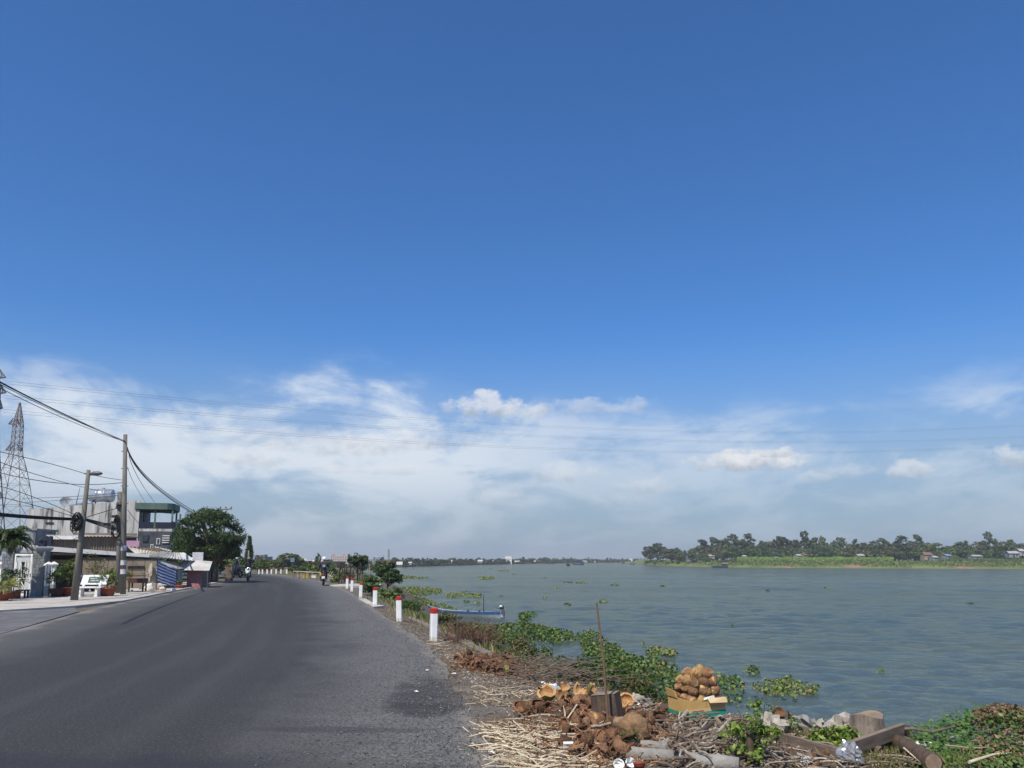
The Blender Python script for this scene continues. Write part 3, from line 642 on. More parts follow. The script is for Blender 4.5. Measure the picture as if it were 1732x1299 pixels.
def water_tank():
    c0 = P(172, 838, 60); t = thing('water_tank', 'shiny steel water tank lying on a tall stand above the roofs', 'water tank', (c0.x, c0.y, 0), R(8))
    z = c0.z; prof = [(.02, -.95), (.3, -.93), (.46, -.86), (.5, -.8), (.5, -.3), (.52, -.28), (.5, -.26), (.5, .26), (.52, .28), (.5, .3), (.5, .8), (.46, .86), (.3, .93), (.02, .95)]
    mb = MB().lathe(prof, 20); mb.v = [(v[2], v[1], v[0] + z) for v in mb.v]; tk = mb.build('tank', M_STEEL, t, True)
    MB().tube([(.1, 0, z + .48), (.1, 0, z + .6)], .12, 10).build('cap', M_STEEL, tk)
    for x in (-.6, .6):
        for y in (-.35, .35):
            MB().bar((x, y, 4.9), (x * .9, y, z - .42), .07).build('leg', M_DSTEEL, t)
    st = MB()
    for x in (-.6, .6): st.bar((x * .9, -.4, z - .5), (x * .9, .4, z - .5), .08); st.bar((x, -.35, 5.0), (x * .9, .35, z - .55), .04)
    st.bar((-.6, -.35, 5.0), (.6, -.35, z - .55), .04); st.build('brace', M_DSTEEL, t)
    MB().b2((-.7, -.45, 4.8), (.7, .45, 4.9)).build('platform', M_GREY, t)
    for x in (-.55, .55): MB().b2((x - .1, -.3, 0), (x + .1, .3, 4.8)).build('pillar', M_GREY, t)
water_tank()
def dish():
    c0 = P(112, 850, 57); t = thing('satellite_dish', 'small grey satellite dish on a mast by the gable roof', 'satellite dish', (c0.x, c0.y, 0), 0)
    mb = MB().lathe([(.02, 0), (.2, .03), (.34, .09), (.42, .16), (.43, .16), (.34, .06), (.2, 0), (.02, -.03)], 16)
    rt = Euler((R(60), 0, R(25))).to_matrix(); mb.v = [tuple(rt @ Vector(v) + Vector((0, 0, c0.z))) for v in mb.v]; mb.build('dish', M_GREY, t, True)
    MB().tube([(0, 0.05, 0), (0, .05, c0.z)], .035, 6).build('mast', M_DSTEEL, t)
    MB().tube([(0, .05, c0.z), (.15, -.35, c0.z + .25)], .015, 5).build('feed_arm', M_DSTEEL, t)
    a = thing('roof_antenna', 'thin slanted antenna rod on the gable roof', 'antenna', P(123, 945, 62) * 1, 0); a.location.z = 0
    z0 = P(123, 849, 62).z; MB().tube([(0, 0, 4.5), (0, 0, z0), (.2, 0, z0 + 1.2)], [.04, .035, .012], 6).build('rod', M_DSTEEL, a); MB().b2((-.15, -.1, 0), (.15, .1, 4.5)).build('post', M_GREY, a)
dish()
def grey_block():
    t = thing('house', 'small grey concrete roof room behind the palm and the gate', 'house', (P(40, 945, 48).x, 48, -.04), R(6))
    zt = P(40, 896, 48).z
    MB().slab([(-.9, 0, 0), (.6, 0, 0), (.6, 0, zt), (-.9, 0, zt)], .15).build('wall', M_GREY, t)
    MB().slab([(.6, 0.0, 0), (.6, 2.6, 0), (.6, 2.6, zt), (.6, 0.0, zt)], .15).build('wall', M_GREY, t)
    MB().b2((-.95, -.05, zt + .002), (.68, 2.7, zt + .12)).build('roof', M_GREY, t)
grey_block()
def brown_shed():
    Y = 46.5; a = P(88, 945, Y); b = P(206, 945, Y + 1); t = thing('shed', 'brown corrugated shed with pale roof line below the streaked wall', 'shed', (a.x, a.y, -.04), math.atan2(b.y - a.y, b.x - a.x))
    L = (b - a).length; z1 = P(90, 905, Y).z
    n = 26
    mb = MB(); pts = []
    for i in range(n * 4 + 1): pts.append((L * i / (n * 4), -.03 * math.sin(i / 4 * 6.283)))
    for (p, q) in zip(pts[:-1], pts[1:]): mb.add([(p[0], p[1], 0), (q[0], q[1], 0), (q[0], q[1], z1), (p[0], p[1], z1), (p[0], p[1] + .05, 0), (q[0], q[1] + .05, 0), (q[0], q[1] + .05, z1), (p[0], p[1] + .05, z1)], [(0, 1, 2, 3), (5, 4, 7, 6), (3, 2, 6, 7)])
    mb.build('tin_wall', M_BROWN, t)
    MB().b2((0, 4, 0), (L, 4.1, z1 + .3)).build('rear_wall', M_BROWN, t)
    corrugated([(-.3, -.35, z1 + .02), (L + .2, -.35, z1 + .02), (L + .2, 4.2, z1 + .08), (-.3, 4.2, z1 + .08)], 22, .03, .05).build('roof', M_TIN, t)
    MB().b2((-.02, -.02, z1 * .62), (L + .02, -.06 - .02, z1 * .62 + .05)).build('rail', M_TAN, t)
    MB().b2((-.1, -.06, 0), (0, .06, z1)).build('post', M_DARK, t); MB().b2((L, -.06, 0), (L + .1, .06, z1)).build('post', M_DARK, t)
    MB().b2((.1, -.4, z1 - .22), (L * .45, -.36, z1 - .02)).build('fascia', M_WHITE, t)
brown_shed()
def awning_row():
    a = P(20, 922.5, 37.5); b = P(252, 938.5, 41.0); t = thing('awning', 'long low awning roof with a bright white edge behind the gate', 'awning', (a.x, a.y, -.04), math.atan2(b.y - a.y, b.x - a.x))
    L = math.hypot(b.x - a.x, b.y - a.y); za, zb = a.z, b.z
    corrugated([(0, 0, za), (L, 0, zb), (L, 3.8, zb + .12), (0, 3.8, za + .12)], 30, .03, .05).build('roof', M_TIN, t)
    MB().slab([(0, -.12, za - .14), (L, -.12, zb - .09), (L, -.12, zb + .07), (0, -.12, za + .13)], .05).build('white_edge', M_WHITE, t)
    for k in range(5): MB().b2((L * (.05 + .22 * k) - .05, .05, 0), (L * (.05 + .22 * k) + .05, .15, za + (zb - za) * (.05 + .22 * k) - .05)).build('post', M_DARK, t)
    MB().b2((L * .02, .12, za - .42), (L * .98, .2, za - .32)).build('beam', M_BROWN, t)
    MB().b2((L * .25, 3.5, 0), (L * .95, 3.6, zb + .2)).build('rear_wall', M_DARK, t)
    # tan front wall of the shop under it
    x0 = L * .50; s = thing('shop_front', 'tan boarded shop front in half shade behind the white bench', 'shop front', t.matrix_basis @ Vector((x0, -.05, 0)), t.rotation_euler.z)
    n = 6; w = (L - x0 + .4) / n
    for k in range(n): MB().b2((k * w + .012, 0, 0), ((k + 1) * w - .012, .06, 1.62)).build('board', M_TAN, s)
    MB().b2((0, -.03, 1.63), (L - x0 + .4, .05, 1.75)).build('rail', M_DARK, s); MB().b2((.3, -.025, .82), (L - x0 + .3, -.003, .85)).build('rail', M_TAN, s)
    MB().b2((L - x0 - 1.0, -.04, 1.15), (L - x0 - .2, -.004, 1.3)).build('shutter', M_DARK, s)
    # dark open room to the left
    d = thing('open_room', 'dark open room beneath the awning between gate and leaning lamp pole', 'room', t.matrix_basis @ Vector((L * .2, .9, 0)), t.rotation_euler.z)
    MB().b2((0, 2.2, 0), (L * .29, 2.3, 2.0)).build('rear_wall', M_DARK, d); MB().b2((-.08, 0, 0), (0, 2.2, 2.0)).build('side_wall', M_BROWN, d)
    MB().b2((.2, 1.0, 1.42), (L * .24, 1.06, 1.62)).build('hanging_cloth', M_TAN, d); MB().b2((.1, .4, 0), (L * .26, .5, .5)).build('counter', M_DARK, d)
awning_row()
def right_shed():
    a = P(222, 939, 41.3); b = P(268, 943, 41.8); t = thing('shed', 'tan plywood shed with patched beige tin roof beside the striped tarpaulin', 'shed', (a.x, a.y, -.04), math.atan2(b.y - a.y, b.x - a.x))
    L = math.hypot(b.x - a.x, b.y - a.y)
    n = 3
    for k in range(n): MB().b2((L * k / n + .01, .02, 0), (L * (k + 1) / n - .01, .07, b.z + .05)).build('board', M_TAN, t)
    MB().b2((L - .07, .07, 0), (L, 3.6, b.z)).build('side_wall', M_TAN, t); MB().b2((0, 3.5, 0), (L - .07, 3.6, b.z + .6)).build('rear_wall', M_BROWN, t)
    q = [P(232, 938, 41.0), P(270, 943.5, 41.5), P(306, 936, 46.5), P(217, 925, 45)]
    corrugated([loc(t, p) for p in q], 14, .025, .04).build('roof', M_TINB, t)
    q = [P(266, 943.5, 41.3), P(331, 950, 45.4), P(312, 936.5, 47), P(283, 936.5, 45.5)]
    corrugated([loc(t, p) + Vector((0, 0, .06)) for p in q], 12, .025, .04).build('roof', M_TIN, t)
    q = [P(262, 925.5, 47), P(290, 932.5, 47.5), P(290, 930.5, 49), P(262, 924, 48.5)]
    corrugated([loc(t, p) for p in q], 6, .02, .04).build('roof', M_TIN, t)
    sg = MB().b2((-.4, -.2, b.z - .22), (1.0, -.16, b.z - .02)).build('slatted_valance', M_DARK, t)
    for k in range(9): MB().b2((-.36 + k * .15, -.215, b.z - .2), (-.28 + k * .15, -.202, b.z - .05)).build('slat', M_GREY, sg)
    MB().tube([(.72, -.55, 0), (.72, -.55, b.z + .2)], .03, 6).build('post', M_DSTEEL, t)
    p = P(222, 925, 44.5); s = thing('signboard', 'small faded purple signboard standing on the beige tin roof', 'signboard', (p.x, p.y, p.z - .02), HROT * .5)
    MB().b2((-.3, 0, .03), (.42, .04, .38)).build('board', M_PURPLE, s); MB().b2((-.26, .04, -.12), (-.22, .07, .3)).build('leg', M_DSTEEL, s); MB().b2((.34, .04, -.12), (.38, .07, .3)).build('leg', M_DSTEEL, s)
right_shed()
def tarp():
    pts = [(265.5, 947, 41.2), (299, 962, 42.4), (298, 995, 42.4), (264, 984, 41.2)]
    A, B, C_, D_ = [P(*p) for p in pts]; t = thing('tarpaulin', 'blue and white striped tarpaulin hung as a slanting stall wall', 'tarpaulin', (A.x, A.y, -.04), 0)
    nu, nv = 18, 14; V = []; UV = []; rr = random.Random(4)
    for i in range(nv + 1):
        for j in range(nu + 1):
            u, v = j / nu, i / nv
            p = (A * (1 - u) + B * u) * v + (D_ * (1 - u) + C_ * u) * (1 - v) - A; p.z += A.z + .04
            p.y += .06 * math.sin(u * 17) * (1 - .5 * v) + .04 * math.sin(v * 9 + u * 5); p.z = max(p.z, .01 + .05 * (1 - v)); V.append(tuple(p)); UV.append((u, v))
    Fc = [(i * (nu + 1) + j, i * (nu + 1) + j + 1, (i + 1) * (nu + 1) + j + 1, (i + 1) * (nu + 1) + j) for i in range(nv) for j in range(nu)]
    me = fast_mesh('striped_sheet', V, Fc, 4, M_STRIPE); ul = me.uv_layers.new(name='UVMap'); ul.data.foreach_set('uv', np.array([UV[i] for f in Fc for i in f], dtype=np.float32).ravel())
    me.polygons.foreach_set('use_smooth', [True] * len(me.polygons))
    o = mesh_obj('striped_sheet', me, t); md = o.modifiers.new('thick', 'SOLIDIFY'); md.thickness = .01
    B2, E2 = P(299, 962, 42.5), P(309, 965, 43.3)
    MB().slab([loc(t, (B2.x, B2.y, .02)), loc(t, (E2.x, E2.y, .02)), loc(t, (E2.x, E2.y, E2.z)), loc(t, (B2.x, B2.y, B2.z))], .02).build('grey_side_sheet', M_GREY, t)
    q = [P(269, 948.5, 41.4), P(300, 962.5, 42.4), P(312, 961, 44), P(292, 949, 44)]
    MB().slab([loc(t, p) for p in q], .02).build('top_sheet', M_TINB, t)
    for p in (A, B): MB().tube([loc(t, (p.x + .03, p.y + .05, 0)), loc(t, (p.x + .03, p.y + .05, p.z + .1))], .03, 6).build('pole', M_DSTEEL, t)
tarp()
def pink_stall():
    a = G(316, 994); t = thing('stall', 'small stall with faded pink front board and grey sheet canopy', 'stall', (a.x, a.y, -.04), R(4))
    w = .78; MB().b2((0, 0, .03), (w, .05, 1.03)).build('front_board', M_PINK, t)
    MB().b2((w - .05, .051, .03), (w, 1.4, 1.0)).build('side_board', M_BROWN, t); MB().b2((0, .051, .03), (.05, 1.4, 1.0)).build('side_board', M_BROWN, t)
    MB().slab([(-.5, -.45, 1.05), (1.35, -.5, 1.02), (.95, 1.3, 1.52), (-.5, 1.3, 1.62)], .03).build('canopy', M_TIN, t)
    MB().slab([(-.55, -.1, 1.1), (-.1, -.2, 1.1), (-.1, 1.2, 1.75), (-.6, 1.2, 1.75)], .03).build('side_canopy', M_SIGN, t)
    for x, y in ((-.45, -.4), (1.25, -.42), (-.4, 1.2), (.9, 1.2)): MB().tube([(x, y, 0), (x, y, 1.05 if y < 0 else 1.5)], .025, 6).build('post', M_DSTEEL, t)
    p = P(334, 951, 49); s = thing('signboard', 'tall white and pink signboard standing under the big roadside tree', 'signboard', (p.x, p.y, -.04), R(6))
    zt = P(334, 933, 49).z; MB().b2((-.33, 0, p.z - .02), (.33, .05, zt)).build('board', M_SIGN, s)
    for x in (-.28, .28): MB().b2((x - .03, .052, 0), (x + .03, .1, p.z + .3)).build('leg', M_DSTEEL, s)
    # dim goods under the tree
    for i, (px, py, w, h, c, lb, ct) in enumerate(((350, 986, .7, .9, M_DARK, 'dark cupboard standing in the shade right of the pink stall', 'cupboard'), (386, 983, .5, 1.15, M_BROWN, 'narrow brown cabinet at the road edge right of the big tree', 'cabinet'))):
        a = G(px, py); s = thing('cupboard', lb, ct, (a.x, a.y, -.03), R(10)); MB().b2((-w / 2, 0, .06), (w / 2, .6, h)).build('body', c, s)
        MB().b2((-w / 2 - .03, -.03, h), (w / 2 + .03, .63, h + .04)).build('top', c, s)
        for sx in (-1, 1): MB().b2((sx * w * .26 - w * .22, -.025, .12), (sx * w * .26 + w * .22, -.002, h - .06)).build('door', c, s); MB().b2((sx * w * .42 - .04, .02, 0), (sx * w * .42 + .04, .1, .058)).build('foot', c, s)
pink_stall()
# --- gate with stone clad pillars and garden wall
def stone_pillar(px, Y, z0, cap, label):
    a = P(px, 945, Y); t = thing('gate_pillar', label, 'pillar', (a.x, a.y, 0), R(6), 'stone gate pillars')
    h = 1.95; w = .46; MB().b2((-w / 2, -w / 2, 0), (w / 2, w / 2, h)).build('core', M_GREY, t)
    rr = random.Random(px); z = .02
    while z < h - .1:
        hh = rr.uniform(.09, .17); x = -w / 2
        while x < w / 2 - .02:
            ww = min(rr.uniform(.1, .22), w / 2 - x); e = rr.uniform(.008, .026)
            MB().b2((x + .006, -w / 2 - e, z), (x + ww - .006, -w / 2 - .001, min(z + hh - .012, h))).build('stone', M_STONE, t); x += ww
        y = -w / 2
        while y < w / 2 - .02:
            ww = min(rr.uniform(.12, .24), w / 2 - y); e = rr.uniform(.008, .026)
            MB().b2((w / 2 + .001, y + .006, z), (w / 2 + e, y + ww - .006, min(z + hh - .012, h))).build('stone', M_STONE, t); y += ww
        z += hh
    MB().lathe([(w * .80, 0), (w * 1.02, .1), (w * 1.02, .16), (w * .72, .2)], 4, (0, 0, h)).build('capital', M_GREY, t, rot=(0, 0, 0))
    l = MB().b2((-.13, -.13, h + .2), (.13, .13, h + .46)).build('lantern', M_NAVY, t); MB().lathe([(.24, 0), (.06, .13), (.02, .15)], 4, (0, 0, h + .46)).build('lantern_roof', M_DARK, l)
stone_pillar(70, 33.0, 1010, 921, 'grey stone clad gate pillar with dark lantern, right of the white gate')
stone_pillar(18, 33.6, 1010, 921, 'grey stone clad gate pillar with dark lantern half hidden by the palm')
def gate():
    a = P(26, 945, 33.0); b = P(64, 945, 32.8); t = thing('gate', 'white metal double gate with tall pointed openings between stone pillars', 'gate', (a.x, a.y, .05), math.atan2(b.y - a.y, b.x - a.x))
    L = (b - a).length; h = 1.72
    f = MB()
    for x in (.03, L * .74, L - .03): f.b2((x - .03, -.03, 0), (x + .03, .03, h))
    f.b2((0, -.03, h), (L, .03, h + .07)); f.b2((.06, -.025, .05), (L - .06, .025, .12)); f.build('frame', M_WHITE, t)
    MB().b2((.06, -.01, .12), (L * .26, .01, h - .08)).build('panel', M_GATE, t); MB().b2((L * .50, -.01, .12), (L * .71, .01, h - .08)).build('panel', M_GATE, t)
    MB().b2((L * .26, -.01, 1.45), (L * .5, .01, h - .08)).build('panel', M_GATE, t)
    for k, x in enumerate((.1, .3, .5, .66)):
        c = L * x; s = MB(); s.bar((c - .07, -.03, .75), (c, -.03, 1.5), .025); s.bar((c + .07, -.03, .75), (c, -.03, 1.5), .025); s.bar((c - .07, -.03, .75), (c + .07, -.03, .75), .025); s.build('pointed_trim', M_WHITE, t)
    for k in range(4): x = L * (.78 + .055 * k); MB().b2((x - .012, -.012, .12), (x + .012, .012, h)).build('bar', M_WHITE, t)
    s = MB(); s.bar((L * .72, -.045, .1), (L * .38, -.045, .62), .03); s.build('swirl_trim', M_WHITE, t)
    MB().b2((L * .72, -.06, .85), (L * .76, -.03, .98)).build('handle', M_STEEL, t)
gate()
def fence_post(px, py, Y, label):
    a = P(px, 945, Y); t = thing('wall_post', label, 'post', (a.x, a.y, .05), R(6)); MB().b2((-.09, -.09, 0), (.09, .09, .45)).build('base', M_GREY, t)
    for x in (-.05, .05): MB().b2((x - .035, -.1, .452), (x + .035, .08, 1.3)).build('shaft', M_WHITE, t)
    MB().b2((-.012, -.06, .452), (.012, .08, 1.3)).build('groove', M_GREY, t)
    MB().lathe([(.2, 0), (.2, .05), (.02, .16)], 4, (0, 0, 1.302)).build('cap', M_WHITE, t)
fence_post(83, 1010, 32.8, 'white fluted wall post with pyramid cap just right of the stone pillar')
fence_post(2, 1010, 33.6, 'white fluted wall post with pyramid cap at the left picture edge')
fence_post(92, 1010, 34.6, 'smaller white wall post standing behind the fluted one near the dark room')
def garden_wall():
    a = P(-60, 945, 34.2); b = P(13, 945, 33.8); t = thing('garden_wall', 'grey garden wall with white grooved panel left of the gate', 'wall', (a.x, a.y, .05), math.atan2(b.y - a.y, b.x - a.x)); L = (b - a).length
    MB().b2((0, 0, 0), (L, .12, 1.05)).build('wall', M_GREY, t); MB().b2((0, -.04, 1.05), (L, .16, 1.15)).build('coping', M_WHITE, t)
    for k in range(5): MB().b2((L - .5 + k * .08, -.02, .3), (L - .46 + k * .08, -.003, .95)).build('groove_strip', M_WHITE, t)
    for k in range(3): MB().b2((L - .5, -.03, 1.16 + .09 * k), (L - .1, .12, 1.21 + .09 * k)).build('slat', M_GREY, t)
garden_wall()
# --- bench
def bench():
    a = G(152, 1009, .05); t = thing('bench', 'white concrete bench with green lettered panel on its back', 'bench', (a.x, a.y, .05), R(6))
    w = 1.0; MB().b2((-w / 2 - .05, -.22, .36), (w / 2, .2, .42)).build('seat', M_WHITE, t)
    bk = MB().slab([(-w / 2, .2, .5), (w / 2 + .05, .2, .5), (w / 2 + .11, .33, .9), (-w / 2 + .05, .33, .9)], .05).build('backrest', M_WHITE, t)
    pn = MB().slab([(-w * .22, .213, .565), (w * .26, .213, .565), (w * .28, .296, .82), (-w * .19, .296, .82)], .006).build('green_panel', mat('bench_green', (.05, .13, .10), (.04, .10, .08), 6, .5), bk)
    for k, (x0, x1, z) in enumerate(((-.13, .15, .75), (-.1, .18, .66))):
        x = x0
        while x < x1:
            ww = rnd.uniform(.018, .034); y = .213 + (z - .565) * .325 - .012; MB().b2((x, y - .004, z - .02), (x + ww, y + .012, z + .022)).build('letter', M_WHITE, pn); x += ww + .014
    for x in (-w * .36, w * .3):
        l = MB(); l.b2((x - .05, -.17, .05), (x + .05, .17, .36)); l.b2((x - .07, -.2, 0), (x + .07, .2, .05)); l.build('leg', M_WHITE, t)
        MB().bar((x, .15, .42), (x + .03, .25, .52), .07).build('back_support', M_WHITE, t)
bench()
# --- potted plants
def pot(px, py, r, h, m, plant, label, z=.05, Y=None, sc=1.0, lm=None, seed=1):
    a = G(px, py, z); t = thing('potted_plant', label, 'potted plant', (a.x, a.y, z), rnd.uniform(0, 6), 'potted plants along the house fronts')
    p = MB().lathe([(r * .72, 0), (r * .9, h * .5), (r, h * .86), (r * 1.12, h * .88), (r * 1.12, h), (r * .95, h), (r * .9, h * .86), (.02, h * .84)], 16).build('pot', m, t, True)
    if plant == 'bush':
        e = [(rnd.uniform(-.2, .2) * sc, rnd.uniform(-.2, .2) * sc, h + (.3 + rnd.uniform(0, .5)) * sc, .3 * sc, .3 * sc, .26 * sc) for _ in range(4)]
        mesh_obj('foliage', crown_mesh('foliage', e, 40, 16, .13 * sc, .05, seed, lm or L_MID, .5, .3), t); mesh_obj('stem', trunk_mesh('stem', .5 * sc, .025, [(q[0], q[1], q[2] - h, q[3], q[4], q[5]) for q in e], seed, None, 4), t, (0, 0, h * .8))
    else:
        mesh_obj('foliage', frond_crown('foliage', 16, .8 * sc, 1.5, lm or L_YELL, seed, 14, .03, .2 * sc, .95), t, (0, 0, h + .12 * sc))
        mesh_obj('stem', MB().lathe([(.08, 0), (.09, .1), (.05, .2)], 8).mesh('stem', BARK), t, (0, 0, h * .8))
pot(4, 1016, .26, .3, M_TERRA, 'frond', 'yellow green cycad in a red bowl at the left picture edge', lm=L_YELL, sc=1.2, seed=3)
pot(22, 1013, .26, .32, M_POTD, 'bush', 'dark leafy shrub in a dark red pot beside the small black stool', lm=L_MID, sc=1.1, seed=4)
pot(95, 1009, .27, .34, M_POTD, 'bush', 'green shrub in a dark pot at the foot of the right stone pillar', lm=L_MID, sc=1.1, seed=5)
pot(114, 1008, .30, .36, M_TERRA, 'bush', 'light green shrub in a terracotta pot left of the leaning lamp pole', lm=L_LIGHT, sc=1.2, seed=6)
pot(181, 1008, .34, .34, M_TERRA, 'bush', 'low shrub in a wide terracotta bowl right of the bench', lm=L_LIGHT, sc=.9, seed=7)
pot(160, 1000, .22, .3, M_POTD, 'bush', 'tall loose shrub growing in a pot behind the bench', lm=L_OLIVE, sc=1.6, seed=8)
pot(196, 1001, .24, .3, M_POTD, 'bush', 'yellowish shrub in a pot behind the twin utility poles', lm=L_YELL, sc=1.3, seed=9)
pot(304, 997, .26, .24, M_TERRA, 'bush', 'small red bowl with sprigs at the foot of the tarpaulin', lm=L_MID, sc=.3, z=-.02, seed=10)
def small_things():
    a = G(37, 1012, .05); t = thing('stool', 'small black low table beside the potted shrub at the gate', 'stool', (a.x, a.y, .05), R(4))
    MB().b2((-.2, -.15, .3), (.2, .15, .35)).build('top', M_NAVY, t)
    for x in (-.16, .16):
        for y in (-.11, .11): MB().b2((x - .03, y - .03, 0), (x + .03, y + .03, .3)).build('leg', M_NAVY, t)
    a = G(140, 1001, .05); t = thing('barrel', 'dark blue plastic barrel standing behind the white bench', 'barrel', (a.x, a.y, .05), 0)
    MB().lathe([(.24, 0), (.27, .08), (.28, .4), (.27, .72), (.22, .82), (.05, .84)], 16).build('drum', M_BLUEDRUM, t, True); MB().lathe([(.29, 0), (.29, .04)], 16, (0, 0, .55)).build('hoop', M_BLUEDRUM, t)
    # stacked pale sacks beside the plywood shed
    M_SACK = mat('woven_sack', (.60, .54, .45), (.46, .40, .32), 6, .9, .4, 60)
    for i, (px, py, lift, r, lb) in enumerate(((252, 1001, 0, (.2, .16, .22), 'white tied sack on the ground under the hanging cloths'), (268, 999, 0, (.22, .2, .2), 'pinkish round bundle beside the wooden stump by the tarpaulin'), (275, 1000, 0, (.16, .14, .13), 'small grey bundle at the corner of the striped tarpaulin'), (294, 1000, 0, (.12, .1, .09), 'small white bundle at the road edge below the tarpaulin'))):
        a = G(px, py, 0); o = MB().blob((0, 0, r[2]), r, 20 + i, .35, 14, 9).build('sack', M_CLOTHW if i in (0, 3) else M_SACK, None, True, (a.x, a.y, -.03)); tag(o, lb, 'sack', 'bundles beside the shed')
    a = P(250, 945, 41.0); t = thing('hanging_cloth', 'beige cloths hanging in a bunch against the plywood wall', 'cloth', (a.x, a.y, 0), 0)
    mb = MB()
    for k, (x, w, z0, z1) in enumerate(((-.16, .2, .5, 1.4), (.02, .18, .35, 1.3), (.14, .16, .7, 1.42), (-.06, .16, .2, .9))): mb.slab([(x, -.03 * k, z0 + .05), (x + w * .5, -.03 * k - .02, z0), (x + w, -.03 * k, z0 + .08), (x + w * .9, -.03 * k, z1), (x + w * .1, -.03 * k, z1 - .04)], .015)
    mb.build('cloth', mat('beige_cloth', (.50, .44, .36), (.30, .26, .2), 7, .9), t); MB().tube([(0, .05, 0), (0, .05, 1.45)], .025, 6).build('stand', M_DARK, t)
    a = G(262, 1000, 0); o = MB().lathe([(.11, 0), (.1, .1), (.1, .4), (.09, .42)], 10).build('post_stump', M_TAN, None, False, (a.x, a.y, -.03)); tag(o, 'short tan wooden stump between the pale bundles', 'stump')
    a = G(236, 1003, .0); b = G(280, 1002, 0); o = MB().bar((a.x, a.y, .03), (b.x, b.y, .03), .1, .1).build('kerb_beam', M_BRICKR); tag(o, 'long low reddish beam along the shed front', 'beam')
    # cooking cart / dark table by the pole
    a = G(228, 1003, .0); t = thing('table', 'dark red side table against the plywood shed behind the poles', 'table', (a.x, a.y, -.03), R(6))
    MB().b2((-.35, 0, .5), (.4, .5, .72)).build('top', M_POTD, t)
    for x in (-.3, .34):
        for y in (.05, .45): MB().b2((x - .03, y - .03, 0), (x + .03, y + .03, .5)).build('leg', M_DARK, t)
    MB().b2((-.3, .05, .2), (.3, .4, .24)).build('shelf', M_WHITE, t)
small_things()
# --- poles
def concrete_pole(base, top, r0, r1, label, name='utility_pole', holes=True):
    base = Vector(base); top = Vector(top); t = thing(name, label, 'pole', base, 0)
    d = top - base
    MB().tube([(0, 0, 0), d * .5, d], [r0, (r0 + r1) / 2, r1], 12).build('shaft', M_POLE, t, True)
    return t, d
b0 = G(208, 1005, .05); tp = P(212, 735, b0.y); POLE_A, dA = concrete_pole(b0, tp, .125, .085, 'tall concrete utility pole with cable bundle at its top')
for k in range(5):
    q = dA * (.45 + .11 * k); MB().b2((q.x - .16, q.y - .03, q.z), (q.x + .16, q.y + .03, q.z + .035)).build('step_bolt', M_DSTEEL, POLE_A)
for k, z in enumerate((.9, 1.3, 1.95)): MB().lathe([(.132 - .006 * k, 0), (.130 - .006 * k, .22)], 12, tuple(dA * (z / dA.z))).build('poster', M_SIGN, POLE_A)
b1 = G(200, 1003, .05); tp = P(202.5, 832, b1.y); POLE_B, dB = concrete_pole(b1, tp, .12, .10, 'shorter utility pole wrapped in cable coils beside the tall one')
b2 = G(125.5, 1015, .05); tp = P(150, 795, b2.y); POLE_C, dC = concrete_pole(b2, tp, .14, .07, 'leaning concrete lamp pole with a dark coil of cable')
q = dC * .975; MB().bar(q + Vector((-.16, 0, -.02)), q + Vector((.14, 0, .0)), .05).build('bracket', M_DSTEEL, POLE_C)
MB().blob(q + Vector((.27, 0, -.02)), (.24, .10, .085), 3, .3, 12, 8).build('lamp_head', M_DSTEEL, POLE_C, True)
def coil(parent, c, r, n, seed, name='cable_coil'):
    rr = random.Random(seed); mb = MB()
    for k in range(n):
        a = rr.uniform(-.5, .5); s = rr.uniform(.7, 1.1); cc = Vector(c) + Vector((rr.uniform(-.06, .06), rr.uniform(-.05, .02), rr.uniform(-.08, .08)))
        mb.tube([cc + Vector((r * s * .55 * math.cos(u), -.08 + a * .2 * math.sin(u), r * s * math.sin(u))) for u in [6.283 * i / 14 for i in range(15)]], .018, 5, 0, False)
    mb.build(name, M_BLACK, parent)
coil(POLE_C, dC * .60 + Vector((-.12, -.12, 0)), .30, 12, 1); coil(POLE_C, dC * .56 + Vector((-.14, -.12, 0)), .22, 8, 2)
coil(POLE_B, dB * .60 + Vector((-.05, -.15, 0)), .34, 7, 3); coil(POLE_B, dB * .72 + Vector((0, -.15, 0)), .16, 8, 4); coil(POLE_B, dB * .86, .14, 8, 5)
for k in range(3): MB().b2((dB.x - .22, dB.y - .2, dB.z * (.62 + .06 * k)), (dB.x + .02, dB.y - .12, dB.z * (.62 + .06 * k) + .12)).build('junction_box', M_DARK, POLE_B)
b3 = P(366, 982, 58); b3.z = 0; tp = P(371, 859, 58); POLE_D, dD = concrete_pole(b3, tp, .14, .10, 'far utility pole with a steel crossarm behind the big tree')
c1 = loc(POLE_D, P(372, 862, 58)); c2 = loc(POLE_D, P(392, 861, 58)); MB().bar(c1, c2, .07).build('crossarm', M_DSTEEL, POLE_D); MB().bar(loc(POLE_D, P(379, 869, 58)), loc(POLE_D, P(385, 861, 58)), .05).build('brace', M_DSTEEL, POLE_D)
MB().bar(dD * .985, c1, .06).build('arm_tie', M_DSTEEL, POLE_D)
for px in (373, 382, 391): p = loc(POLE_D, P(px, 860, 58)); MB().lathe([(.05, 0), (.07, .04), (.04, .12), (.02, .15)], 8, tuple(p)).build('insulator', M_TERRA, POLE_D)
b4 = P(420, 976, 78); b4.z = 0; tp = P(420.5, 931, 78); POLE_E, dE = concrete_pole(b4, tp, .09, .07, 'slim pale concrete post in front of the columnar pine')
p0 = P(58, 945, 58); p0.z = 0; POLE_F, dF = concrete_pole(p0, P(57.5, 863, 58), .06, .05, 'thin dark mast between the lattice tower and the gable house')
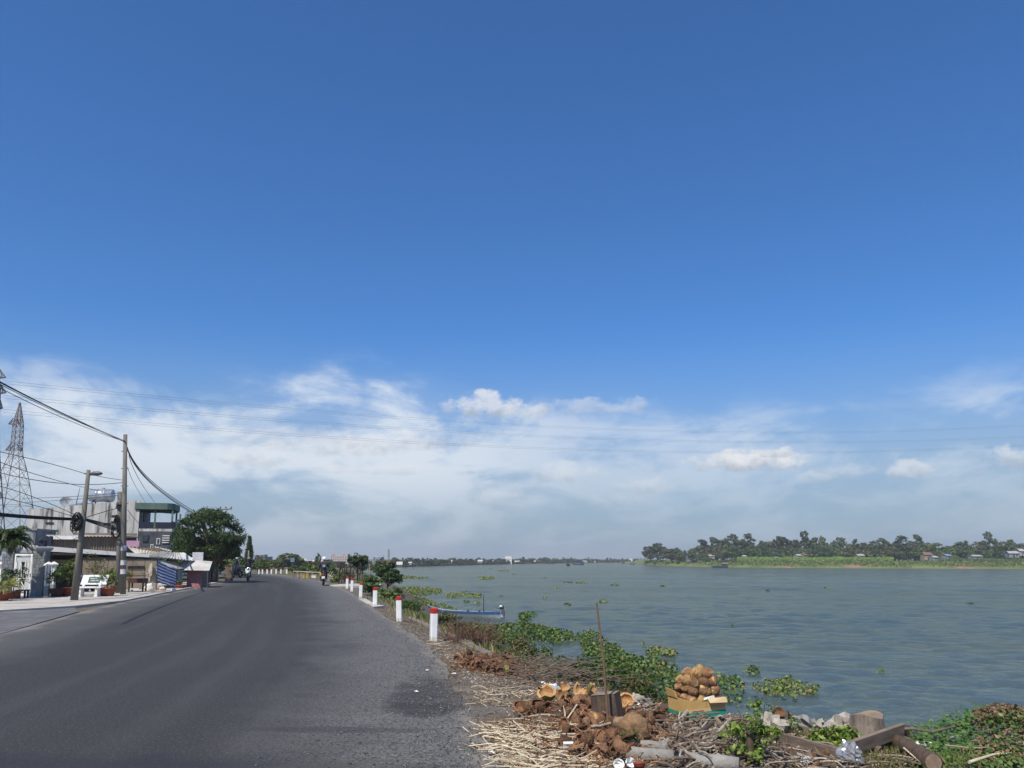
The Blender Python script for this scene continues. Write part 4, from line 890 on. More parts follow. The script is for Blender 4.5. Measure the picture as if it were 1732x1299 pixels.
# --- cables
def cable(pts, r, label, group=None, name='power_cable', n=28):
    """pts: three or more world points; a smooth hanging line through them"""
    P_ = [Vector(p) for p in pts]; out = []
    if len(P_) == 3:
        a, m, b = P_; c = m * 2 - (a + b) * .5
        out = [a * (1 - t) ** 2 + c * 2 * t * (1 - t) + b * t * t for t in [i / n for i in range(n + 1)]]
    else: out = P_
    o = MB().tube(out, r, 5).build(name, M_BLACK); tag(o, label, 'cable', group); return o
tA = Vector(P(212, 746, b0.y)); tA2 = Vector(P(215, 756, b0.y))
for k, (dy0, dym) in enumerate(((0, 0), (5, 3), (11, 8), (3, 1))):
    cable([P(-60, 612 + dy0, 16), P(100, 696 + dym, 24), tA + Vector((0, 0, -.02 * k))], .010 if k != 3 else .013, 'thick black cable sagging from upper left to the tall pole top', 'cable bundle to the tall pole')
for k, dm in enumerate((0, 3, 5)): cable([tA2 + Vector((0, 0, -.03 * k)), P(258, 815 + dm, 46), P(330, 866 + dm, 57)], .022, 'black cable hanging from the tall pole down to the big tree', 'cables from tall pole to tree')
tC = dC + Vector(b2)
spec = [((-10, 762, 26), (80, 783, 28.5), (143, 801, 30.6), .012, 'thin cable running to the top of the leaning lamp pole'),
        ((152, 802, 30.7), (180, 808, 33), (208, 812, 35.6), .012, 'short cable between leaning lamp pole top and tall pole'),
        ((-10, 776, 30), (80, 808, 33), (175, 832, 58), .014, 'thin cable passing behind the lattice tower towards the water tank'),
        ((-10, 797, 28), (110, 818, 32), (209, 816, 35.7), .014, 'sagging thin cable crossing behind the leaning lamp pole'),
        ((-10, 820, 26), (60, 842, 29), (138, 876, 30.7), .012, 'slanting cable from left edge down to the coil on the lamp pole'),
        ((-10, 838, 26), (70, 858, 29), (138, 878, 30.7), .012, 'lower slanting cable from left edge to the lamp pole coil'),
        ((40, 843, 50), (120, 840, 42), (200, 834, 35.9), .012, 'nearly level thin cable ending at the short pole top'),
        ((40, 850, 50), (120, 845, 42), (200, 838, 35.9), .012, 'second nearly level thin cable ending at the short pole'),
        ((140, 877, 30.7), (175, 866, 33), (205, 858, 35.8), .016, 'cable rising from the lamp pole coil to the short pole'),
        ((218, 770, 35.8), (236, 812, 44), (262, 850, 57), .014, 'thin cable dropping from the tall pole to the green balcony'),
        ((216, 790, 35.8), (228, 820, 44), (246, 850, 57), .012, 'second thin cable dropping from the tall pole to the balcony roof'),
        ((216, 862, 35.8), (232, 882, 39), (248, 896, 44), .012, 'short cable running down from the tall pole past the balcony'),
        ((88, 902, 46), (110, 914, 40), (136, 905, 31), .012, 'pale sagging wire in front of the brown shed')]
for a, m, b, r, lb in spec: cable([P(*a), P(*m), P(*b)], r, lb)
for k in range(4):
    z = k * .035
    cable([P(-20, 866 + k * 1.6, 25.5), P(60, 873 + k * 1.4, 28.4), P(138, 877 + k, 30.7)], .02, 'thick black telephone cable bundle crossing the palm to the lamp pole', 'telephone cable bundle at the palm')
    cable([P(140, 876 + k, 30.7), P(172, 884 + k * 2, 33), P(202, 892 + k * 2.5, 35.7)], .022, 'black telephone cable between lamp pole coil and short pole', 'telephone cables between the poles')
# --- lattice towers and high voltage lines
def lattice_tower(name, label, base, H, wb, wt, m, beak, rz=0.0, arms=()):
    t = thing(name, label, 'transmission tower', base, rz); prof = [(0, wb), (.55, wb * .42), (.68, wt), (.86, wt * .85), (1.0, .08)]
    zs = [0]; z = 0.0
    def wid(z): return float(np.interp(z / H, [p[0] for p in prof], [p[1] for p in prof]))
    while zs[-1] < H - .5: zs.append(min(H, zs[-1] + max(.9, wid(zs[-1]) * .78)))
    leg = .11
    for sx in (-1, 1):
        for sy in (-1, 1):
            mb = MB()
            for a, b in zip(zs[:-1], zs[1:]): mb.bar((sx * wid(a) / 2, sy * wid(a) / 2, a), (sx * wid(b) / 2, sy * wid(b) / 2, b), leg)
            mb.build('leg', m, t)
    mb = MB()
    for a, b in zip(zs[:-1], zs[1:]):
        for f in range(4):
            c_, s_ = math.cos(f * math.pi / 2), math.sin(f * math.pi / 2)
            def q(u, w, z): x, y = u * w / 2, -w / 2; return (x * c_ - y * s_, x * s_ + y * c_, z)
            mb.bar(q(-1, wid(a), a), q(1, wid(b), b), .06); mb.bar(q(1, wid(a), a), q(-1, wid(b), b), .06); mb.bar(q(-1, wid(b), b), q(1, wid(b), b), .06)
    mb.build('bracing', m, t)
    for (fz, L, sides) in arms:
        z = H * fz; w = wid(z)
        for sx in sides:
            mb = MB(); tip = (sx * (w / 2 + L), 0, z)
            for sy in (-1, 1): mb.bar((sx * w / 2, sy * w / 2, z), tip, .11); mb.bar((sx * w / 2, sy * w / 2, z + 1.1), tip, .11); mb.bar((sx * w / 2, sy * w / 2, z + 1.1), (sx * (w / 2 + L * .5), sy * w / 4, z), .08)
            mb.build('crossarm', m, t)
    return t
pt = P(13, 945, 150); lattice_tower('lattice_tower', 'red and white lattice power tower standing behind the roofs', (pt.x, 150, -.04), P(23, 679, 150).z, 8.6, 1.6, M_RUST, True, R(8), ((.70, 1.2, (-1, .55)), (.86, 1.15, (-1, .1))))
pt = P(-38, 945, 92); TW2 = lattice_tower('lattice_tower', 'dark lattice power tower cut by the left picture edge', (pt.x, 92, -.04), P(-5, 602, 92).z, 4.6, 1.5, M_GALV, True, R(6), ((.90, 1.0, (1, -1)), (.828, 1.0, (1, -1)), (.755, .7, (1, -1))))
for i, pts in enumerate((((8, 645), (440, 684), (870, 718), (1300, 733), (1732, 716), (2250, 660)), ((8, 670), (440, 704), (870, 737), (1300, 746.5), (1732, 737), (2250, 690)), ((6, 693), (440, 729), (870, 756), (1300, 765), (1732, 752), (2250, 705)))):
    xs = [p[0] for p in pts]; ys = [p[1] for p in pts]; cf = np.polyfit(xs, ys, 3)
    W_ = []
    for px in np.linspace(pts[0][0], 2250, 60):
        t = (px - pts[0][0]) / (2250 - pts[0][0]); W_.append(P(px, float(np.polyval(cf, px)), 92 + 190 * t))
    for s in (0, 1):
        o = MB().tube([p + Vector((0, 0, -.35 * s)) for p in W_], .013, 5).build('power_line', M_DSTEEL)
        tag(o, ('upper', 'middle', 'lowest')[i] + ' twin high voltage line strung across the sky over the river', 'power line', ('upper', 'middle', 'lowest')[i] + ' twin power line')
# --- trees of the left side
def left_trees():
    # big dome-shaped roadside tree
    b = G(363, 986); rr = random.Random(9); e = []
    for k in range(60):
        a = rr.uniform(0, 6.283); f = math.sqrt(rr.uniform(.0, 1)); r = 2.15 * f
        zt = 4.55 - 1.9 * f ** 2.6; zb = 2.5 - 1.0 * f; e.append((r * math.cos(a) - .55, r * math.sin(a), zt if rr.random() < .62 else rr.uniform(zb, zt), .55, .55, .30))
    for k in range(40): a = rr.uniform(0, 6.283); f = rr.uniform(.5, 1) if math.cos(a) > .3 else rr.uniform(.2, 1); e.append((2.0 * f * math.cos(a) - .55, 2.0 * f * math.sin(a), rr.uniform(1.2 if math.cos(a) < .2 else 1.9, 2.9), .5, .5, .35))
    t = thing('tree', 'big dark green dome shaped tree overhanging the road edge', 'tree', (b.x, b.y, -.03), 0, None, 1.04)
    mesh_obj('crown', crown_mesh('crown', e, 800, 34, .27, .075, 77, L_DARK, .45, .2), t); mesh_obj('trunk', trunk_mesh('trunk', 3.0, .17, e, 78, None, 26, .04), t)
    # areca palm behind the garden wall
    p = P(-12, 945, 31); t = thing('palm_tree', 'dark feathery palm at the left edge above the garden wall', 'palm tree', (p.x, p.y, .05)); tm, tip = palm_trunk(2.25, .08, 3); mesh_obj('trunk', tm, t)
    mesh_obj('crown', frond_crown('crown', 46, 1.25, 2.0, L_DARK, 12, 26, .04, .40, 1.05), t, tip)
    p = P(298, 945, 57); t = thing('shrub', 'dark leafy mass filling the gap between balcony house and big tree', 'shrub', (p.x, p.y, -.04), 0, None, 1.1); mesh_obj('foliage', STOCK['bush3'][0], t); mesh_obj('stem', STOCK['bush3'][1], t)
    p = P(22, 945, 36); t = thing('shrub', 'dark green shrub behind the left gate pillar', 'shrub', (p.x, p.y, .05), 0, None, .62); mesh_obj('foliage', STOCK['bush3'][0], t); mesh_obj('stem', STOCK['bush3'][1], t)
    p = P(77, 945, 52); t = thing('roof_plant', 'yellow green plants growing on a roof left of the brown shed', 'plant', (p.x, p.y, P(77, 917, 52).z), 0, None, .3); mesh_obj('foliage', STOCK['bush1'][0], t); mesh_obj('stem', STOCK['bush1'][1], t)
    q = thing('house', 'low dark house with white eave left of the brown shed', 'house', (P(70, 945, 52.6).x, 52.6, -.04), R(5)); zt = P(70, 918, 52.6).z
    MB().b2((-1.1, 0, 0), (.9, 2.5, zt - .12)).build('wall', M_BROWN, q); MB().b2((-1.2, -.25, zt - .118), (1.0, 2.7, zt)).build('roof', M_DARK, q); MB().b2((-1.2, -.3, zt - .46), (1.0, -.251, zt - .30)).build('eave', M_WHITE, q)
    # columnar pine
    p = P(421, 945, 80); t = thing('pine_tree', 'slim pointed columnar pine standing alone left of the road bend', 'pine tree', (p.x, p.y, -.04)); H = P(421, 904, 80).z
    V, Fc = [], []; rr = random.Random(3); mb = MB(); lv = []
    for k in range(26):
        z = .5 + (H - .6) * k / 26; L = .66 * (1 - k / 26) ** 1.05 + .04
        for j in range(9):
            a = rr.uniform(0, 6.283); d = Vector((math.cos(a), math.sin(a), rr.uniform(.05, .35))); lv += [(Vector((0, 0, z)) + d * L * f) for f in (.35, .6, .8, 1.0)]
    C = np.array([tuple(v) for v in lv for _ in range(8)]) + np.random.default_rng(4).normal(0, .05, (len(lv) * 8, 3)); N = C * np.array([1, 1, .1]); V, Fc = leaves(C, N, .085, 5, .35)
    mesh_obj('crown', fast_mesh('crown', V, Fc, 4, L_DARK), t); mesh_obj('trunk', MB().tube([(0, 0, 0), (0, 0, H)], [.1, .02], 7).mesh('trunk', BARK), t)
    # shrubs and trees along the road behind the big tree
    spec = [('bush3', 352, 952, 66, 1.5, 'dense dark shrub in the shade behind the pink stall'), ('bush1', 393, 965, 72, .62, 'light shrub at the road edge just right of the big tree'), ('bush0', 402, 968, 80, .5, 'low roadside bush left of the parked rider'),
            ('bush0', 436, 966, 96, .55, 'low bush right of the columnar pine'), ('bush1', 452, 966, 100, .5, 'light green low bush behind the bend posts'), ('bush0', 405, 958, 110, .9, 'broad bush behind the columnar pine to its left'), ('bush2', 385, 955, 120, 1.0, 'olive bush far behind the big tree'),
            ('bush2', 445, 958, 130, .8, 'olive bush far behind the bend, right of the pine')]
    for key, px, py, Y, s, lb in spec:
        p = P(px, 945, Y); t = plant_tree('bush', lb, 'bush', (p.x, Y, -.05), STOCK[key][0], STOCK[key][1], s, rnd.uniform(0, 6))
left_trees()
# ------------------------------------------------------------------ road edge ahead: marker posts, riders, landing
M_POSTW = mat('marker_white', (.82, .82, .80), (.74, .74, .72), 6, .5, .1, 30, c3=(.55, .52, .47), sc3=9, f3=(.68, .8))
M_MUD = mat('muddy_white', (.55, .48, .40), (.72, .69, .64), 14, .85, .2, 30)
M_POSTR = mat('marker_red', (.46, .03, .025), (.36, .025, .02), 6, .55, c3=(.5, .3, .27), sc3=16, f3=(.66, .76))
def marker_post(loc_, label, group, h=.66, w=.145):
    t = thing('marker_post', label, 'marker post', loc_, R(14) + rnd.uniform(-.08, .08), group)
    hw = w / 2
    b = MB().prism([(-hw, -hw + .02), (-hw + .02, -hw), (hw - .02, -hw), (hw, -hw + .02), (hw, hw), (-hw, hw)], .075, h * .83); b.build('shaft', M_POSTW, t); MB().prism([(-hw, -hw + .02), (-hw + .02, -hw), (hw - .02, -hw), (hw, -hw + .02), (hw, hw), (-hw, hw)], -.15, .075).build('muddy_foot', M_MUD, t)
    MB().prism([(-hw, -hw + .02), (-hw + .02, -hw), (hw - .02, -hw), (hw, -hw + .02), (hw, hw), (-hw, hw)], h * .83, h * .97).build('red_band', M_POSTR, t)
    MB().lathe([(w * .70, 0), (w * .55, h * .03)], 4, (0, 0, h * .97)).build('cap', M_POSTR, t, rot=(0, 0, R(45)))
    t.rotation_euler.x = rnd.uniform(-.03, .03); t.rotation_euler.y = rnd.uniform(-.035, .035); return t
ords = ['nearest', 'second', 'third', 'fourth', 'fifth', 'sixth']
for i, (px, py) in enumerate(((733.5, 1083), (675, 1050), (634, 1025), (610, 1011), (595, 1000), (587, 995.5))):
    a = G(px, py, -.03); marker_post((a.x, a.y, -.03), ords[i] + ' red topped white marker post along the river side of the road', 'marker posts along the river side')
for i, (px, py) in enumerate(((438, 971.5), (444, 971.4), (452, 971.2), (459, 971), (467, 970.6), (475, 970.6), (485, 971))):
    a = G(px, py, -.03); p = marker_post((a.x, a.y, -.03), 'tiny white marker post on the far bend, number %s from the pine' % ['one', 'two', 'three', 'four', 'five', 'six', 'seven'][i], 'marker posts on the far bend', .6, .16)
def landing():
    poly = [G(552, 989.5), G(632, 987), G(648, 988.5), G(640, 991), G(566, 992)]
    mb = MB().prism([(p.x, p.y) for p in poly], -.5, .03); tag(mb.build('concrete_landing', M_CONC), kind='structure')
    poly = [G(606, 1013), G(618, 1012.5), G(634, 1022), G(650, 1025), G(632, 1027)]
    MBp = MB().prism([(p.x, p.y) for p in poly], -.3, .012); tag(MBp.build('concrete_strip', M_CONC), kind='structure')
    # low retaining edge of the bank
    mb = MB(); pts = [(G(px, py, -.05)) for px, py in ((668, 1040), (684, 1049), (700, 1057), (720, 1065), (740, 1075), (755, 1082), (768, 1091), (780, 1097), (792, 1105))]
    for a, b in zip(pts[:-1], pts[1:]): mb.bar((a.x + .42, a.y, -.16 + rnd.uniform(-.015, .015)), (b.x + .42, b.y, -.17 + rnd.uniform(-.015, .015)), .2, .15)
    tag(mb.build('retaining_kerb', mat('weathered_kerb', (.24, .20, .16), (.15, .125, .10), 3, .9, .6, 25)), 'weathered concrete edge along the bank behind the marker posts', 'kerb')
landing()
# --- riders
M_TYRE = mat('tyre', (.015, .015, .016), (.022, .022, .022), 20, .9); M_CHROME = mat('chrome', (.5, .5, .5), (.4, .4, .4), 10, .2, metal=.9)
M_BLKP = mat('black_plastic', (.02, .02, .022), (.03, .03, .03), 10, .35, spec=.5); M_REDL = mat('tail_lamp', (.35, .01, .01), (.3, .01, .01), 5, .2); M_SCW = mat('scooter_white', (.75, .75, .76), (.7, .7, .7), 3, .25, spec=.5)
M_BLUEP = mat('scooter_dark_blue', (.02, .03, .07), (.015, .02, .05), 3, .25, spec=.5); M_YBAG = mat('yellow_bag', (.50, .36, .05), (.42, .30, .04), 6, .8); M_HELW = mat('helmet_white', (.80, .80, .80), (.75, .75, .75), 3, .25, spec=.5)
def make_bike(label, loc_, rz, m, extra=False):
    t = thing('motorbike', label, 'motorbike', loc_, rz)
    for y in (-.6, .6):
        w = MB(); prof = [(.215, -.045), (.27, -.05), (.295, -.02), (.295, .02), (.27, .05), (.215, .045), (.215, -.045)]
        w.lathe(prof, 22, cap=False); w.v = [(v[2], v[0] + y, v[1] + .295) for v in w.v]; wo_ = w.build('wheel', M_TYRE, t, True)
        r = MB().lathe([(.03, -.05), (.05, -.05), (.05, .05), (.03, .05)], 10); 
        for k in range(10): a = k * .6283; r.bar((.04 * math.cos(a), .04 * math.sin(a), 0), (.22 * math.cos(a), .22 * math.sin(a), 0), .014)
        r.v = [(v[2], v[0] + y, v[1] + .295) for v in r.v]; r.build('rim', M_CHROME, wo_)
    MB().tube([(0, .62, .3), (0, .5, .62), (0, .42, .98)], [.035, .05, .04], 8).build('fork', M_CHROME, t)
    MB().tube([(0, .78, .58), (0, .62, .63), (0, .46, .55)], [.05, .075, .05], 8).build('front_fender', m, t, True)
    MB().blob((0, .46, .72), (.20, .12, .26), 2, .12, 14, 10).build('front_shield', m, t, True)
    MB().tube([(0, .4, .6), (0, .2, .42), (0, -.1, .45), (0, -.5, .62), (0, -.85, .74)], [.1, .1, .13, .14, .06], 10).build('body', m, t, True)
    MB().blob((0, .02, .36), (.13, .22, .15), 4, .3, 12, 8).build('engine', M_DSTEEL, t)
    MB().tube([(0, .12, .72), (0, -.2, .76), (0, -.55, .82), (0, -.72, .82)], [.06, .13, .12, .05], 10).build('seat', M_BLKP, t, True)
    hb = MB().tube([(-.34, .3, 1.05), (-.18, .38, 1.0), (.18, .38, 1.0), (.34, .3, 1.05)], .018, 7).build('handlebar', M_BLKP, t)
    for s in (-1, 1):
        MB().tube([(s * .2, .38, 1.02), (s * .27, .36, 1.2)], .008, 5).build('mirror_stem', M_BLKP, hb); MB().blob((s * .28, .36, 1.23), (.055, .015, .035), 1, .1, 10, 6).build('mirror', M_BLKP, hb)
    MB().blob((0, .56, .9), (.1, .06, .085), 5, .1, 12, 8).build('headlight', M_CHROME, t, True); MB().blob((0, -.9, .68), (.08, .03, .04), 6, .1, 10, 6).build('tail_lamp', M_REDL, t)
    MB().tube([(.1, .05, .26), (.16, -.35, .28), (.17, -.75, .36)], [.025, .05, .045], 8).build('exhaust', M_CHROME, t); MB().b2((-.09, -.96, .42), (.09, -.94, .58)).build('number_plate', M_WHITE, t)
    MB().tube([(0, -.6, .62), (0, -.85, .55), (0, -.94, .42)], [.07, .06, .04], 8).build('rear_fender', M_BLKP, t)
    if extra:
        MB().blob((-.16, .12, .62), (.1, .12, .15), 8, .3, 10, 8).build('hung_bag', M_YBAG, t, True)
    return t
def cloth_mat(name, shirt, trousers, skin=(.22, .12, .075)):
    m = bpy.data.materials.new(name); m.use_nodes = True; nt = m.node_tree; q = NG(nt); b = nt.nodes['Principled BSDF']
    t = q.n('ShaderNodeTexCoord'); s = q.n('ShaderNodeSeparateXYZ'); nt.links.new(t.outputs['Object'], s.inputs[0]); n = q.noise(t.outputs['Object'], 18, 4)
    col = q.mix(q.m('GREATER_THAN', s.outputs[2], .93), (*trousers, 1), (*shirt, 1)); col = q.mix(q.m('GREATER_THAN', s.outputs[2], 1.44), col, (*skin, 1))
    hands = q.m('MULTIPLY', q.m('GREATER_THAN', s.outputs[1], .26), q.m('GREATER_THAN', s.outputs[2], .9)); col = q.mix(hands, col, (*skin, 1))
    col = q.mix(q.m('MULTIPLY', q.m('LESS_THAN', s.outputs[2], .34), 1.0), col, (.03, .025, .02, 1)); col = q.mix(q.m('MULTIPLY', n, .3), col, (.01, .01, .01, 1))
    nt.links.new(col, b.inputs['Base Color']); b.inputs['Roughness'].default_value = .85; return m
def make_rider(label, loc_, rz, m, helmet):
    t = thing('person', label, 'person', loc_, rz)
    J = [((0, -.16, .90), .135), ((0, -.13, 1.06), .125), ((0, -.07, 1.24), .145), ((0, -.02, 1.385), .075), ((0, .0, 1.46), .055), ((0, .03, 1.53), .082), ((0, .035, 1.62), .092), ((0, .03, 1.69), .05)]
    E = [(i, i + 1) for i in range(7)]
    def chain(root, pts):
        p = root
        for c_, r in pts: J.append((c_, r)); E.append((p, len(J) - 1)); p = len(J) - 1
        return p
    for s in (-1, 1):
        h = chain(2, [((s * .18, -.05, 1.345), .068), ((s * .255, .06, 1.16), .05), ((s * .28, .25, 1.09), .038), ((s * .285, .31, 1.085), .036), ((s * .29, .36, 1.075), .03)])
        for k, (dx, L) in enumerate(((-.03, .06), (-.012, .07), (.008, .066), (.026, .055))): chain(h, [((s * (.29 + dx), .39 + L * .35, 1.07), .0095), ((s * (.29 + dx), .40 + L * .4, 1.03), .0085)])
        chain(h - 1, [((s * .255, .36, 1.06), .011), ((s * .25, .385, 1.03), .009)])
        chain(0, [((s * .10, -.10, .87), .105), ((s * .15, .22, .80), .08), ((s * .17, .30, .74), .066), ((s * .165, .18, .48), .055), ((s * .16, .12, .30), .042), ((s * .165, .24, .275), .038), ((s * .165, .32, .27), .03)])
    me = bpy.data.meshes.new('body'); me.from_pydata([j[0] for j in J], E, []); me.materials.append(m); o = mesh_obj('body', me, t)
    o.modifiers.new('skin', 'SKIN'); 
    for i, v in enumerate(me.skin_vertices[0].data): v.radius = (J[i][1], J[i][1]); v.use_root = (i == 0)
    sb = o.modifiers.new('sub', 'SUBSURF'); sb.levels = 1; sb.render_levels = 1
    if helmet is not None:
        h = MB().lathe([(.128, -.02), (.135, .04), (.128, .1), (.1, .15), (.05, .18), (.01, .185)], 16, (0, .035, 1.58)); hh = h.build('helmet', helmet, t, True)
        MB().prism([(-.1, .14), (.1, .14), (.07, .22), (-.07, .22)], 1.60, 1.612).build('visor', helmet, hh)
    return t
def place(px, py): a = G(px, py); return (a.x, a.y, .002)
C1 = cloth_mat('rider_navy', (.016, .022, .04), (.02, .02, .028)); C2 = cloth_mat('rider_dark', (.03, .035, .05), (.04, .04, .06)); C3 = cloth_mat('rider_blue', (.04, .06, .12), (.02, .02, .03))
l1 = place(547, 990); make_bike('dark motorbike ridden away along the river side with a yellow bag', l1, R(12), M_BLUEP, True); p1 = make_rider('person in dark clothes and white helmet riding away near the marker posts', l1, R(12), C1, M_HELW)
MB().b2((-.07, -.30, 1.12), (.09, -.265, 1.26)).build('shirt_print', mat('shirt_print', (.45, .46, .5), (.2, .2, .25), 20, .8), p1)
l2 = place(419.5, 982.5); make_bike('white scooter coming towards the viewer on the left lane', l2, R(195), M_SCW); make_rider('person in dark clothes riding the oncoming white scooter', l2, R(195), C2, mat('helmet_grey', (.2, .2, .22), (.15, .15, .17), 5, .3))
l3 = place(400, 978); make_bike('dark scooter at the left road edge beside the bushes', l3, R(170), M_BLUEP); make_rider('person in blue on the dark scooter at the left road edge', l3, R(170), C3, mat('helmet_pale', (.4, .42, .45), (.3, .3, .33), 5, .3))
# --- things on the river side ahead
def river_side():
    # papaya-like tree
    a = G(605, 986); t = thing('tree', 'slender small tree with a flat leafy top rising behind the marker posts', 'tree', (a.x, a.y, -.2)); H = P(604, 938, a.y).z
    e = [(.0, 0, H + .0, .5, .5, .22), (-.35, .1, H - .1, .4, .4, .2), (.4, 0, H - .12, .4, .4, .22), (.1, .3, H - .35, .45, .45, .25), (-.15, -.3, H - .45, .4, .4, .25), (.25, .1, H - .65, .3, .3, .2)]
    mesh_obj('crown', crown_mesh('crown', e, 90, 24, .17, .075, 31, L_DARK, .5, .3), t); mesh_obj('trunk', trunk_mesh('trunk', H - .3, .05, e, 32, None, 8, .03), t)
    # dense round shrub leaning over the bank
    a = G(654, 1001, -.3); t = thing('shrub', 'dense round dark green shrub leaning over the river bank behind the posts', 'shrub', (a.x, a.y, -.55)); z0 = .55
    e = [(-.25, 0, 1.0 + z0, .55, .55, .4), (.25, .1, .75 + z0, .55, .55, .4), (.1, -.2, .55 + z0, .5, .5, .35), (.55, 0, .5 + z0, .38, .4, .3), (-.55, .1, 1.1 + z0, .35, .35, .28), (.0, .2, 1.25 + z0, .4, .4, .25)]
    mesh_obj('foliage', crown_mesh('foliage', e, 190, 26, .17, .08, 33, L_DARK, .4, .3), t); mesh_obj('stem', trunk_mesh('stem', .75 + z0, .05, e, 34, None, 10, .08), t)
    spec = [('bush0', 629, 1003, .0, .34, 'leafy olive green bush beside the fourth marker post'), ('bush1', 655, 1020, -.35, .30, 'pale grass-green bush beside the third marker post'), ('bush1', 573, 985, 0, .27, 'bright green clump by the landing behind the rider'), ('bush0', 566, 976, 0, .36, 'yellow green bush just right of the rider'),
            ('bush1', 530, 972, 0, .45, 'light green bush left of the rider behind the rail'), ('bush0', 516, 970, 0, .42, 'green bush behind the pale rail at the bend'), ('bush2', 583, 982, 0, .36, 'dark olive bush beside the slender tree'), ('bush0', 500, 969, 0, .35, 'small bush at the far end of the pale rail'),
            ('bush3', 668, 1012, -.6, .26, 'dark grassy clump on the bank under the round shrub'), ('bush2', 620, 993, -.2, .26, 'dry brownish bush by the landing edge')]
    for key, px, py, z, s, lb in spec:
        a = G(px, py, z); t = plant_tree('bush', lb, 'bush', (a.x, a.y, z - .08), STOCK[key][0], STOCK[key][1], s, rnd.uniform(0, 6))
    # weathered timber rack
    a = G(592, 987); t = thing('timber_rack', 'dark weathered timber rack of posts beside the slender tree', 'rack', (a.x, a.y, -.15)); rr = random.Random(5)
    for k in range(9): x = -.85 + k * .2 + rr.uniform(-.05, .05); MB().bar((x, rr.uniform(0, .5), 0), (x + rr.uniform(-.08, .08), rr.uniform(0, .5), rr.uniform(.9, 1.5)), .06).build('post', M_DARK, t)
    for z in (.45, .85, 1.2): MB().bar((-.9, .2, z), (.85, .25, z + rr.uniform(-.1, .1)), .05).build('rail', M_DARK, t)
    # pale rail along the bend
    for (pts, lb) in ((((496, 966), (545, 968.5)), 'pale horizontal rail on posts left of the rider at the road bend'), (((549, 969.5), (566, 977)), 'short pale rail sloping down right of the rider')):
        A, B = [P(px, py, 62) for px, py in pts]; t = thing('rail', lb, 'rail', (A.x, 62, -.05)); A0 = loc(t, A); B0 = loc(t, B)
        MB().bar(A0, B0, .06, .06).build('beam', M_TINB, t); n = 5 if (B0 - A0).length > 2 else 2
        for k in range(n + 1): q = A0.lerp(B0, k / n); MB().b2((q.x - .04, .05, 0), (q.x + .04, .12, q.z - .05)).build('post', M_BROWN, t)
    A = P(556, 985, 60); t = thing('leaning_board', 'pale boards leaning in a heap right of the rider', 'boards', (A.x, 60, -.05))
    for k in range(4): MB().bar((-.2 + .12 * k, 0, 0), (.1 + .12 * k, .1, .75 - .1 * k), .12, .03).build('board', M_TIN if k % 2 else M_TAN, t)
    for i, (px, py, c, w, h, lb) in enumerate(((517, 977, M_YBAG, .5, .28, 'orange yellow crate by the road below the pale rail'), (531, 977, M_WHITE, .42, .22, 'white box at the road edge left of the rider'), (507, 975, M_TAN, .5, .25, 'brown carton below the far end of the pale rail'))):
        a = G(px, py); t = thing('crate', lb, 'crate', (a.x, a.y, -.03), R(10)); MB().b2((-w / 2, -.2, 0), (w / 2, .2, h)).build('body', c, t); MB().b2((-w / 2 - .02, -.22, h), (w / 2 + .02, .22, h + .03)).build('rim', c, t)
    # sign and thin posts
    p = P(495, 945, 96); t = thing('road_sign', 'small grey blue road sign on a post at the far bend', 'road sign', (p.x, 96, -.04)); MB().tube([(0, 0, 0), (0, 0, P(495, 943, 96).z)], .05, 6).build('post', M_DSTEEL, t)
    MB().b2((-.25, -.09, P(495, 950, 96).z), (.25, -.055, P(495, 943, 96).z)).build('plate', mat('sign_blue_grey', (.16, .22, .30), (.12, .18, .26), 3, .5), t)
    for px, top, bot, Y, lb in ((624.5, 955, 996, 40, 'pale bamboo stake standing at the left of the round shrub'), (630, 970, 1000, 38, 'short stake beside the olive bush near the posts')):
        a = P(px, bot, Y); o = MB().tube([(0, 0, -.3), (0, 0, P(px, top, Y).z - a.z)], .025, 6).build('stake', M_TAN, None, False, tuple(a)); tag(o, lb, 'stake')
river_side()
# ------------------------------------------------------------------ far shore, island, boats
def place_stock(kind, px, Y, z, top_py, wpx, name, label, cat, group):
    cw = {'round': 7.6, 'tall': 3.8, 'cone': 4.0, 'bush': 4.3, 'palm': 6.0}[kind.rstrip('0123456789')]; ch = {'round': 9.0, 'tall': 10.0, 'cone': 9.6, 'bush': 2.75, 'palm': 7.0}[kind.rstrip('0123456789')]
    if z is None: z = gz(P(px, 945, Y).x, Y) - .05
    p = P(px, top_py, Y); sz = max(.05, (p.z - z) / ch); sx = wpx * Y / F / cw
    p0 = P(px, 945, Y)
    return plant_tree(name, label, cat, (p0.x, Y, z), STOCK[kind][0], STOCK[kind][1], (sx, sx, sz), rnd.uniform(0, 6), group)
M_BROWNR = mat('faded_red_roof', (.24, .13, .09), (.18, .10, .07), 2, .85)
M_DULLW = mat('dull_white_roof', (.42, .41, .39), (.33, .32, .30), 2, .8)
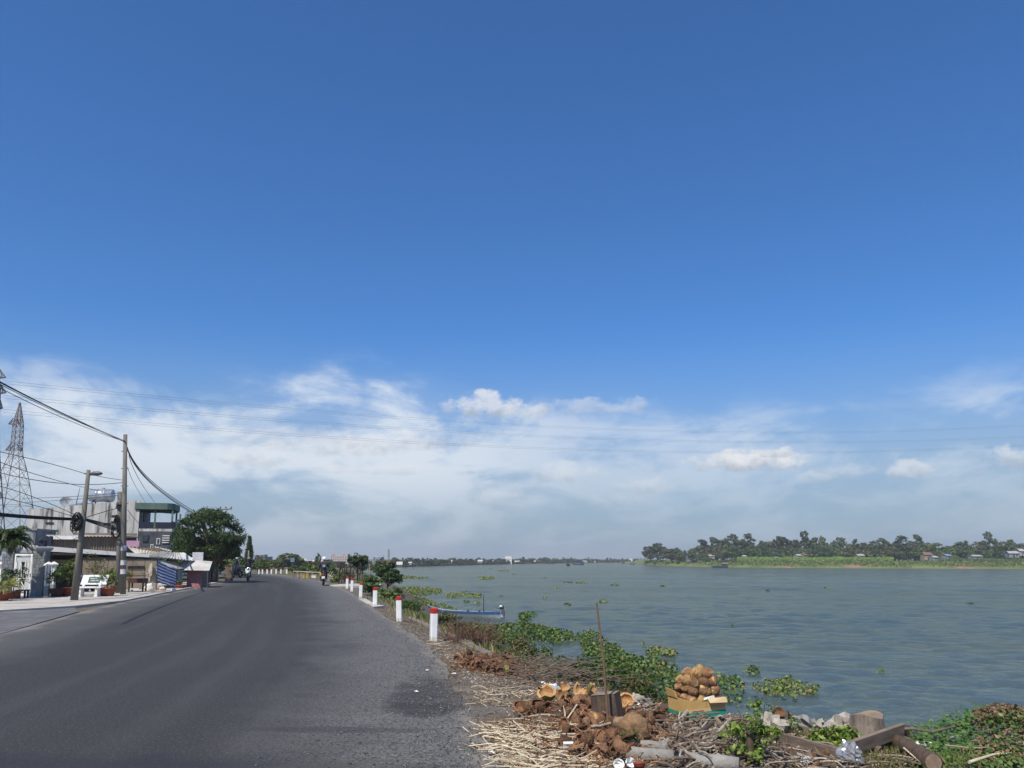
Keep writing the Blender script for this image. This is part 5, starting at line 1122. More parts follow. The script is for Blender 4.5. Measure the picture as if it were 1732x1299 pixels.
def island():
    front = [(1086, 955.2), (1092, 956), (1130, 957.5), (1180, 958.8), (1250, 959.8), (1330, 960.4), (1400, 960.8), (1500, 961.3), (1600, 961.8), (1732, 962.3), (1900, 962.8), (2200, 963)]
    prof = [(-6, -3.3), (0, -2.62), (1.2, -1.9), (5, -1.35), (18, -.7), (40, .3), (90, .5), (250, .55), (600, .4)]
    V = []; n = len(prof)
    for i, (px, py) in enumerate(front):
        a = G(px, py, WATER)
        for (dy, z) in prof:
            k = .12 if i == 0 else 1.0
            V.append((a.x * (1 + (dy * k) / a.y * .9), a.y + dy * (.4 if i == 0 else 1), (z if i > 0 else -2.7) + (.15 * wob(a.x * .3, dy * .4) if 0 < dy < 60 and i else 0)))
    Fc = [(i * n + j, (i + 1) * n + j, (i + 1) * n + j + 1, i * n + j + 1) for i in range(len(front) - 1) for j in range(n - 1)]
    m = mat('island_soil', (.16, .19, .05), (.10, .13, .035), .12, .9, c3=(.30, .17, .11), sc3=.06, f3=(.56, .66))
    o = mesh_obj('island', fast_mesh('island', V, Fc, 4, m)); tag(o, kind='structure')
    # weeds along the shore and a field of tall pale crop
    g_ = np.random.default_rng(8); C = []
    fx = [p[0] for p in front]; fy = [p[1] for p in front]
    for _ in range(8500):
        px = g_.uniform(1090, 1790); py = float(np.interp(px, fx, fy)); a = G(px, py, WATER); dy = g_.uniform(.6, 30) ** 1.0
        if dy < 3 and g_.random() < .4: continue
        zz = float(np.interp(dy, [p[0] for p in prof], [p[1] for p in prof])); bare = math.sin(px * .045) + .7 * math.sin(px * .017 + 1)
        if bare > .9 and dy < 9 and g_.random() < .85: continue
        C.append((a.x * (1 + dy / a.y), a.y + dy, zz + g_.uniform(.0, .8)))
    C = np.array(C); N = np.tile(np.array([0, -.5, .6]), (len(C), 1)); V_, F_ = leaves(C, N, .55, 9, .45)
    o = mesh_obj('shore_weeds', fast_mesh('shore_weeds', V_, F_, 4, L_SHORE)); tag(o, 'green and straw coloured weeds along the island shore', 'weeds', kind='stuff')
    C = []
    for _ in range(11000):
        px = g_.uniform(1248, 1512); dy = g_.uniform(22, 42); py = float(np.interp(px, fx, fy)); a = G(px, py, WATER)
        C.append((a.x * (1 + dy / a.y), a.y + dy, float(np.interp(dy, [p[0] for p in prof], [p[1] for p in prof])) + g_.uniform(.2, 2.1)))
    C = np.array(C); N = np.tile(np.array([0, -.6, .5]), (len(C), 1)); V_, F_ = leaves(C, N, .55, 10, .28)
    o = mesh_obj('crop_field', fast_mesh('crop_field', V_, F_, 4, L_CROP)); tag(o, 'field of tall light green crop on the island', 'crop', kind='stuff')
    C = []
    for _ in range(2600):
        px = g_.uniform(1590, 1790); dy = g_.uniform(26, 40); py = float(np.interp(px, fx, fy)); a = G(px, py, WATER)
        C.append((a.x * (1 + dy / a.y), a.y + dy, float(np.interp(dy, [p[0] for p in prof], [p[1] for p in prof])) + g_.uniform(.2, 1.5)))
    C = np.array(C); N = np.tile(np.array([0, -.6, .5]), (len(C), 1)); V_, F_ = leaves(C, N, .55, 12, .3)
    o = mesh_obj('crop_field', fast_mesh('crop_field', V_, F_, 4, L_MID)); tag(o, 'low dark green crop rows at the right end of the island', 'crop', kind='stuff')
    T_ = [('round2', 1101, 920, 30), ('round0', 1117, 920, 30), ('round2', 1136, 925, 26), ('round1', 1152, 934, 26), ('cone0', 1158, 928, 6), ('round0', 1174, 934, 24), ('tall0', 1190, 912, 22), ('tall1', 1206, 908, 9), ('tall0', 1214, 908, 17), ('tall2', 1226, 908, 17), ('tall1', 1238, 903, 20), ('tall0', 1247, 912, 14), ('tall2', 1256, 911, 16), ('tall1', 1269, 902, 20),
          ('round0', 1286, 916, 20), ('round2', 1306, 911, 26), ('round0', 1319, 909, 22), ('tall0', 1331, 907, 20), ('round2', 1345, 908, 22), ('tall1', 1366, 898, 18), ('round0', 1366, 912, 20), ('tall0', 1379, 908, 18), ('tall2', 1391, 905, 13), ('round2', 1402, 925, 22), ('round0', 1421, 911, 26), ('tall0', 1445, 911, 10), ('round1', 1438, 918, 18), ('round2', 1459, 914, 24),
          ('round0', 1484, 916, 26), ('tall2', 1498, 909, 20), ('round0', 1512, 921, 22), ('tall1', 1527, 906, 22), ('round2', 1546, 919, 20), ('tall0', 1558, 903, 15), ('palm', 1576, 923, 20), ('palm', 1589, 920, 20), ('round2', 1604, 920, 22), ('round0', 1622, 918, 34), ('tall1', 1635, 914, 9), ('tall1', 1671, 899, 16), ('round2', 1668, 918, 22), ('tall2', 1686, 910, 14), ('round1', 1697, 914, 22), ('tall0', 1707, 912, 14), ('round0', 1716, 919, 24), ('round2', 1730, 922, 22), ('round0', 1755, 915, 30)]
    kinds = {'round0': 'dark round crowned tree', 'round1': 'green round crowned tree', 'round2': 'grey green round crowned tree', 'tall0': 'tall thin grey green tree', 'tall1': 'tall thin dark tree', 'tall2': 'tall thin green tree', 'cone0': 'small dark pointed tree', 'palm': 'coconut palm'}
    words = 'first second third fourth fifth sixth seventh eighth ninth tenth eleventh twelfth thirteenth fourteenth fifteenth sixteenth'.split()
    cnt = {}
    for i, (kd, px, top, w) in enumerate(T_):
        cnt[kd] = cnt.get(kd, 0) + 1; py = float(np.interp(px, fx, fy)); a = G(px, py, WATER); Y = a.y + 46 + rnd.uniform(0, 14) if px > 1180 else a.y + 9 + rnd.uniform(0, 8)
        z = .3 if px > 1180 else -.8
        lb = '%s on the island, %s such from the left' % (kinds[kd], words[cnt[kd] - 1])
        if kd == 'palm':
            p = P(px, top, Y); t = thing('palm_tree', lb, 'palm tree', (P(px, 945, Y).x, Y, z), rnd.uniform(0, 6), 'trees on the island'); h = p.z - z - 1.0; tm, tip = palm_trunk(h, .16, i); mesh_obj('trunk', tm, t); mesh_obj('crown', STOCK['palm'][0], t, tip)
        else: place_stock(kd, px, Y, z, top, w * 1.12, 'tree', lb, 'tree', 'trees on the island')
    for k in range(44):
        px = 1182 + 570 * (k + rnd.uniform(-.4, .4)) / 44; py = float(np.interp(px, fx, fy)); a = G(px, py, WATER)
        place_stock(rnd.choice(['round0', 'round1', 'round2', 'tall2']), px, a.y + rnd.uniform(62, 80), .4, rnd.uniform(915, 926), rnd.uniform(18, 32), 'tree', 'background tree in the rear row filling the island tree line', 'tree', 'rear row trees on the island')
    for px in np.arange(1150, 1745, 12.5):
        px = float(px + rnd.uniform(-4, 4)); py = float(np.interp(px, fx, fy)); a = G(px, py, WATER); Y = a.y + rnd.uniform(41, 46); kd = rnd.choice(['bush0', 'bush0', 'bush0', 'bush2', 'bush1'])
        place_stock(kd, px, Y, .2, rnd.uniform(921, 931), rnd.uniform(24, 36), 'bush', 'leafy bush in the undergrowth at the foot of the island trees', 'bush', 'undergrowth bushes on the island')
    for px, top, w, kd, lb in ((1094, 948, 12, 'bush1', 'light green bush at the left tip of the island'), (1110, 946, 14, 'bush1', 'pale bush at the foot of the round trees on the island tip'), (1146, 947, 13, 'bush1', 'bright yellow green bush on the island shore left of the houseboat'), (1160, 943, 16, 'bush0', 'green bush beside the grey island house'), (1192, 941, 24, 'bush0', 'broad green bush right of the grey island house'), (1225, 946, 26, 'bush2', 'olive bush behind the houseboat'), (1240, 941, 20, 'bush1', 'light bush at the left end of the crop field')):
        py = float(np.interp(px, fx, fy)); a = G(px, py, WATER); place_stock(kd, px, a.y + 4 + (12 if px > 1150 else 0), -1.3 if px < 1150 else -.8, top, w, 'bush', lb, 'bush', None)
    # houses between the trees
    H_ = [(1173, 936, 950, 20, 26, M_GREY, M_GREY, 'grey gabled island house left of the tall trees'), (1204, 938, 943, 9, 42, M_DULLW, M_DULLW, 'tiny white roofed hut among bushes left on the island'), (1260, 939, 943, 6, 43, M_DULLW, M_DULLW, 'tiny white hut at the edge of the crop field'), (1314, 941, 944, 7, 43, M_TAN, M_DULLW, 'small pale hut behind the crop field'), (1353, 937, 943, 9, 43, M_DULLW, M_DULLW, 'small white hut left of the red roofed one'), (1364, 936, 943, 9, 43, M_TAN, M_BROWNR, 'small hut with reddish roof on the island'),
          (1457, 937, 943, 11, 43, M_DULLW, M_DULLW, 'pale roofed hut behind the right part of the crop field'), (1571, 934, 945, 14, 44, M_TAN, M_BROWNR, 'brownish orange house with steep roof on the island'), (1583, 940, 946, 8, 38, M_GREY, M_DULLW, 'small white fronted hut beside the brownish orange house'), (1606, 937, 944, 10, 42, M_GREY, M_BLUEROOF, 'small blue grey hut right of the brownish orange house'), (1654, 938.5, 943, 16, 40, M_GREY, M_DULLW, 'long low hut with bright white roof on the island'), (1716, 932, 941, 16, 42, M_GREY, M_DULLW, 'house with slanted pale roof near the right picture edge'), (1730, 928, 938, 8, 44, M_DULLW, M_DULLW, 'white hut at the right picture edge on the island')]
    for px, top, bot, w, dy, mw, mr, lb in H_:
        py = float(np.interp(px, fx, fy)); a = G(px, py, WATER); Y = a.y + dy - 6; zt = P(px, top, Y).z; zb = P(px, bot, Y).z; wd = w * Y / F; x = P(px, 945, Y).x
        t = thing('house', lb, 'house', (x, Y, zb - .6), R(rnd.uniform(-8, 8)), 'huts on the island'); h = zt - zb + .6
        MB().b2((-wd / 2, 0, 0), (wd / 2, 4, h * .68)).build('wall', mw, t)
        r = MB(); r.slab([(-wd * .58, -.4, h * .66), (wd * .58, -.4, h * .66), (wd * .5, 2, h), (-wd * .5, 2, h)], .12); r.slab([(wd * .58, 4.4, h * .66), (-wd * .58, 4.4, h * .66), (-wd * .5, 2.02, h), (wd * .5, 2.02, h)], .12); r.build('roof', mr, t)
        MB().b2((-wd * .12, -.05, 0), (wd * .05, -.003, h * .45)).build('door', M_DARK, t); MB().b2((wd * .18, -.05, h * .25), (wd * .34, -.003, h * .5)).build('window', M_GLASS, t)
island()
def far_shore():
    g_ = random.Random(21); seg = [(690, 'left end'), (770, 'left part'), (850, 'part left of the white block'), (930, 'part right of the white block'), (1010, 'middle part'), (1095, 'right end')]
    sx = [640, 670, 760, 860, 925, 1000, 1090]; sy = [960.0, 959.3, 956.7, 954.3, 952.9, 952.0, 951.0]
    px = 640.0
    while px < 1093:
        py = float(np.interp(px, sx, sy)); a = G(px, py, WATER); dy = g_.choice([3, 8, 16, 30]); Y = a.y + dy; nm = next(s for e, s in seg if px <= e)
        kd = g_.choice(['round0', 'round2', 'round1', 'round2', 'tall0', 'bush3', 'cone1']); top = (g_.uniform(942.5, 947.5) if px < 880 else g_.uniform(942.5, 946.5)) + (1.5 if px > 1000 else 0); w = g_.uniform(9, 17)
        if kd == 'tall0': w *= .6; top -= 1.5
        place_stock(kd, px, Y, None, top, w, 'tree', 'small hazy tree on the far shore, %s' % nm, 'tree', 'far shore trees, ' + nm); px += g_.uniform(3.0, 6.0)
    px = 645.0
    while px < 1092:
        py = float(np.interp(px, sx, sy)); a = G(px, py, WATER); nm = next(s for e, s in seg if px <= e)
        place_stock(g_.choice(['bush0', 'bush3', 'bush2']), px, a.y + g_.uniform(.5, 2), None, py - g_.uniform(4, 6.5), g_.uniform(11, 19), 'bush', 'low hazy bush along the far shore, %s' % nm, 'bush', 'far shore bushes, ' + nm); px += g_.uniform(6, 9)
    B_ = [(761, 948, 7, 'w', 'small white house on the far shore left of the white block, leftmost'), (776, 949, 10, 'g', 'low grey house on the far shore between two white ones'), (812, 947.5, 8, 'w', 'white house with grey roof midway to the white block'), (818, 950, 7, 'w', 'low white house on the far shore beside the midway one'), (838, 948.5, 9, 'w', 'white house just left of the tall white block'), (860, 941.5, 11, 'block', 'tall plain white block on the far shore'), (875, 949, 9, 'w', 'low white house right of the tall white block'), (901, 948, 10, 'w', 'pale house on the far shore near the barge'),
          (912, 948.5, 8, 'r', 'small red roofed house on the far shore near the barge'), (950, 949, 12, 'g', 'long grey shed on the far shore above the small boats'), (985, 948.5, 16, 'g', 'long pale shed in the middle of the far shore'), (1003, 948.5, 8, 'w', 'small white house right of the long pale shed'), (1067, 945.5, 6, 'w', 'white domed building near the right end of the far shore'), (690, 951, 12, 'w', 'pale low house at the left end of the far shore'), (725, 951.5, 9, 'w', 'small pale house among trees on the left far shore')]
    for px, top, w, k, lb in B_:
        py = float(np.interp(px, sx, sy)); a = G(px, py, WATER); Y = a.y + 5; top -= .7; x = P(px, 945, Y).x; z = gz(x, Y) - .05; h = P(px, top, Y).z - z; wd = w * Y / F
        t = thing('house', lb, 'house', (x, Y, z), R(rnd.uniform(-10, 10)), 'far shore houses'); mw = {'w': M_SIGN, 'g': M_GREY, 'r': M_TAN, 'block': M_WHITE}[k]
        if k == 'block':
            MB().b2((-wd / 2, 0, 0), (wd / 2, 5, h)).build('wall', mw, t); MB().b2((-wd / 2 - .1, -.1, h), (wd / 2 + .1, 5.1, h + .15)).build('parapet', mw, t)
            for i in range(3):
                for j in range(2): MB().b2((-wd * .3 + i * wd * .25, -.04, h * (.3 + .3 * j)), (-wd * .3 + i * wd * .25 + .5, -.003, h * (.3 + .3 * j) + .7)).build('window', M_GLASS, t)
        else:
            MB().b2((-wd / 2, 0, 0), (wd / 2, 4, h * .7)).build('wall', mw, t); mr = M_REDROOF if k == 'r' else (M_TIN if k == 'w' else M_GREY)
            r = MB(); r.slab([(-wd * .57, -.3, h * .68), (wd * .57, -.3, h * .68), (wd * .5, 2, h), (-wd * .5, 2, h)], .1); r.slab([(wd * .57, 4.3, h * .68), (-wd * .57, 4.3, h * .68), (-wd * .5, 2.02, h), (wd * .5, 2.02, h)], .1); r.build('roof', mr, t)
            MB().b2((-wd * .15, -.04, 0), (0, -.003, h * .5)).build('door', M_DARK, t)
    # left inland skyline behind the bend
    L_ = [('round1', 470, 945, 150, 24, 'green tree on the skyline left of the big bend tree'), ('round1', 489, 934, 170, 44, 'big round olive green tree beyond the road bend'), ('round0', 478, 941, 165, 24, 'dark tree at the left flank of the big bend tree'), ('round1', 505, 940, 175, 24, 'lower green tree at the right flank of the big bend tree'), ('bush3', 537, 936, 190, 14, 'dark dome shaped tree on the skyline behind the rider'), ('round2', 455, 944, 200, 22, 'hazy tree left on the skyline above the bend posts'), ('round2', 522, 946, 200, 26, 'hazy low tree left of the dome shaped tree'), ('round0', 560, 947, 210, 24, 'hazy tree in front of the pink block'),
          ('round2', 577, 947, 220, 22, 'hazy tree below the right end of the pink block'), ('tall0', 590, 937, 150, 5, 'slim dark tree beside the slender roadside tree'), ('round2', 615, 941, 240, 18, 'blue green tree right of the slender roadside tree'), ('tall1', 627, 949, 240, 10, 'small thin tree near the grey building'), ('round2', 545, 948, 180, 30, 'low hazy tree right behind the rider'), ('round0', 440, 947, 180, 18, 'dark low tree right of the columnar pine'), ('round2', 600, 948, 260, 26, 'hazy low tree behind the slender roadside tree'), ('round1', 395, 944, 190, 22, 'green tree left of the columnar pine in the distance'), ('round2', 640, 951, 300, 20, 'hazy bush like tree left of the red roof')]
    for kd, px, top, Y, w, lb in L_: place_stock(kd, px, Y, None, top, w, 'tree', lb, 'tree', None)
    for px0, px1, top, Y, mw, lb, nx in ((559, 590, 939.5, 420, mat('hazy_pink_plaster', (.52, .42, .40), (.46, .37, .35), 1, .9), 'long pink apartment block on the skyline behind the rider', 9), (631, 645, 944, 380, M_GREY, 'grey flat building right of the blue green tree', 3), (514, 548, 947, 260, M_WHITE, 'long low white building behind the dome shaped tree', 6), (430, 447, 941.5, 230, M_GREY, 'dark grey building right of the columnar pine', 3)):
        x0, x1 = P(px0, 945, Y).x, P(px1, 945, Y).x; zb = gz(x0, Y) - .05; h = P(px0, top, Y).z - zb; t = thing('building', lb, 'building', (x0, Y, zb)); w = x1 - x0
        MB().b2((0, 0, 0), (w, 8, h)).build('wall', mw, t); MB().b2((-.1, -.1, h), (w * .16, 3, h + h * .13)).build('roof_house', mw, t); MB().b2((w * .55, 0, h), (w * .7, 3, h + h * .12)).build('roof_house', mw, t); MB().b2((w * .9, 0, h), (w, 3, h + h * .16)).build('roof_house', mw, t)
        for i in range(nx):
            for j in range(3): MB().b2((w * (i + .3) / nx, -.06, h * (.25 + .25 * j)), (w * (i + .65) / nx, -.003, h * (.25 + .25 * j) + h * .13)).build('window', M_GLASS, t)
    for px, top, w, Y, lb in ((651, 950, 14, 330, 'house with long red roof at the left end of the far shore'), (675, 950, 10, 372, 'brown house under white roof at the left far shore')):
        x = P(px, 945, Y).x; zb = gz(x, Y) - .05; h = P(px, top, Y).z - zb; wd = w * Y / F; t = thing('house', lb, 'house', (x, Y, zb)); MB().b2((-wd / 2, 0, 0), (wd / 2, 5, h * .6)).build('wall', M_BROWN if px > 660 else M_TAN, t); MB().slab([(-wd * .55, -.4, h * .58), (wd * .55, -.4, h * .58), (wd * .5, 3, h), (-wd * .5, 3, h)], .15).build('roof', M_REDROOF if px < 660 else M_TIN, t)
        for k in range(3): MB().b2((-wd * .35 + k * wd * .28, -.05, h * .15), (-wd * .2 + k * wd * .28, -.003, h * .45)).build('window', M_GLASS, t)
    for px, top, Y, r, lb in ((657.5, 928, 340, .35, 'red and white radio mast on the skyline'), (649, 939, 330, .1, 'thin bare mast left of the radio mast')):
        p = P(px, 945, Y); zb = gz(p.x, Y); h = P(px, top, Y).z - zb; t = thing('radio_mast', lb, 'mast', (p.x, Y, zb))
        for k in range(3): a = k * 2.094; MB().bar((r * math.cos(a), r * math.sin(a), 0), (r * .6 * math.cos(a), r * .6 * math.sin(a), h), .07).build('leg', M_RUST, t)
        mb = MB(); n = 12
        for k in range(n):
            for j in range(3): a, b = j * 2.094, (j + 1) * 2.094; mb.bar((r * math.cos(a), r * math.sin(a), h * k / n), (r * .9 * math.cos(b), r * .9 * math.sin(b), h * (k + 1) / n), .05)
        mb.build('bracing', M_RUST, t)
        if r > .2:
            for k in range(3): MB().b2((-.5, -.35, h * (.62 + .12 * k)), (.5, -.25, h * (.62 + .12 * k) + .9)).build('antenna_panel', M_GREY, t)
    for px, top, w, Y, lb in ((432, 957, 12, 120, 'dark low bush behind the far bend posts, leftmost'), (450, 958, 18, 112, 'green bush behind the far bend posts'), (470, 960, 20, 108, 'broad low bush right behind the far bend posts'), (490, 961, 20, 106, 'low green bush at the foot of the road sign'), (510, 961, 18, 104, 'low bush behind the far end of the pale rail')): place_stock('bush0', px, Y, -.1, top, w, 'bush', lb, 'bush', None)
far_shore()
# --- boats
M_BBLUE = mat('boat_blue', (.035, .09, .22), (.028, .07, .17), 5, .5, c3=(.35, .37, .4), sc3=12, f3=(.62, .72)); M_BGREY = mat('boat_grey', (.34, .38, .42), (.26, .29, .32), 3, .6, c3=(.18, .18, .18), sc3=5, f3=(.6, .75)); M_BDK = mat('boat_dark', (.06, .065, .07), (.04, .043, .047), 3, .7)
M_BNAVY = mat('boat_navy', (.03, .06, .16), (.025, .045, .12), 3, .6); M_BTEAL = mat('boat_teal', (.045, .10, .10), (.03, .075, .075), 3, .6)
def hull_mesh(L, W_, H, m, sheer=.25, bow=.18, band=None, n=16):
    V = []; F_ = []; mi = []
    for i in range(n + 1):
        t = i / n; x = (t - .5) * L; w = W_ / 2 * (min(1, (t / .28)) ** .6) * (.62 + .38 * min(1, (1 - t) / .2)); w = max(w, .02); z = H * (1 + sheer * (2 * t - 1) ** 2) + (bow * H * max(0, (.3 - t) / .3) ** 2)
        kz = -.25 * H + (H * .9 * max(0, (.22 - t) / .22) ** 1.5)
        for (fy, fz) in ((-1, 1.0), (-.97, .62), (-.72, .05), (0, 0), (.72, .05), (.97, .62), (1, 1.0), (.88, .97), (.82, .35), (0, .3), (-.82, .35), (-.88, .97)):
            V.append((x, fy * w, kz + (z - kz) * fz))
    k = 12
    for i in range(n):
        for j in range(k): F_.append((i * k + j, i * k + (j + 1) % k, (i + 1) * k + (j + 1) % k, (i + 1) * k + j)); mi.append(1 if j in (0, 5, 6, 11) else 0)
    F2 = [tuple(range(k - 1, -1, -1)), tuple(n * k + j for j in range(k))]
    me = bpy.data.meshes.new('hull'); me.from_pydata(V, [], F_ + F2); me.materials.append(m); me.materials.append(band or m); me.polygons.foreach_set('material_index', mi + [0, 0]); me.update(); return me
def sampan():
    A = G(724, 1040, WATER); B = G(850, 1046, WATER); L = (B - A).length; c = (A + B) / 2
    t = thing('sampan', 'long narrow blue and grey wooden boat with outboard motor at the bank', 'boat', (c.x, c.y, WATER), math.atan2(B.y - A.y, B.x - A.x))
    h = mesh_obj('hull', hull_mesh(L, L * .155, .42, M_BGREY, .2, .5, M_BBLUE), t)
    for x in (-.28, -.08, .14, .32): MB().b2((x * L - .1, -L * .065, .27), (x * L + .1, L * .065, .32)).build('thwart', M_BBLUE, t)
    MB().b2((-L * .3, -L * .05, .1), (L * .4, L * .05, .14)).build('floor_boards', M_TAN, t)
    m = MB().blob((L * .485, .05, .74), (.16, .11, .15), 3, .2, 14, 10).build('outboard_motor', M_BLKP, t, True); MB().blob((L * .475, .05, .83), (.14, .1, .09), 4, .15, 12, 8).build('cowl', M_HELW, m, True)
    MB().tube([(L * .5, .05, .66), (L * .515, .05, -.25)], [.07, .05], 8).build('shaft', M_DSTEEL, m); MB().tube([(L * .47, .05, .66), (L * .40, .1, .74)], .02, 6).build('tiller', M_BLKP, m)
    for x in (.05, .2): MB().blob((x * L, .05, .42), (.09, .07, .11), 7, .4, 10, 8).build('bundle', M_BDK, t)
    p = G(818, 1043, WATER); o = MB().tube([(0, 0, -1.2), (.02, 0, 1.0), (0, 0, P(818, 1006, p.y).z - WATER)], [.035, .03, .02], 7).build('mooring_pole', M_DARK, None, False, (p.x, p.y - .5, WATER)); tag(o, 'thin dark mooring pole standing in the water at the blue boat', 'pole')
sampan()
def boat(px, py, wpx, H, hm, bm, label, cabin=None, rz=0.0, canopy=None, wid=.2):
    p = G(px, py, WATER); L = wpx * p.y / F; t = thing('boat', label, 'boat', (p.x, p.y, WATER), rz, 'boats out on the river'); mesh_obj('hull', hull_mesh(L, L * wid, H, hm, .15, .35, bm), t)
    if cabin:
        x0, x1, h, m, mr = cabin; cb = MB().b2((x0 * L, -L * wid * .36, H * .3), (x1 * L, L * wid * .36, H + h)).build('cabin', m, t); MB().b2((x0 * L - .15, -L * wid * .44, H + h), (x1 * L + .15, L * wid * .44, H + h + .12)).build('cabin_roof', mr, t)
        for k in range(3): x = L * (x0 + (x1 - x0) * (.15 + .28 * k)); MB().b2((x, -L * wid * .36 - .03, H + h * .45), (x + L * (x1 - x0) * .18, -L * wid * .36 - .002, H + h * .8)).build('window', M_GLASS, cb)
    if canopy:
        x0, x1, h, m = canopy; n = 8; mb = MB(); pts = [(math.cos(a) * L * wid * .45, math.sin(a) * h) for a in [math.pi * i / n for i in range(n + 1)]]
        for (a, b) in zip(pts[:-1], pts[1:]): mb.slab([(x0 * L, a[0], H + a[1]), (x1 * L, a[0], H + a[1]), (x1 * L, b[0], H + b[1]), (x0 * L, b[0], H + b[1])], .04)
        mb.build('canopy', m, t)
    MB().tube([(L * .42, 0, H * .6), (L * .47, 0, H * 1.9)], .05, 5).build('post', M_DSTEEL, t); return t
boat(930, 955.3, 15, .75, M_BGREY, M_BDK, 'low grey barge riding deep near the far shore', (.25, .42, .5, M_BDK, M_BDK))
boat(961, 957.6, 7.5, .6, M_BDK, M_BDK, 'small dark boat with rounded canopy left of the blue barge', None, R(35), (-.35, .3, .9, M_BDK), .4)
boat(978, 955.5, 20, .8, M_BNAVY, M_BNAVY, 'blue cargo barge with long hatch cover in mid river', (.2, .42, .9, M_BNAVY, M_BDK))
boat(1046, 952.0, 6, .9, M_BDK, M_BDK, 'small dark boat farthest away near the island tip, left one', (-.1, .3, 1.4, M_BDK, M_BDK), R(30), None, .35)
boat(1053.5, 953.2, 6, .7, M_BNAVY, M_BDK, 'low dark blue boat right beside the farthest dark boat', (.1, .4, .6, M_BDK, M_BDK), R(10), None, .3)
boat(1070, 954.7, 8.5, .7, M_BDK, M_BDK, 'dark boat with square cabin nearest to the island tip', (-.15, .3, 1.3, M_BGREY, M_BDK), R(12), None, .32)
def houseboat():
    p = G(1214, 960.5, WATER); L = 28 * p.y / F; t = thing('houseboat', 'dark green houseboat with white roofed cabin moored at the island shore', 'houseboat', (p.x, p.y - 3, WATER), R(4))
    mesh_obj('hull', hull_mesh(L, L * .26, .75, M_BTEAL, .08, .15, M_BTEAL), t); cb = MB().b2((L * .18, -.75, .5), (L * .46, .75, 2.0)).build('cabin', M_BDK, t); MB().b2((L * .15, -.95, 2.0), (L * .5, .95, 2.15)).build('cabin_roof', M_WHITE, t)
    for k in range(2): MB().b2((L * (.22 + .12 * k), -.78, 1.1), (L * (.3 + .12 * k), -.752, 1.7)).build('window', M_GLASS, cb)
    for k in range(5): x = L * (-.42 + .13 * k); MB().b2((x - .05, -.9, .5), (x + .05, -.82, 1.35)).build('rail_post', M_BTEAL, t)
    MB().b2((-L * .44, -.91, 1.2), (L * .15, -.83, 1.32)).build('rail', M_BTEAL, t); MB().b2((-L * .4, -.6, .55), (L * .1, .6, .95)).build('deck_cargo', M_BTEAL, t)
houseboat()
p = G(1011.5, 956.5, WATER); t = thing('buoy', 'slim dark river buoy standing upright in mid river', 'buoy', (p.x, p.y, WATER)); MB().lathe([(.25, -.4), (.3, 0), (.28, .3), (.06, .45)], 12).build('float', M_BDK, t); MB().tube([(0, 0, .4), (0, 0, 1.7)], [.06, .04], 6).build('mast', M_DSTEEL, t); MB().b2((-.16, -.03, 1.3), (.16, .03, 1.75)).build('topmark', M_BDK, t)
# ------------------------------------------------------------------ river bank: water hyacinth, weeds, shrubs
def inside(p, poly):
    c = False; j = len(poly) - 1
    for i in range(len(poly)):
        a, b = poly[i], poly[j]
        if (a[1] > p[1]) != (b[1] > p[1]) and p[0] < (b[0] - a[0]) * (p[1] - a[1]) / (b[1] - a[1]) + a[0]: c = not c
        j = i
    return c
def disc_leaves(C, N, size, seed):
    g_ = np.random.default_rng(seed); n = len(C); N = N / (np.linalg.norm(N, axis=1, keepdims=True) + 1e-9)
    A = np.cross(N, g_.normal(0, 1, (n, 3))); A /= np.linalg.norm(A, axis=1, keepdims=True) + 1e-9; B = np.cross(N, A); s = size * g_.uniform(.35, 1.55, (n, 1)); V = np.empty((n, 6, 3))
    for k in range(6):
        t = k * math.pi / 3; V[:, k] = C + A * s * math.cos(t) + B * s * math.sin(t) * .78 + N * s * .22 * (1 if k % 3 else 0)
    return V.reshape(-1, 3), np.arange(6 * n).reshape(-1, 6)
def hyacinth(polypx, dens, label, m, size=.075, hgt=.24, gap=.42, seed=1, z=WATER):
    W_ = [G(x, y, z) for x, y in polypx]; poly = [(p.x, p.y) for p in W_]; x0, x1 = min(p[0] for p in poly), max(p[0] for p in poly); y0, y1 = min(p[1] for p in poly), max(p[1] for p in poly)
    rr = random.Random(seed); ar = (x1 - x0) * (y1 - y0); C = []; N = []; ph = rr.uniform(0, 9)
    for _ in range(int(ar * dens)):
        p = (rr.uniform(x0, x1), rr.uniform(y0, y1))
        if not inside(p, poly): continue
        f = .5 + .5 * wob(p[0] * .8 + ph, p[1] * .45 + ph)
        if rr.random() > min(1, (f + .35) ** 3): continue
        h = hgt * (.5 + .8 * f); a0 = rr.uniform(0, 6.28)
        for k in range(rr.randint(4, 6)):
            a = a0 + k * 1.25; r = rr.uniform(.03, .14) * size / .075; u = rr.uniform(.25, 1); C.append((p[0] + r * math.cos(a), p[1] + r * math.sin(a), max(z, gz(p[0], p[1])) + h * u)); N.append((math.cos(a) * .9 + rr.uniform(-.3, .3), math.sin(a) * .9 + rr.uniform(-.3, .3), rr.uniform(.2, 1.0)))
    if not C: return
    V, Fc = disc_leaves(np.array(C), np.array(N), size, seed); o = mesh_obj('water_hyacinth', fast_mesh('water_hyacinth', V, Fc, 6, m)); tag(o, label, 'water hyacinth', kind='stuff')
hyacinth([(765, 1062), (800, 1060), (850, 1060), (905, 1064), (968, 1076), (976, 1086), (930, 1094), (880, 1096), (820, 1088), (770, 1070)], 24, 'thick mat of green water hyacinth between the blue boat and the dry brush', L_HYA, .07, .34, seed=1)
hyacinth([(975, 1076), (1000, 1072), (1034, 1092), (1060, 1108), (1142, 1128), (1160, 1165), (1180, 1185), (1100, 1178), (1040, 1160), (1000, 1130), (985, 1100)], 44, 'dense green water hyacinth along the bank left of the coconut box', L_HYA, .052, .30, seed=2)
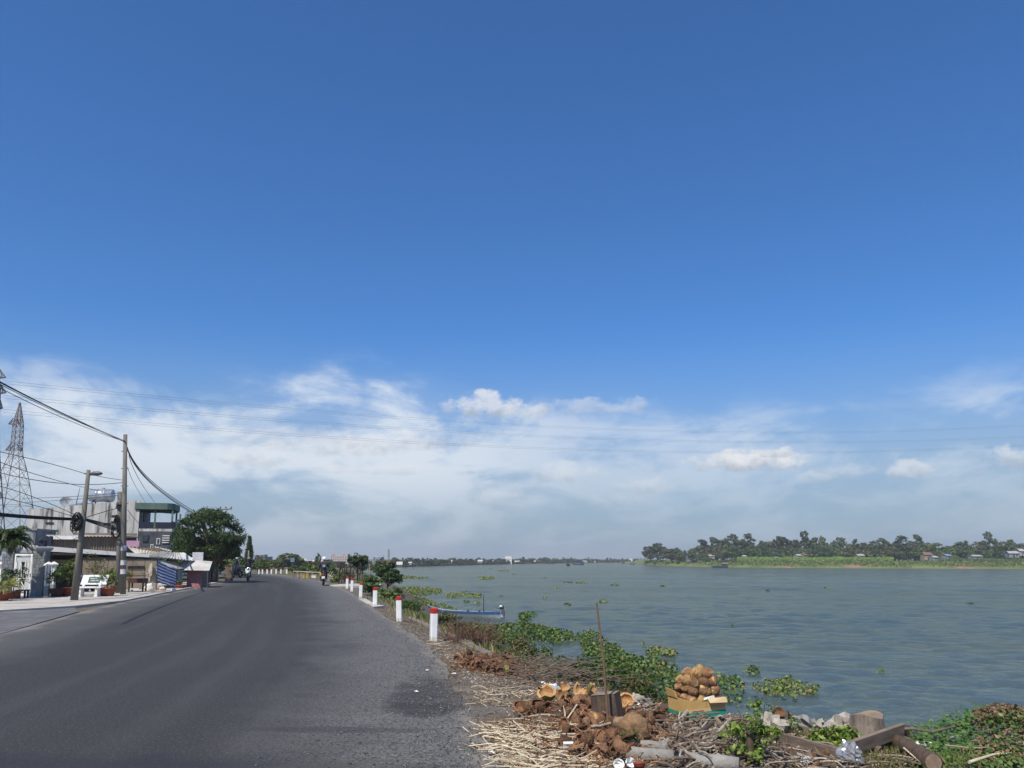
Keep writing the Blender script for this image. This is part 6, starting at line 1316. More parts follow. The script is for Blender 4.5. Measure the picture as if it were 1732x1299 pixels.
hyacinth([(1086, 1101), (1112, 1097), (1142, 1104), (1144, 1113), (1100, 1112)], 36, 'small floating hyacinth raft just off the bank left of the coconuts', L_HYB, .05, .2, seed=3)
hyacinth([(1186, 1140), (1215, 1150), (1246, 1152), (1262, 1170), (1258, 1200), (1225, 1198), (1200, 1180)], 50, 'green hyacinth clump right behind the coconut box', L_HYA, .048, .26, seed=4)
hyacinth([(1262, 1162), (1300, 1152), (1335, 1148), (1345, 1160), (1384, 1170), (1380, 1184), (1330, 1184), (1280, 1174)], 55, 'bright floating hyacinth raft right of the coconut box', L_HYB, .042, .22, seed=5)
hyacinth([(1258, 1134), (1272, 1131), (1284, 1140), (1278, 1144), (1262, 1142)], 30, 'tiny hyacinth cluster floating behind the bright raft', L_HYA, .06, .2, seed=6)
hyacinth([(664, 997), (705, 994), (745, 998), (747, 1005), (700, 1008), (668, 1005)], 7, 'long hyacinth mat on the water above the second marker post', L_HYB, .085, .2, seed=7)
hyacinth([(680, 1014), (715, 1012), (745, 1022), (770, 1032), (772, 1038), (730, 1040), (690, 1034)], 12, 'broad hyacinth mat between the marker posts and the blue boat bow', L_HYB, .07, .2, seed=8)
hyacinth([(752, 1006), (778, 1003), (812, 1006), (815, 1012), (780, 1012), (755, 1010)], 7, 'hyacinth strip floating behind the blue boat', L_HYB, .085, .18, seed=9)
hyacinth([(672, 975), (700, 976), (724, 978), (722, 981), (680, 980)], 3, 'thin distant hyacinth strip on the left of the river', L_HYB, .14, .2, seed=10)
hyacinth([(808, 976), (835, 977), (834, 981), (812, 981)], 3, 'small distant hyacinth patch in mid river', L_HYB, .14, .2, seed=11)
hyacinth([(875, 1042), (902, 1039), (906, 1044), (884, 1047)], 12, 'small hyacinth patch right of the blue boat motor', L_HYA, .1, .25, seed=12)
hyacinth([(876, 1052), (888, 1048), (896, 1054), (884, 1060)], 12, 'little hyacinth tuft in the water below the boat stern', L_HYA, .09, .25, seed=13)
hyacinth([(724, 1032), (752, 1038), (770, 1046), (758, 1052), (730, 1046)], 9, 'hyacinth clump packed around the bow of the blue boat', L_HYA, .08, .14, seed=14)
rr0 = random.Random(44)
for k, (px, py) in enumerate([(1041, 990), (1070, 988), (985, 986), (962, 986), (1120, 992), (1180, 996), (955, 985), (1300, 1000), (1400, 996), (1440, 994), (1487, 1139), (1572, 1194), (1640, 1024), (1690, 1040), (1020, 1018), (960, 1024), (1088, 1090), (1290, 1033), (1420, 1178), (920, 978), (870, 972), (900, 968), (850, 966), (1355, 1090), (1240, 1060), (1150, 1040), (830, 962), (790, 1019), (808, 1021), (790, 1027), (845, 1010), (925, 1012), (940, 995)]):
    d = (py - 944.5); w = rr0.uniform(4, 8) if py > 1000 else rr0.uniform(4, 12); h = max(.5, w * (.10 if py < 1020 else .2))
    if py > 1200 or (k % 4 == 1 and py < 1100): continue
    hyacinth([(px - w, py), (px - w * .3, py - h), (px + w * .8, py - h * .7), (px + w, py + h * .2), (px + w * .2, py + h)], min(34, max(2.5, d * .14)), 'small loose tuft of hyacinth drifting on open water', L_HYB if k % 3 else L_HYA, .06 if d > 100 else .11, .10 if d > 100 else .14, seed=60 + k)
def tuft_field(name, label, pts, n, hgt, m, seed, spread=.25, w=.012, cat='grass', kind='stuff'):
    """grass blades standing on the ground around points"""
    g_ = np.random.default_rng(seed); V = []; Fc = []
    for _ in range(n):
        b = pts[g_.integers(len(pts))]; x, y = b[0] + g_.normal(0, spread), b[1] + g_.normal(0, spread); z = gz(x, y)
        if z < WATER: z = WATER
        a = g_.uniform(0, 6.28); L = hgt * g_.uniform(.4, 1.2); ln = g_.uniform(.1, .7); o = len(V); dx, dy = math.cos(a), math.sin(a)
        V += [(x - dy * w, y + dx * w, z - .02), (x + dy * w, y - dx * w, z - .02), (x + dx * L * ln * .4 + dy * w * .7, y + dy * L * ln * .4 - dx * w * .7, z + L * .6), (x + dx * L * ln, y + dy * L * ln, z + L)]; Fc.append((o, o + 1, o + 2, o + 3))
    o = mesh_obj(name, fast_mesh(name, V, Fc, 4, m)); tag(o, label, cat, kind=kind)
def shrub(name, label, base, ells, k, per, cr, leaf, m, seed, stems=10, sr=.012, sm=None, aspect=.5):
    t = thing(name, label, 'shrub', base); rr = random.Random(seed); E = [(e[0], e[1], e[2], e[3], e[4], e[5]) for e in ells]
    mesh_obj('foliage', crown_mesh('foliage', E, k, per, cr, leaf, seed, m, aspect, .15), t); mb = MB()
    for i in range(stems):
        e = E[i % len(E)]; tip = Vector((e[0] + rr.uniform(-.8, .8) * e[3], e[1] + rr.uniform(-.8, .8) * e[4], e[2] + rr.uniform(-.3, .9) * e[5])); b = Vector((rr.uniform(-.1, .1), rr.uniform(-.1, .1), -.05)); mb.tube([b, (b + tip) / 2 + Vector((rr.uniform(-.06, .06), rr.uniform(-.06, .06), .03)), tip], [sr, sr * .7, sr * .3], 5)
    mb.build('stem', sm or BARK, t); return t
M_TWIG = mat('dead_twig', (.20, .155, .12), (.115, .085, .065), 8, .9, rn=.25, stretch=(1, 1, .2)); M_TWIGP = mat('grey_dead_twig', (.40, .345, .28), (.25, .205, .16), 8, .9, rn=.3); M_REDTW = mat('reddish_dry_stem', (.17, .095, .07), (.11, .06, .045), 8, .9)
def bank_plants():
    # dry reddish brush behind the nearest post
    b = P(790, 1090, 17.0); t = thing('dry_shrub', 'dry reddish brown shrub on the bank right behind the nearest marker post', 'shrub', (b.x, b.y, gz(b.x, b.y))); rr = random.Random(3); mb = MB(); zb = gz(b.x, b.y)
    for i in range(230):
        a = rr.uniform(0, 6.28); r = rr.uniform(.05, .55); h = rr.uniform(.2, .6) + max(0, -.7 - zb); p0 = Vector((rr.uniform(-.35, .5), rr.uniform(-.4, .4), -.05)); p1 = p0 + Vector((r * math.cos(a), r * math.sin(a) * .8, h)); mb.tube([p0, p0.lerp(p1, .5) + Vector((rr.uniform(-.05, .05), 0, .05)), p1], [.006, .005, .003], 3)
    mb.build('stem', M_REDTW, t); e = [(rr.uniform(-.4, .5), rr.uniform(-.4, .4), max(0, -.7 - zb) + rr.uniform(.2, .55), .22, .22, .16) for _ in range(8)]; mesh_obj('foliage', crown_mesh('foliage', e, 60, 14, .1, .022, 4, L_DRY, .4, .1), t)
    # olive weeds
    for i, (px, py, Y, s, m, lb) in enumerate(((826, 1086, 18, .55, L_OLIVE, 'olive green weed clump right of the dry reddish shrub'), (866, 1100, 16.5, .45, L_OLIVE, 'olive weed clump on the slope before the hyacinth mat'), (905, 1104, 16.5, .45, L_MID, 'green weed clump between hyacinth and dry brush'), (1030, 1140, 13.5, .5, L_MID, 'green leafy weed beside the leaning stake'), (1075, 1165, 12.5, .5, L_OLIVE, 'olive weed clump right of the leaning stake'), (1110, 1160, 13, .5, L_MID, 'green weed clump left behind the coconut box'), (985, 1150, 12, .38, L_MID, 'low green weed at the edge of the dry brush heap'), (760, 1056, 22, .5, L_OLIVE, 'olive weeds on the bank right of the second marker post'), (700, 1030, 28, .55, L_MID, 'green weeds on the bank behind the second marker post'))):
        b = P(px, py, Y); zz = gz(b.x, b.y); top = P(px, py - 16, Y).z; hgt = max(.35, top - zz); e = [(rr.uniform(-.35, .35), rr.uniform(-.3, .3), hgt * rr.uniform(.35, .95), s * .5, s * .5, .14) for _ in range(7)]
        shrub('weed', lb, (b.x, b.y, zz), e, 80, 18, .11, .032, m, 20 + i, 16, .006)
    pts = [(T(px, py).x, T(px, py).y) for px, py in ((860, 1105), (850, 1100), (870, 1108))]; tuft_field('straw_grass', 'tuft of fine straw coloured grass beside the husk heap', pts, 700, .4, leafmat('straw_blade', (.22, .15, .07), (.38, .28, .14), .2), 5, .12, .004)
    pts = [(CR(y) + d, y) for y in np.arange(12, 48, .7) for d in (.4, 1.2, 2.2, 3.2, 4.2)]; tuft_field('bank_grass', 'grass and weeds growing down the river bank slope', pts, 15000, .2, L_GRASS, 6, .4, .012)
    C = []; N = []
    for _ in range(6000):
        y = rr.uniform(11, 46); x = CR(y) + rr.uniform(.6, 5.0); z = max(gz(x, y), WATER); f = wob(x * 1.1, y * .8)
        if f < -.05: continue
        C.append((x, y, z + rr.uniform(.02, .22) * (1 + f))); N.append((rr.uniform(-.5, .5), rr.uniform(-.8, .2), .8))
    V, Fc = leaves(np.array(C), np.array(N), .05, 7, .55); o = mesh_obj('bank_weeds', fast_mesh('bank_weeds', V, Fc, 4, L_MID)); tag(o, 'low leafy creeping weeds covering the river bank slope', 'weeds', kind='stuff')
    # brush heap of dead twigs
    b = T(945, 1150); t = MB(); rr = random.Random(8)
    for i in range(420):
        px, py = rr.uniform(886, 1010), rr.uniform(1118, 1168); p = T(px, py); a = rr.uniform(-.5, .9) + (3.14 if rr.random() < .5 else 0); L = rr.uniform(.25, .75); h0 = rr.uniform(0, .24); up = rr.uniform(-.05, .32)
        p0 = Vector((p.x, p.y, p.z + h0)); p1 = p0 + Vector((math.cos(a) * L, math.sin(a) * L * .6, up * L)); mid = (p0 + p1) / 2 + Vector((rr.uniform(-.05, .05), rr.uniform(-.05, .05), rr.uniform(-.01, .07))); r = rr.uniform(.003, .009); t.tube([p0, mid, p1], [r, r * .8, r * .4], 4)
    o = t.build('brush_heap', M_TWIG); tag(o, 'tangled heap of dead brown twigs on the bank left of the leaning stake', 'brush heap', kind='stuff')
    o = MB().tube([T(935, 1128, .12), T(948, 1120, .3), T(958, 1112, .45)], [.02, .016, .01], 6).build('branch', M_TWIGP); tag(o, 'pale thicker branch sticking up from the dead brush heap', 'branch')
    # bright leafy sprig shrub by the short post
    b = T(1262, 1288); e = [(rr.uniform(-.14, .18), rr.uniform(-.12, .14), rr.uniform(.08, .44), .11, .1, .08) for _ in range(12)]; shrub('leafy_shrub', 'bright yellow green leafy shrub around the short wooden post', b, e, 75, 12, .07, .024, L_SPRIG, 51, 16, .006)
    b = T(1408, 1268); e = [(rr.uniform(-.2, .2), rr.uniform(-.1, .15), rr.uniform(.02, .13), .1, .1, .06) for _ in range(9)]; shrub('leafy_shrub', 'low bright green leafy plant beside the weathered plank', b, e, 70, 12, .06, .026, L_SPRIG, 52, 14, .005)
    for i, (px, py, lb) in enumerate(((1055, 1272, 'small green sprig growing by the brown root ball'), (1340, 1240, 'small green sprig between the pale rocks and the plank'))):
        b = T(px, py); e = [(rr.uniform(-.09, .09), rr.uniform(-.06, .06), rr.uniform(.05, .16), .06, .06, .05) for _ in range(4)]; shrub('sprig', lb, b, e, 16, 9, .045, .02, L_VINE, 60 + i, 6, .004)
    # vine mound at the right
    C = []; N = []
    for _ in range(15000):
        px = rr.uniform(1545, 1790); py = rr.uniform(1215, 1300); p = T(px, min(py, 1299) if py < 1299 else 1299); f = math.exp(-((p.x - 4.75) / .6) ** 2 - ((p.y - 7.6) / .55) ** 2); h = .36 * f
        if rr.random() > .3 + f: continue
        C.append((p.x + rr.gauss(0, .06), p.y + rr.gauss(0, .12), p.z + h * rr.uniform(.6, 1.0) + rr.uniform(0, .05))); N.append((rr.uniform(-.4, .4), rr.uniform(-.7, .1), .8))
    V, Fc = disc_leaves(np.array(C), np.array(N), .0155, 9); o = mesh_obj('vine_mound', fast_mesh('vine_mound', V, Fc, 6, L_VINE)); tag(o, 'mound of green creeping vine at the lower right corner', 'vine', kind='stuff')
    C = []; N = []
    for _ in range(2600):
        px = rr.uniform(1650, 1790); py = rr.uniform(1228, 1299); p = T(px, py); f = math.exp(-((p.x - 4.75) / .6) ** 2 - ((p.y - 7.6) / .55) ** 2); C.append((p.x, p.y, p.z + .37 * f + rr.uniform(0, .05))); N.append((rr.uniform(-.6, .6), rr.uniform(-.6, .3), .7))
    V, Fc = leaves(np.array(C), np.array(N), .026, 10, .5); o = mesh_obj('dry_leaf_heap', fast_mesh('dry_leaf_heap', V, Fc, 4, L_DRY)); tag(o, 'heap of dry brown leaves on the right end of the vine mound', 'dry leaves', kind='stuff')
    pts = [(T(px, py).x, T(px, py).y) for px, py in ((1470, 1285), (1490, 1275), (1500, 1290), (1450, 1292), (1600, 1290), (1640, 1295), (1390, 1250), (1440, 1255))]; tuft_field('weed_grass', 'thin weeds and grass between the planks in the right foreground', pts, 700, .10, L_GRASS, 11, .14, .0025)
bank_plants()
# ------------------------------------------------------------------ foreground litter on the bank
M_HUSK = mat('coconut_husk', (.23, .118, .062), (.095, .052, .032), 11, .9, .9, 50, rn=.45, c3=(.34, .18, .085), sc3=14, f3=(.55, .72)); M_HUSKIN = mat('husk_inside', (.28, .15, .078), (.13, .066, .036), 14, .9, .9, 60, rn=.4)
M_HUSKP = mat('pale_husk_inside', (.50, .31, .14), (.34, .17, .07), 9, .8, .4, 60, rn=.15); M_GRN = mat('green_coconut_skin', (.20, .21, .035), (.13, .13, .03), 7, .45, .2, 30, c3=(.30, .20, .06), sc3=5, f3=(.55, .7))
M_COCO = mat('brown_coconut', (.28, .14, .066), (.13, .065, .034), 3, .7, .5, 12, rn=.3, c3=(.50, .33, .14), sc3=1.6, f3=(.52, .62), stretch=(1, 1, .35)); M_COCOY = mat('golden_coconut', (.44, .28, .10), (.30, .17, .07), 2.4, .6, .4, 12, rn=.15, c3=(.17, .08, .035), sc3=1.8, f3=(.52, .64), stretch=(1, 1, .35))
M_CARD = mat('cardboard', (.56, .36, .13), (.50, .31, .11), 4, .85, .1, 30); M_CARDG = mat('box_green_print', (.02, .30, .20), (.02, .25, .17), 4, .7); M_CARDW = mat('box_white_print', (.66, .66, .62), (.58, .58, .54), 4, .7); M_CARDP = mat('box_pale_print', (.60, .45, .26), (.54, .40, .22), 4, .8)
M_WOOD = mat('weathered_wood', (.26, .20, .15), (.165, .125, .095), 3, .9, .7, 40, stretch=(1, 1, 6), rn=.15); M_WOODD = mat('old_stump_wood', (.15, .105, .075), (.08, .057, .042), 5, .9, .7, 40, stretch=(6, 6, 1)); M_WOODE = mat('cut_wood_end', (.29, .215, .15), (.20, .145, .10), 12, .9, .3, 50)
M_STRAW = mat('pale_dry_stalk', (.70, .61, .45), (.55, .45, .30), 6, .75, rn=.22); M_STRAWD = mat('brown_dry_stalk', (.30, .225, .15), (.22, .16, .105), 6, .8, rn=.25); M_ROCK = mat('pale_rock', (.42, .38, .32), (.27, .24, .20), 6, .9, .7, 25, rn=.18); M_ROCKG = mat('grey_rock', (.26, .245, .225), (.18, .17, .155), 6, .9, .7, 25)
M_ROOT = mat('fibrous_root_ball', (.30, .185, .10), (.18, .105, .055), 12, .95, .9, 35, c3=(.40, .28, .17), sc3=6, f3=(.5, .7)); M_FOAM = mat('white_foam', (.84, .84, .82), (.78, .78, .76), 5, .7); M_PLAS = mat('crumpled_clear_plastic', (.62, .64, .65), (.42, .44, .45), 9, .2, .6, 14, spec=.7); M_SILV = mat('crumpled_foil', (.46, .46, .47), (.25, .25, .26), 8, .25, .6, 14, metal=.5); M_CLOTHP = mat('pink_white_cloth', (.70, .55, .55), (.55, .32, .34), 9, .9); M_LOGC = mat('grey_concrete_log', (.34, .325, .29), (.26, .245, .22), 5, .9, .6, 30, c3=(.18, .17, .15), sc3=4, f3=(.56, .72)); M_SHARD = mat('dark_dry_chip', (.12, .085, .06), (.07, .05, .035), 9, .9, rn=.3)
def shell_mesh(seed, th, phi, ro, ri, mo, mi_, stretch=1.15, nu=10, nv=6, jag=.3):
    """curved thick piece of coconut husk: part of an ellipsoid shell; outside, inside and broken rim"""
    rr = random.Random(seed); V = []; Fc = []; M_ = []; je = [rr.uniform(-jag, jag) for _ in range(nu + 1)]
    for side, r in ((0, ro), (1, ri)):
        for i in range(nv + 1):
            for j in range(nu + 1):
                a = phi * (j / nu - .5); t = th * i / nv
                if i == nv: t += je[j]
                if phi < 6.2 and j in (0, nu): a += rr.uniform(-.06, .06)
                k = r * (1 + rr.uniform(-.02, .02) + .05 * math.cos(3 * a)); V.append((k * math.sin(t) * math.cos(a), k * math.sin(t) * math.sin(a), -k * math.cos(t) * stretch + ro))
    n = nu + 1; o = (nv + 1) * n
    for i in range(nv):
        for j in range(nu): q = i * n + j; Fc.append((q, q + 1, q + n + 1, q + n)); M_.append(0); Fc.append((o + q, o + q + n, o + q + n + 1, o + q + 1)); M_.append(1)
    for j in range(nu): q = nv * n + j; Fc.append((q, q + 1, o + q + 1, o + q)); M_.append(1)
    if phi < 6.2:
        for i in range(nv): q = i * n; Fc.append((q, q + n, o + q + n, o + q)); q += nu; Fc.append((q, o + q, o + q + n, q + n)); M_ += [1, 1]
    mb = MB(); mb.v = V; mb.f = Fc; mb.m = M_; return mb.mesh('husk', [mo, mi_])
HUSKS = [shell_mesh(i, 1.35 + .25 * (i % 3), [6.283, 3.2, 1.7, 2.6, 1.3, 2.2][i % 6], .10, .078, M_HUSK, M_HUSKIN) for i in range(8)]
GREENH = [shell_mesh(30 + i, 1.5, [6.283, 3.6, 2.6][i], .112, .084, M_GRN, M_HUSKP) for i in range(3)]
def coco_mesh(seed, m):
    rr = random.Random(seed); mb = MB(); n = 14; V = []; Fc = []; pr = [(0, -1.0), (.30, -.95), (.62, -.74), (.86, -.38), (.94, 0), (.86, .40), (.62, .76), (.32, .98), (.10, 1.1), (0, 1.12)]
    for r, z in pr:
        for j in range(n): a = 6.283 * j / n; k = 1 + .07 * math.cos(3 * a) + rr.uniform(-.012, .012); V.append((r * k * math.cos(a), r * k * math.sin(a), z * 1.12))
    for i in range(len(pr) - 1):
        for j in range(n): q = (j + 1) % n; Fc.append((i * n + j, i * n + q, (i + 1) * n + q, (i + 1) * n + j))
    return mb.add(V, Fc).mesh('coconut', m, True)
COCO = [coco_mesh(1, M_COCO), coco_mesh(2, M_COCO), coco_mesh(3, M_COCOY)]
def put(name, me, p, rot, sc, label, cat, group=None): o = mesh_obj(name, me, None, p, rot, sc); tag(o, label, cat, group); return o
RJ = random.Random(77)
SMALL = []
def join_small(name, label, cat):
    V = []; Fc = []; mi = []; o = 0
    for me, p, rot, sc in SMALL:
        M4 = Matrix.LocRotScale(p, Euler(rot), Vector(sc)); a = np.empty(len(me.vertices) * 3, dtype=np.float32); me.vertices.foreach_get('co', a); a = a.reshape(-1, 3) @ np.array(M4.to_3x3()).T + np.array(M4.translation); V.append(a)
        f = np.empty(len(me.loops), dtype=np.int32); me.loops.foreach_get('vertex_index', f); Fc.append(f.reshape(-1, 4) + o); q = np.empty(len(me.polygons), dtype=np.int32); me.polygons.foreach_get('material_index', q); mi.append(q); o += len(a)
    tag(mesh_obj(name, fast_mesh(name, np.concatenate(V), np.concatenate(Fc), 4, [M_HUSK, M_HUSKIN], np.concatenate(mi))), label, cat, kind='stuff')
def rrot(): return (RJ.uniform(0, 6.28), RJ.uniform(0, 6.28), RJ.uniform(0, 6.28))
def husk_piles():
    for i in range(150):          # pile beside the road behind the straw
        px = RJ.uniform(772, 905); y0 = 1108 + (px - 772) * .16; py = y0 + RJ.uniform(0, 24); p = T(px, py); c = (px - 838) / 68.0
        if i % 3 == 0: SMALL.append((HUSKS[RJ.randrange(8)], p + Vector((0, 0, RJ.uniform(.0, .1) * max(.2, 1 - c * c) + .01)), rrot(), (RJ.uniform(.35, .6), RJ.uniform(.35, .6), RJ.uniform(.35, .7)))); continue
        put('coconut_husk', HUSKS[RJ.randrange(8)], p + Vector((0, 0, RJ.uniform(.0, .13) * max(.2, 1 - c * c) + .02)), rrot(), (RJ.uniform(.4, .85), RJ.uniform(.4, .8), RJ.uniform(.45, .95)), 'split brown coconut husk in the dark heap behind the thin straw', 'coconut husk', 'husks in the rear heap')
    put('coconut', coco_mesh(9, M_GRN), T(857, 1143, .07), (1.4, .3, .4), .085, 'yellow green coconut at the front edge of the rear husk heap', 'coconut'); put('coconut_husk', GREENH[2], T(808, 1132, .03), (2, .2, 1), .6, 'small pale husk piece lying just left of the rear heap', 'coconut husk')
    for i in range(310):          # foreground pile
        t = RJ.random(); px = RJ.gauss(1000, 62); py = RJ.gauss(1240, 34)
        if py < 1190 or px < 878 or px > 1140 or py > 1300: continue
        if py > 1225 and px < 955: continue
        p = T(px, py)
        if i % 5 < 2: SMALL.append((HUSKS[RJ.randrange(8)], p + Vector((0, 0, RJ.uniform(.0, .08) + .01)), rrot(), (RJ.uniform(.35, .6), RJ.uniform(.35, .6), RJ.uniform(.35, .7)))); continue
        put('coconut_husk', HUSKS[RJ.randrange(8)], p + Vector((0, 0, RJ.uniform(.0, .12) + .02)), rrot(), (RJ.uniform(.4, .85), RJ.uniform(.4, .8), RJ.uniform(.45, 1.0)), 'broken brown coconut husk in the front heap beside the pale stalks', 'coconut husk', 'husks in the front heap')
    S_ = [('green', 0, 925, 1192, (.35, .1, -.5), 1.05, 'half green coconut shell with orange inside, leftmost of the row'), ('green', 1, 948, 1196, (.6, 0, .5), .95, 'pale broken green shell right of the leftmost half'), ('green', 2, 910, 1180, (.4, .8, .6), .9, 'dark red and green husk piece at the left end of the shell row'), ('green', 1, 953, 1180, (.3, 0, .2), .85, 'orange shell piece behind the pale broken shell'), ('green', 2, 975, 1184, (.6, .2, 1.2), 1.0, 'curled tan husk strip in the middle of the shell row'), ('green', 2, 1000, 1186, (.3, -.6, 2.4), 1.05, 'yellow green shell piece left of the dark wooden block'), ('pale', 0, 1060, 1198, (.95, 0, -.2), 1.0, 'round half shell with orange inside right of the dark wooden block'), ('brown', 0, 882, 1212, (.5, .2, -.4), .95, 'hollow brown husk at the left tip of the front heap'), ('brown', 0, 906, 1208, (1.0, -.2, .5), 1.0, 'round hollow brown husk near the left tip of the front heap'), ('brown', 0, 1000, 1272, (.45, .15, .1), 1.1, 'big bowl shaped husk standing open at the front of the heap')]
    PALEH = shell_mesh(71, 1.5, 6.283, .10, .075, M_HUSK, M_HUSKP, jag=.08)
    for k, j, px, py, rot, s, lb in S_: put('coconut_shell', GREENH[j] if k == 'green' else (PALEH if k == 'pale' else HUSKS[0]), T(px, py, .06), rot, s, lb, 'coconut shell')
    put('coconut', COCO[0], T(980, 1198, .08), (.4, 1.3, .5), .082, 'greyish brown whole coconut behind the front husk heap', 'coconut'); put('coconut', COCO[0], T(1008, 1233, .09), (.2, 1.4, 1.9), (.10, .10, .11), 'large ribbed brown husk ball in the middle of the front heap', 'coconut'); put('coconut', COCO[1], T(994, 1196, .06), (1, .3, .5), .06, 'small dark coconut beside the greyish one', 'coconut')
husk_piles()
join_small('husk_rubble', 'small broken husk pieces filling both coconut husk heaps', 'husk pieces')
def fibre(px0, px1, py0, py1, n, lb, seed):
    g_ = random.Random(seed); mb = MB()
    for _ in range(n):
        px = g_.gauss((px0 + px1) / 2, (px1 - px0) / 4.2); py = g_.gauss((py0 + py1) / 2, (py1 - py0) / 4.2); p = T(px, py) + Vector((0, 0, g_.uniform(.005, .09))); a = g_.uniform(0, 6.28); L = g_.uniform(.03, .14); q = p + Vector((math.cos(a) * L, math.sin(a) * L, g_.uniform(-.03, .05))); r = g_.uniform(.002, .007); mb.tube([p, (p + q) / 2 + Vector((0, 0, .012)), q], [r, r, r * .4], 3)
    tag(mb.build('husk_fibre', mat('husk_fibre', (.30, .14, .065), (.10, .05, .03), 9, .95, island=.5)), lb, 'husk fibre', kind='stuff')
fibre(872, 1120, 1190, 1300, 2600, 'loose shredded coconut fibre filling the front husk heap', 3)
fibre(768, 905, 1104, 1146, 900, 'loose shredded coconut fibre filling the rear husk heap', 4)
def stick_mesh(seed, L, r, m, bend=.05, seg=4, n=5, fork=False):
    rr = random.Random(seed); pts = []
    for i in range(seg + 1): t = i / seg; pts.append(((t - .5) * L, rr.uniform(-bend, bend) * L * (1 if 0 < i < seg else .4), rr.uniform(-bend, bend) * L * .5))
    mb = MB().tube(pts, [r * (1 - .5 * i / seg) for i in range(seg + 1)], n)
    if fork: a = Vector(pts[2]); mb.tube([a, a + Vector((L * .18, L * .1, .02)), a + Vector((L * .3, L * .2, .05))], [r * .7, r * .5, r * .3], n)
    return mb.mesh('stick', m)
STRAW = [stick_mesh(i, 1.0, .0062, M_STRAW if i % 3 else M_STRAWD, .085, fork=(i == 5)) for i in range(8)]
def straw():
    n = 0
    for i in range(225):
        py = 1226 + 78 * RJ.random(); px = RJ.uniform(832, 990) + (py - 1226) * .25
        if px > 985 and py < 1262: continue
        a = RJ.gauss(-.18, .38) + (3.14159 if RJ.random() < .5 else 0); p = T(px, min(py, 1330)); L = RJ.uniform(.28, .78); k = min(1, max(0, (px - 830) / 60))
        put('dry_stalk', STRAW[RJ.randrange(8)], p + Vector((0, 0, .012 + RJ.uniform(0, .07) * k)), (RJ.uniform(-.05, .05), RJ.gauss(0, .07), a), (L, RJ.uniform(.7, 1.3), RJ.uniform(.7, 1.3)), 'pale dry palm stalk in the large bundle at the road edge', 'stalk', 'pale stalks in the front bundle')
    for i in range(46):
        px, py = RJ.uniform(812, 905), RJ.uniform(1165, 1196); p = T(px, py); a = RJ.gauss(.1, .4)
        put('dry_stalk', STRAW[RJ.randrange(8)], p + Vector((0, 0, .012 + RJ.uniform(0, .04))), (0, RJ.gauss(0, .06), a), (RJ.uniform(.2, .62), .8, .8), 'thin straw coloured stalk in the small bundle before the rear husk heap', 'stalk', 'stalks in the small rear bundle')
    for i in range(34):
        px = RJ.uniform(735, 800); py = 1090 + (px - 735) * .35 + RJ.uniform(-8, 8); p = T(px, py); put('dry_stalk', STRAW[RJ.randrange(8)], p + Vector((0, 0, .01 + RJ.uniform(0, .02))), (0, RJ.gauss(0, .05), RJ.uniform(-.7, .7)), (RJ.uniform(.2, .6), .8, .8), 'bleached stalk scattered at the foot of the nearest marker post', 'stalk', 'stalks by the nearest marker post')
    put('forked_twig', stick_mesh(91, .42, .012, M_STRAW, .04, fork=True), T(958, 1240, .1), (.2, -.9, .5), 1.0, 'pale forked twig standing up between stalks and husks', 'twig')
straw()
def straw_bits():
    g_ = random.Random(8); mb = MB()
    for _ in range(1500):
        py = g_.uniform(1222, 1305); px = g_.uniform(828, 1000) + (py - 1226) * .25; p = T(px, py) + Vector((0, 0, g_.uniform(.003, .03))); a = g_.uniform(-1.2, 1.2); L = g_.uniform(.02, .12); q = p + Vector((math.cos(a) * L, math.sin(a) * L, g_.uniform(-.004, .012))); r = g_.uniform(.0012, .0035); mb.tube([p, (p + q) / 2 + Vector((0, 0, .004)), q], [r, r, r * .5], 3)
    tag(mb.build('straw_bits', mat('straw_bit', (.46, .37, .24), (.20, .145, .09), 6, .85, island=.45)), 'broken bits of straw matted under the pale stalk bundle', 'straw', kind='stuff')
straw_bits()
WOODS = [stick_mesh(200 + i, 1.0, .016, [M_TWIGP, M_WOOD, M_TWIG][i % 3], .05, n=6, fork=(i == 4)) for i in range(7)]
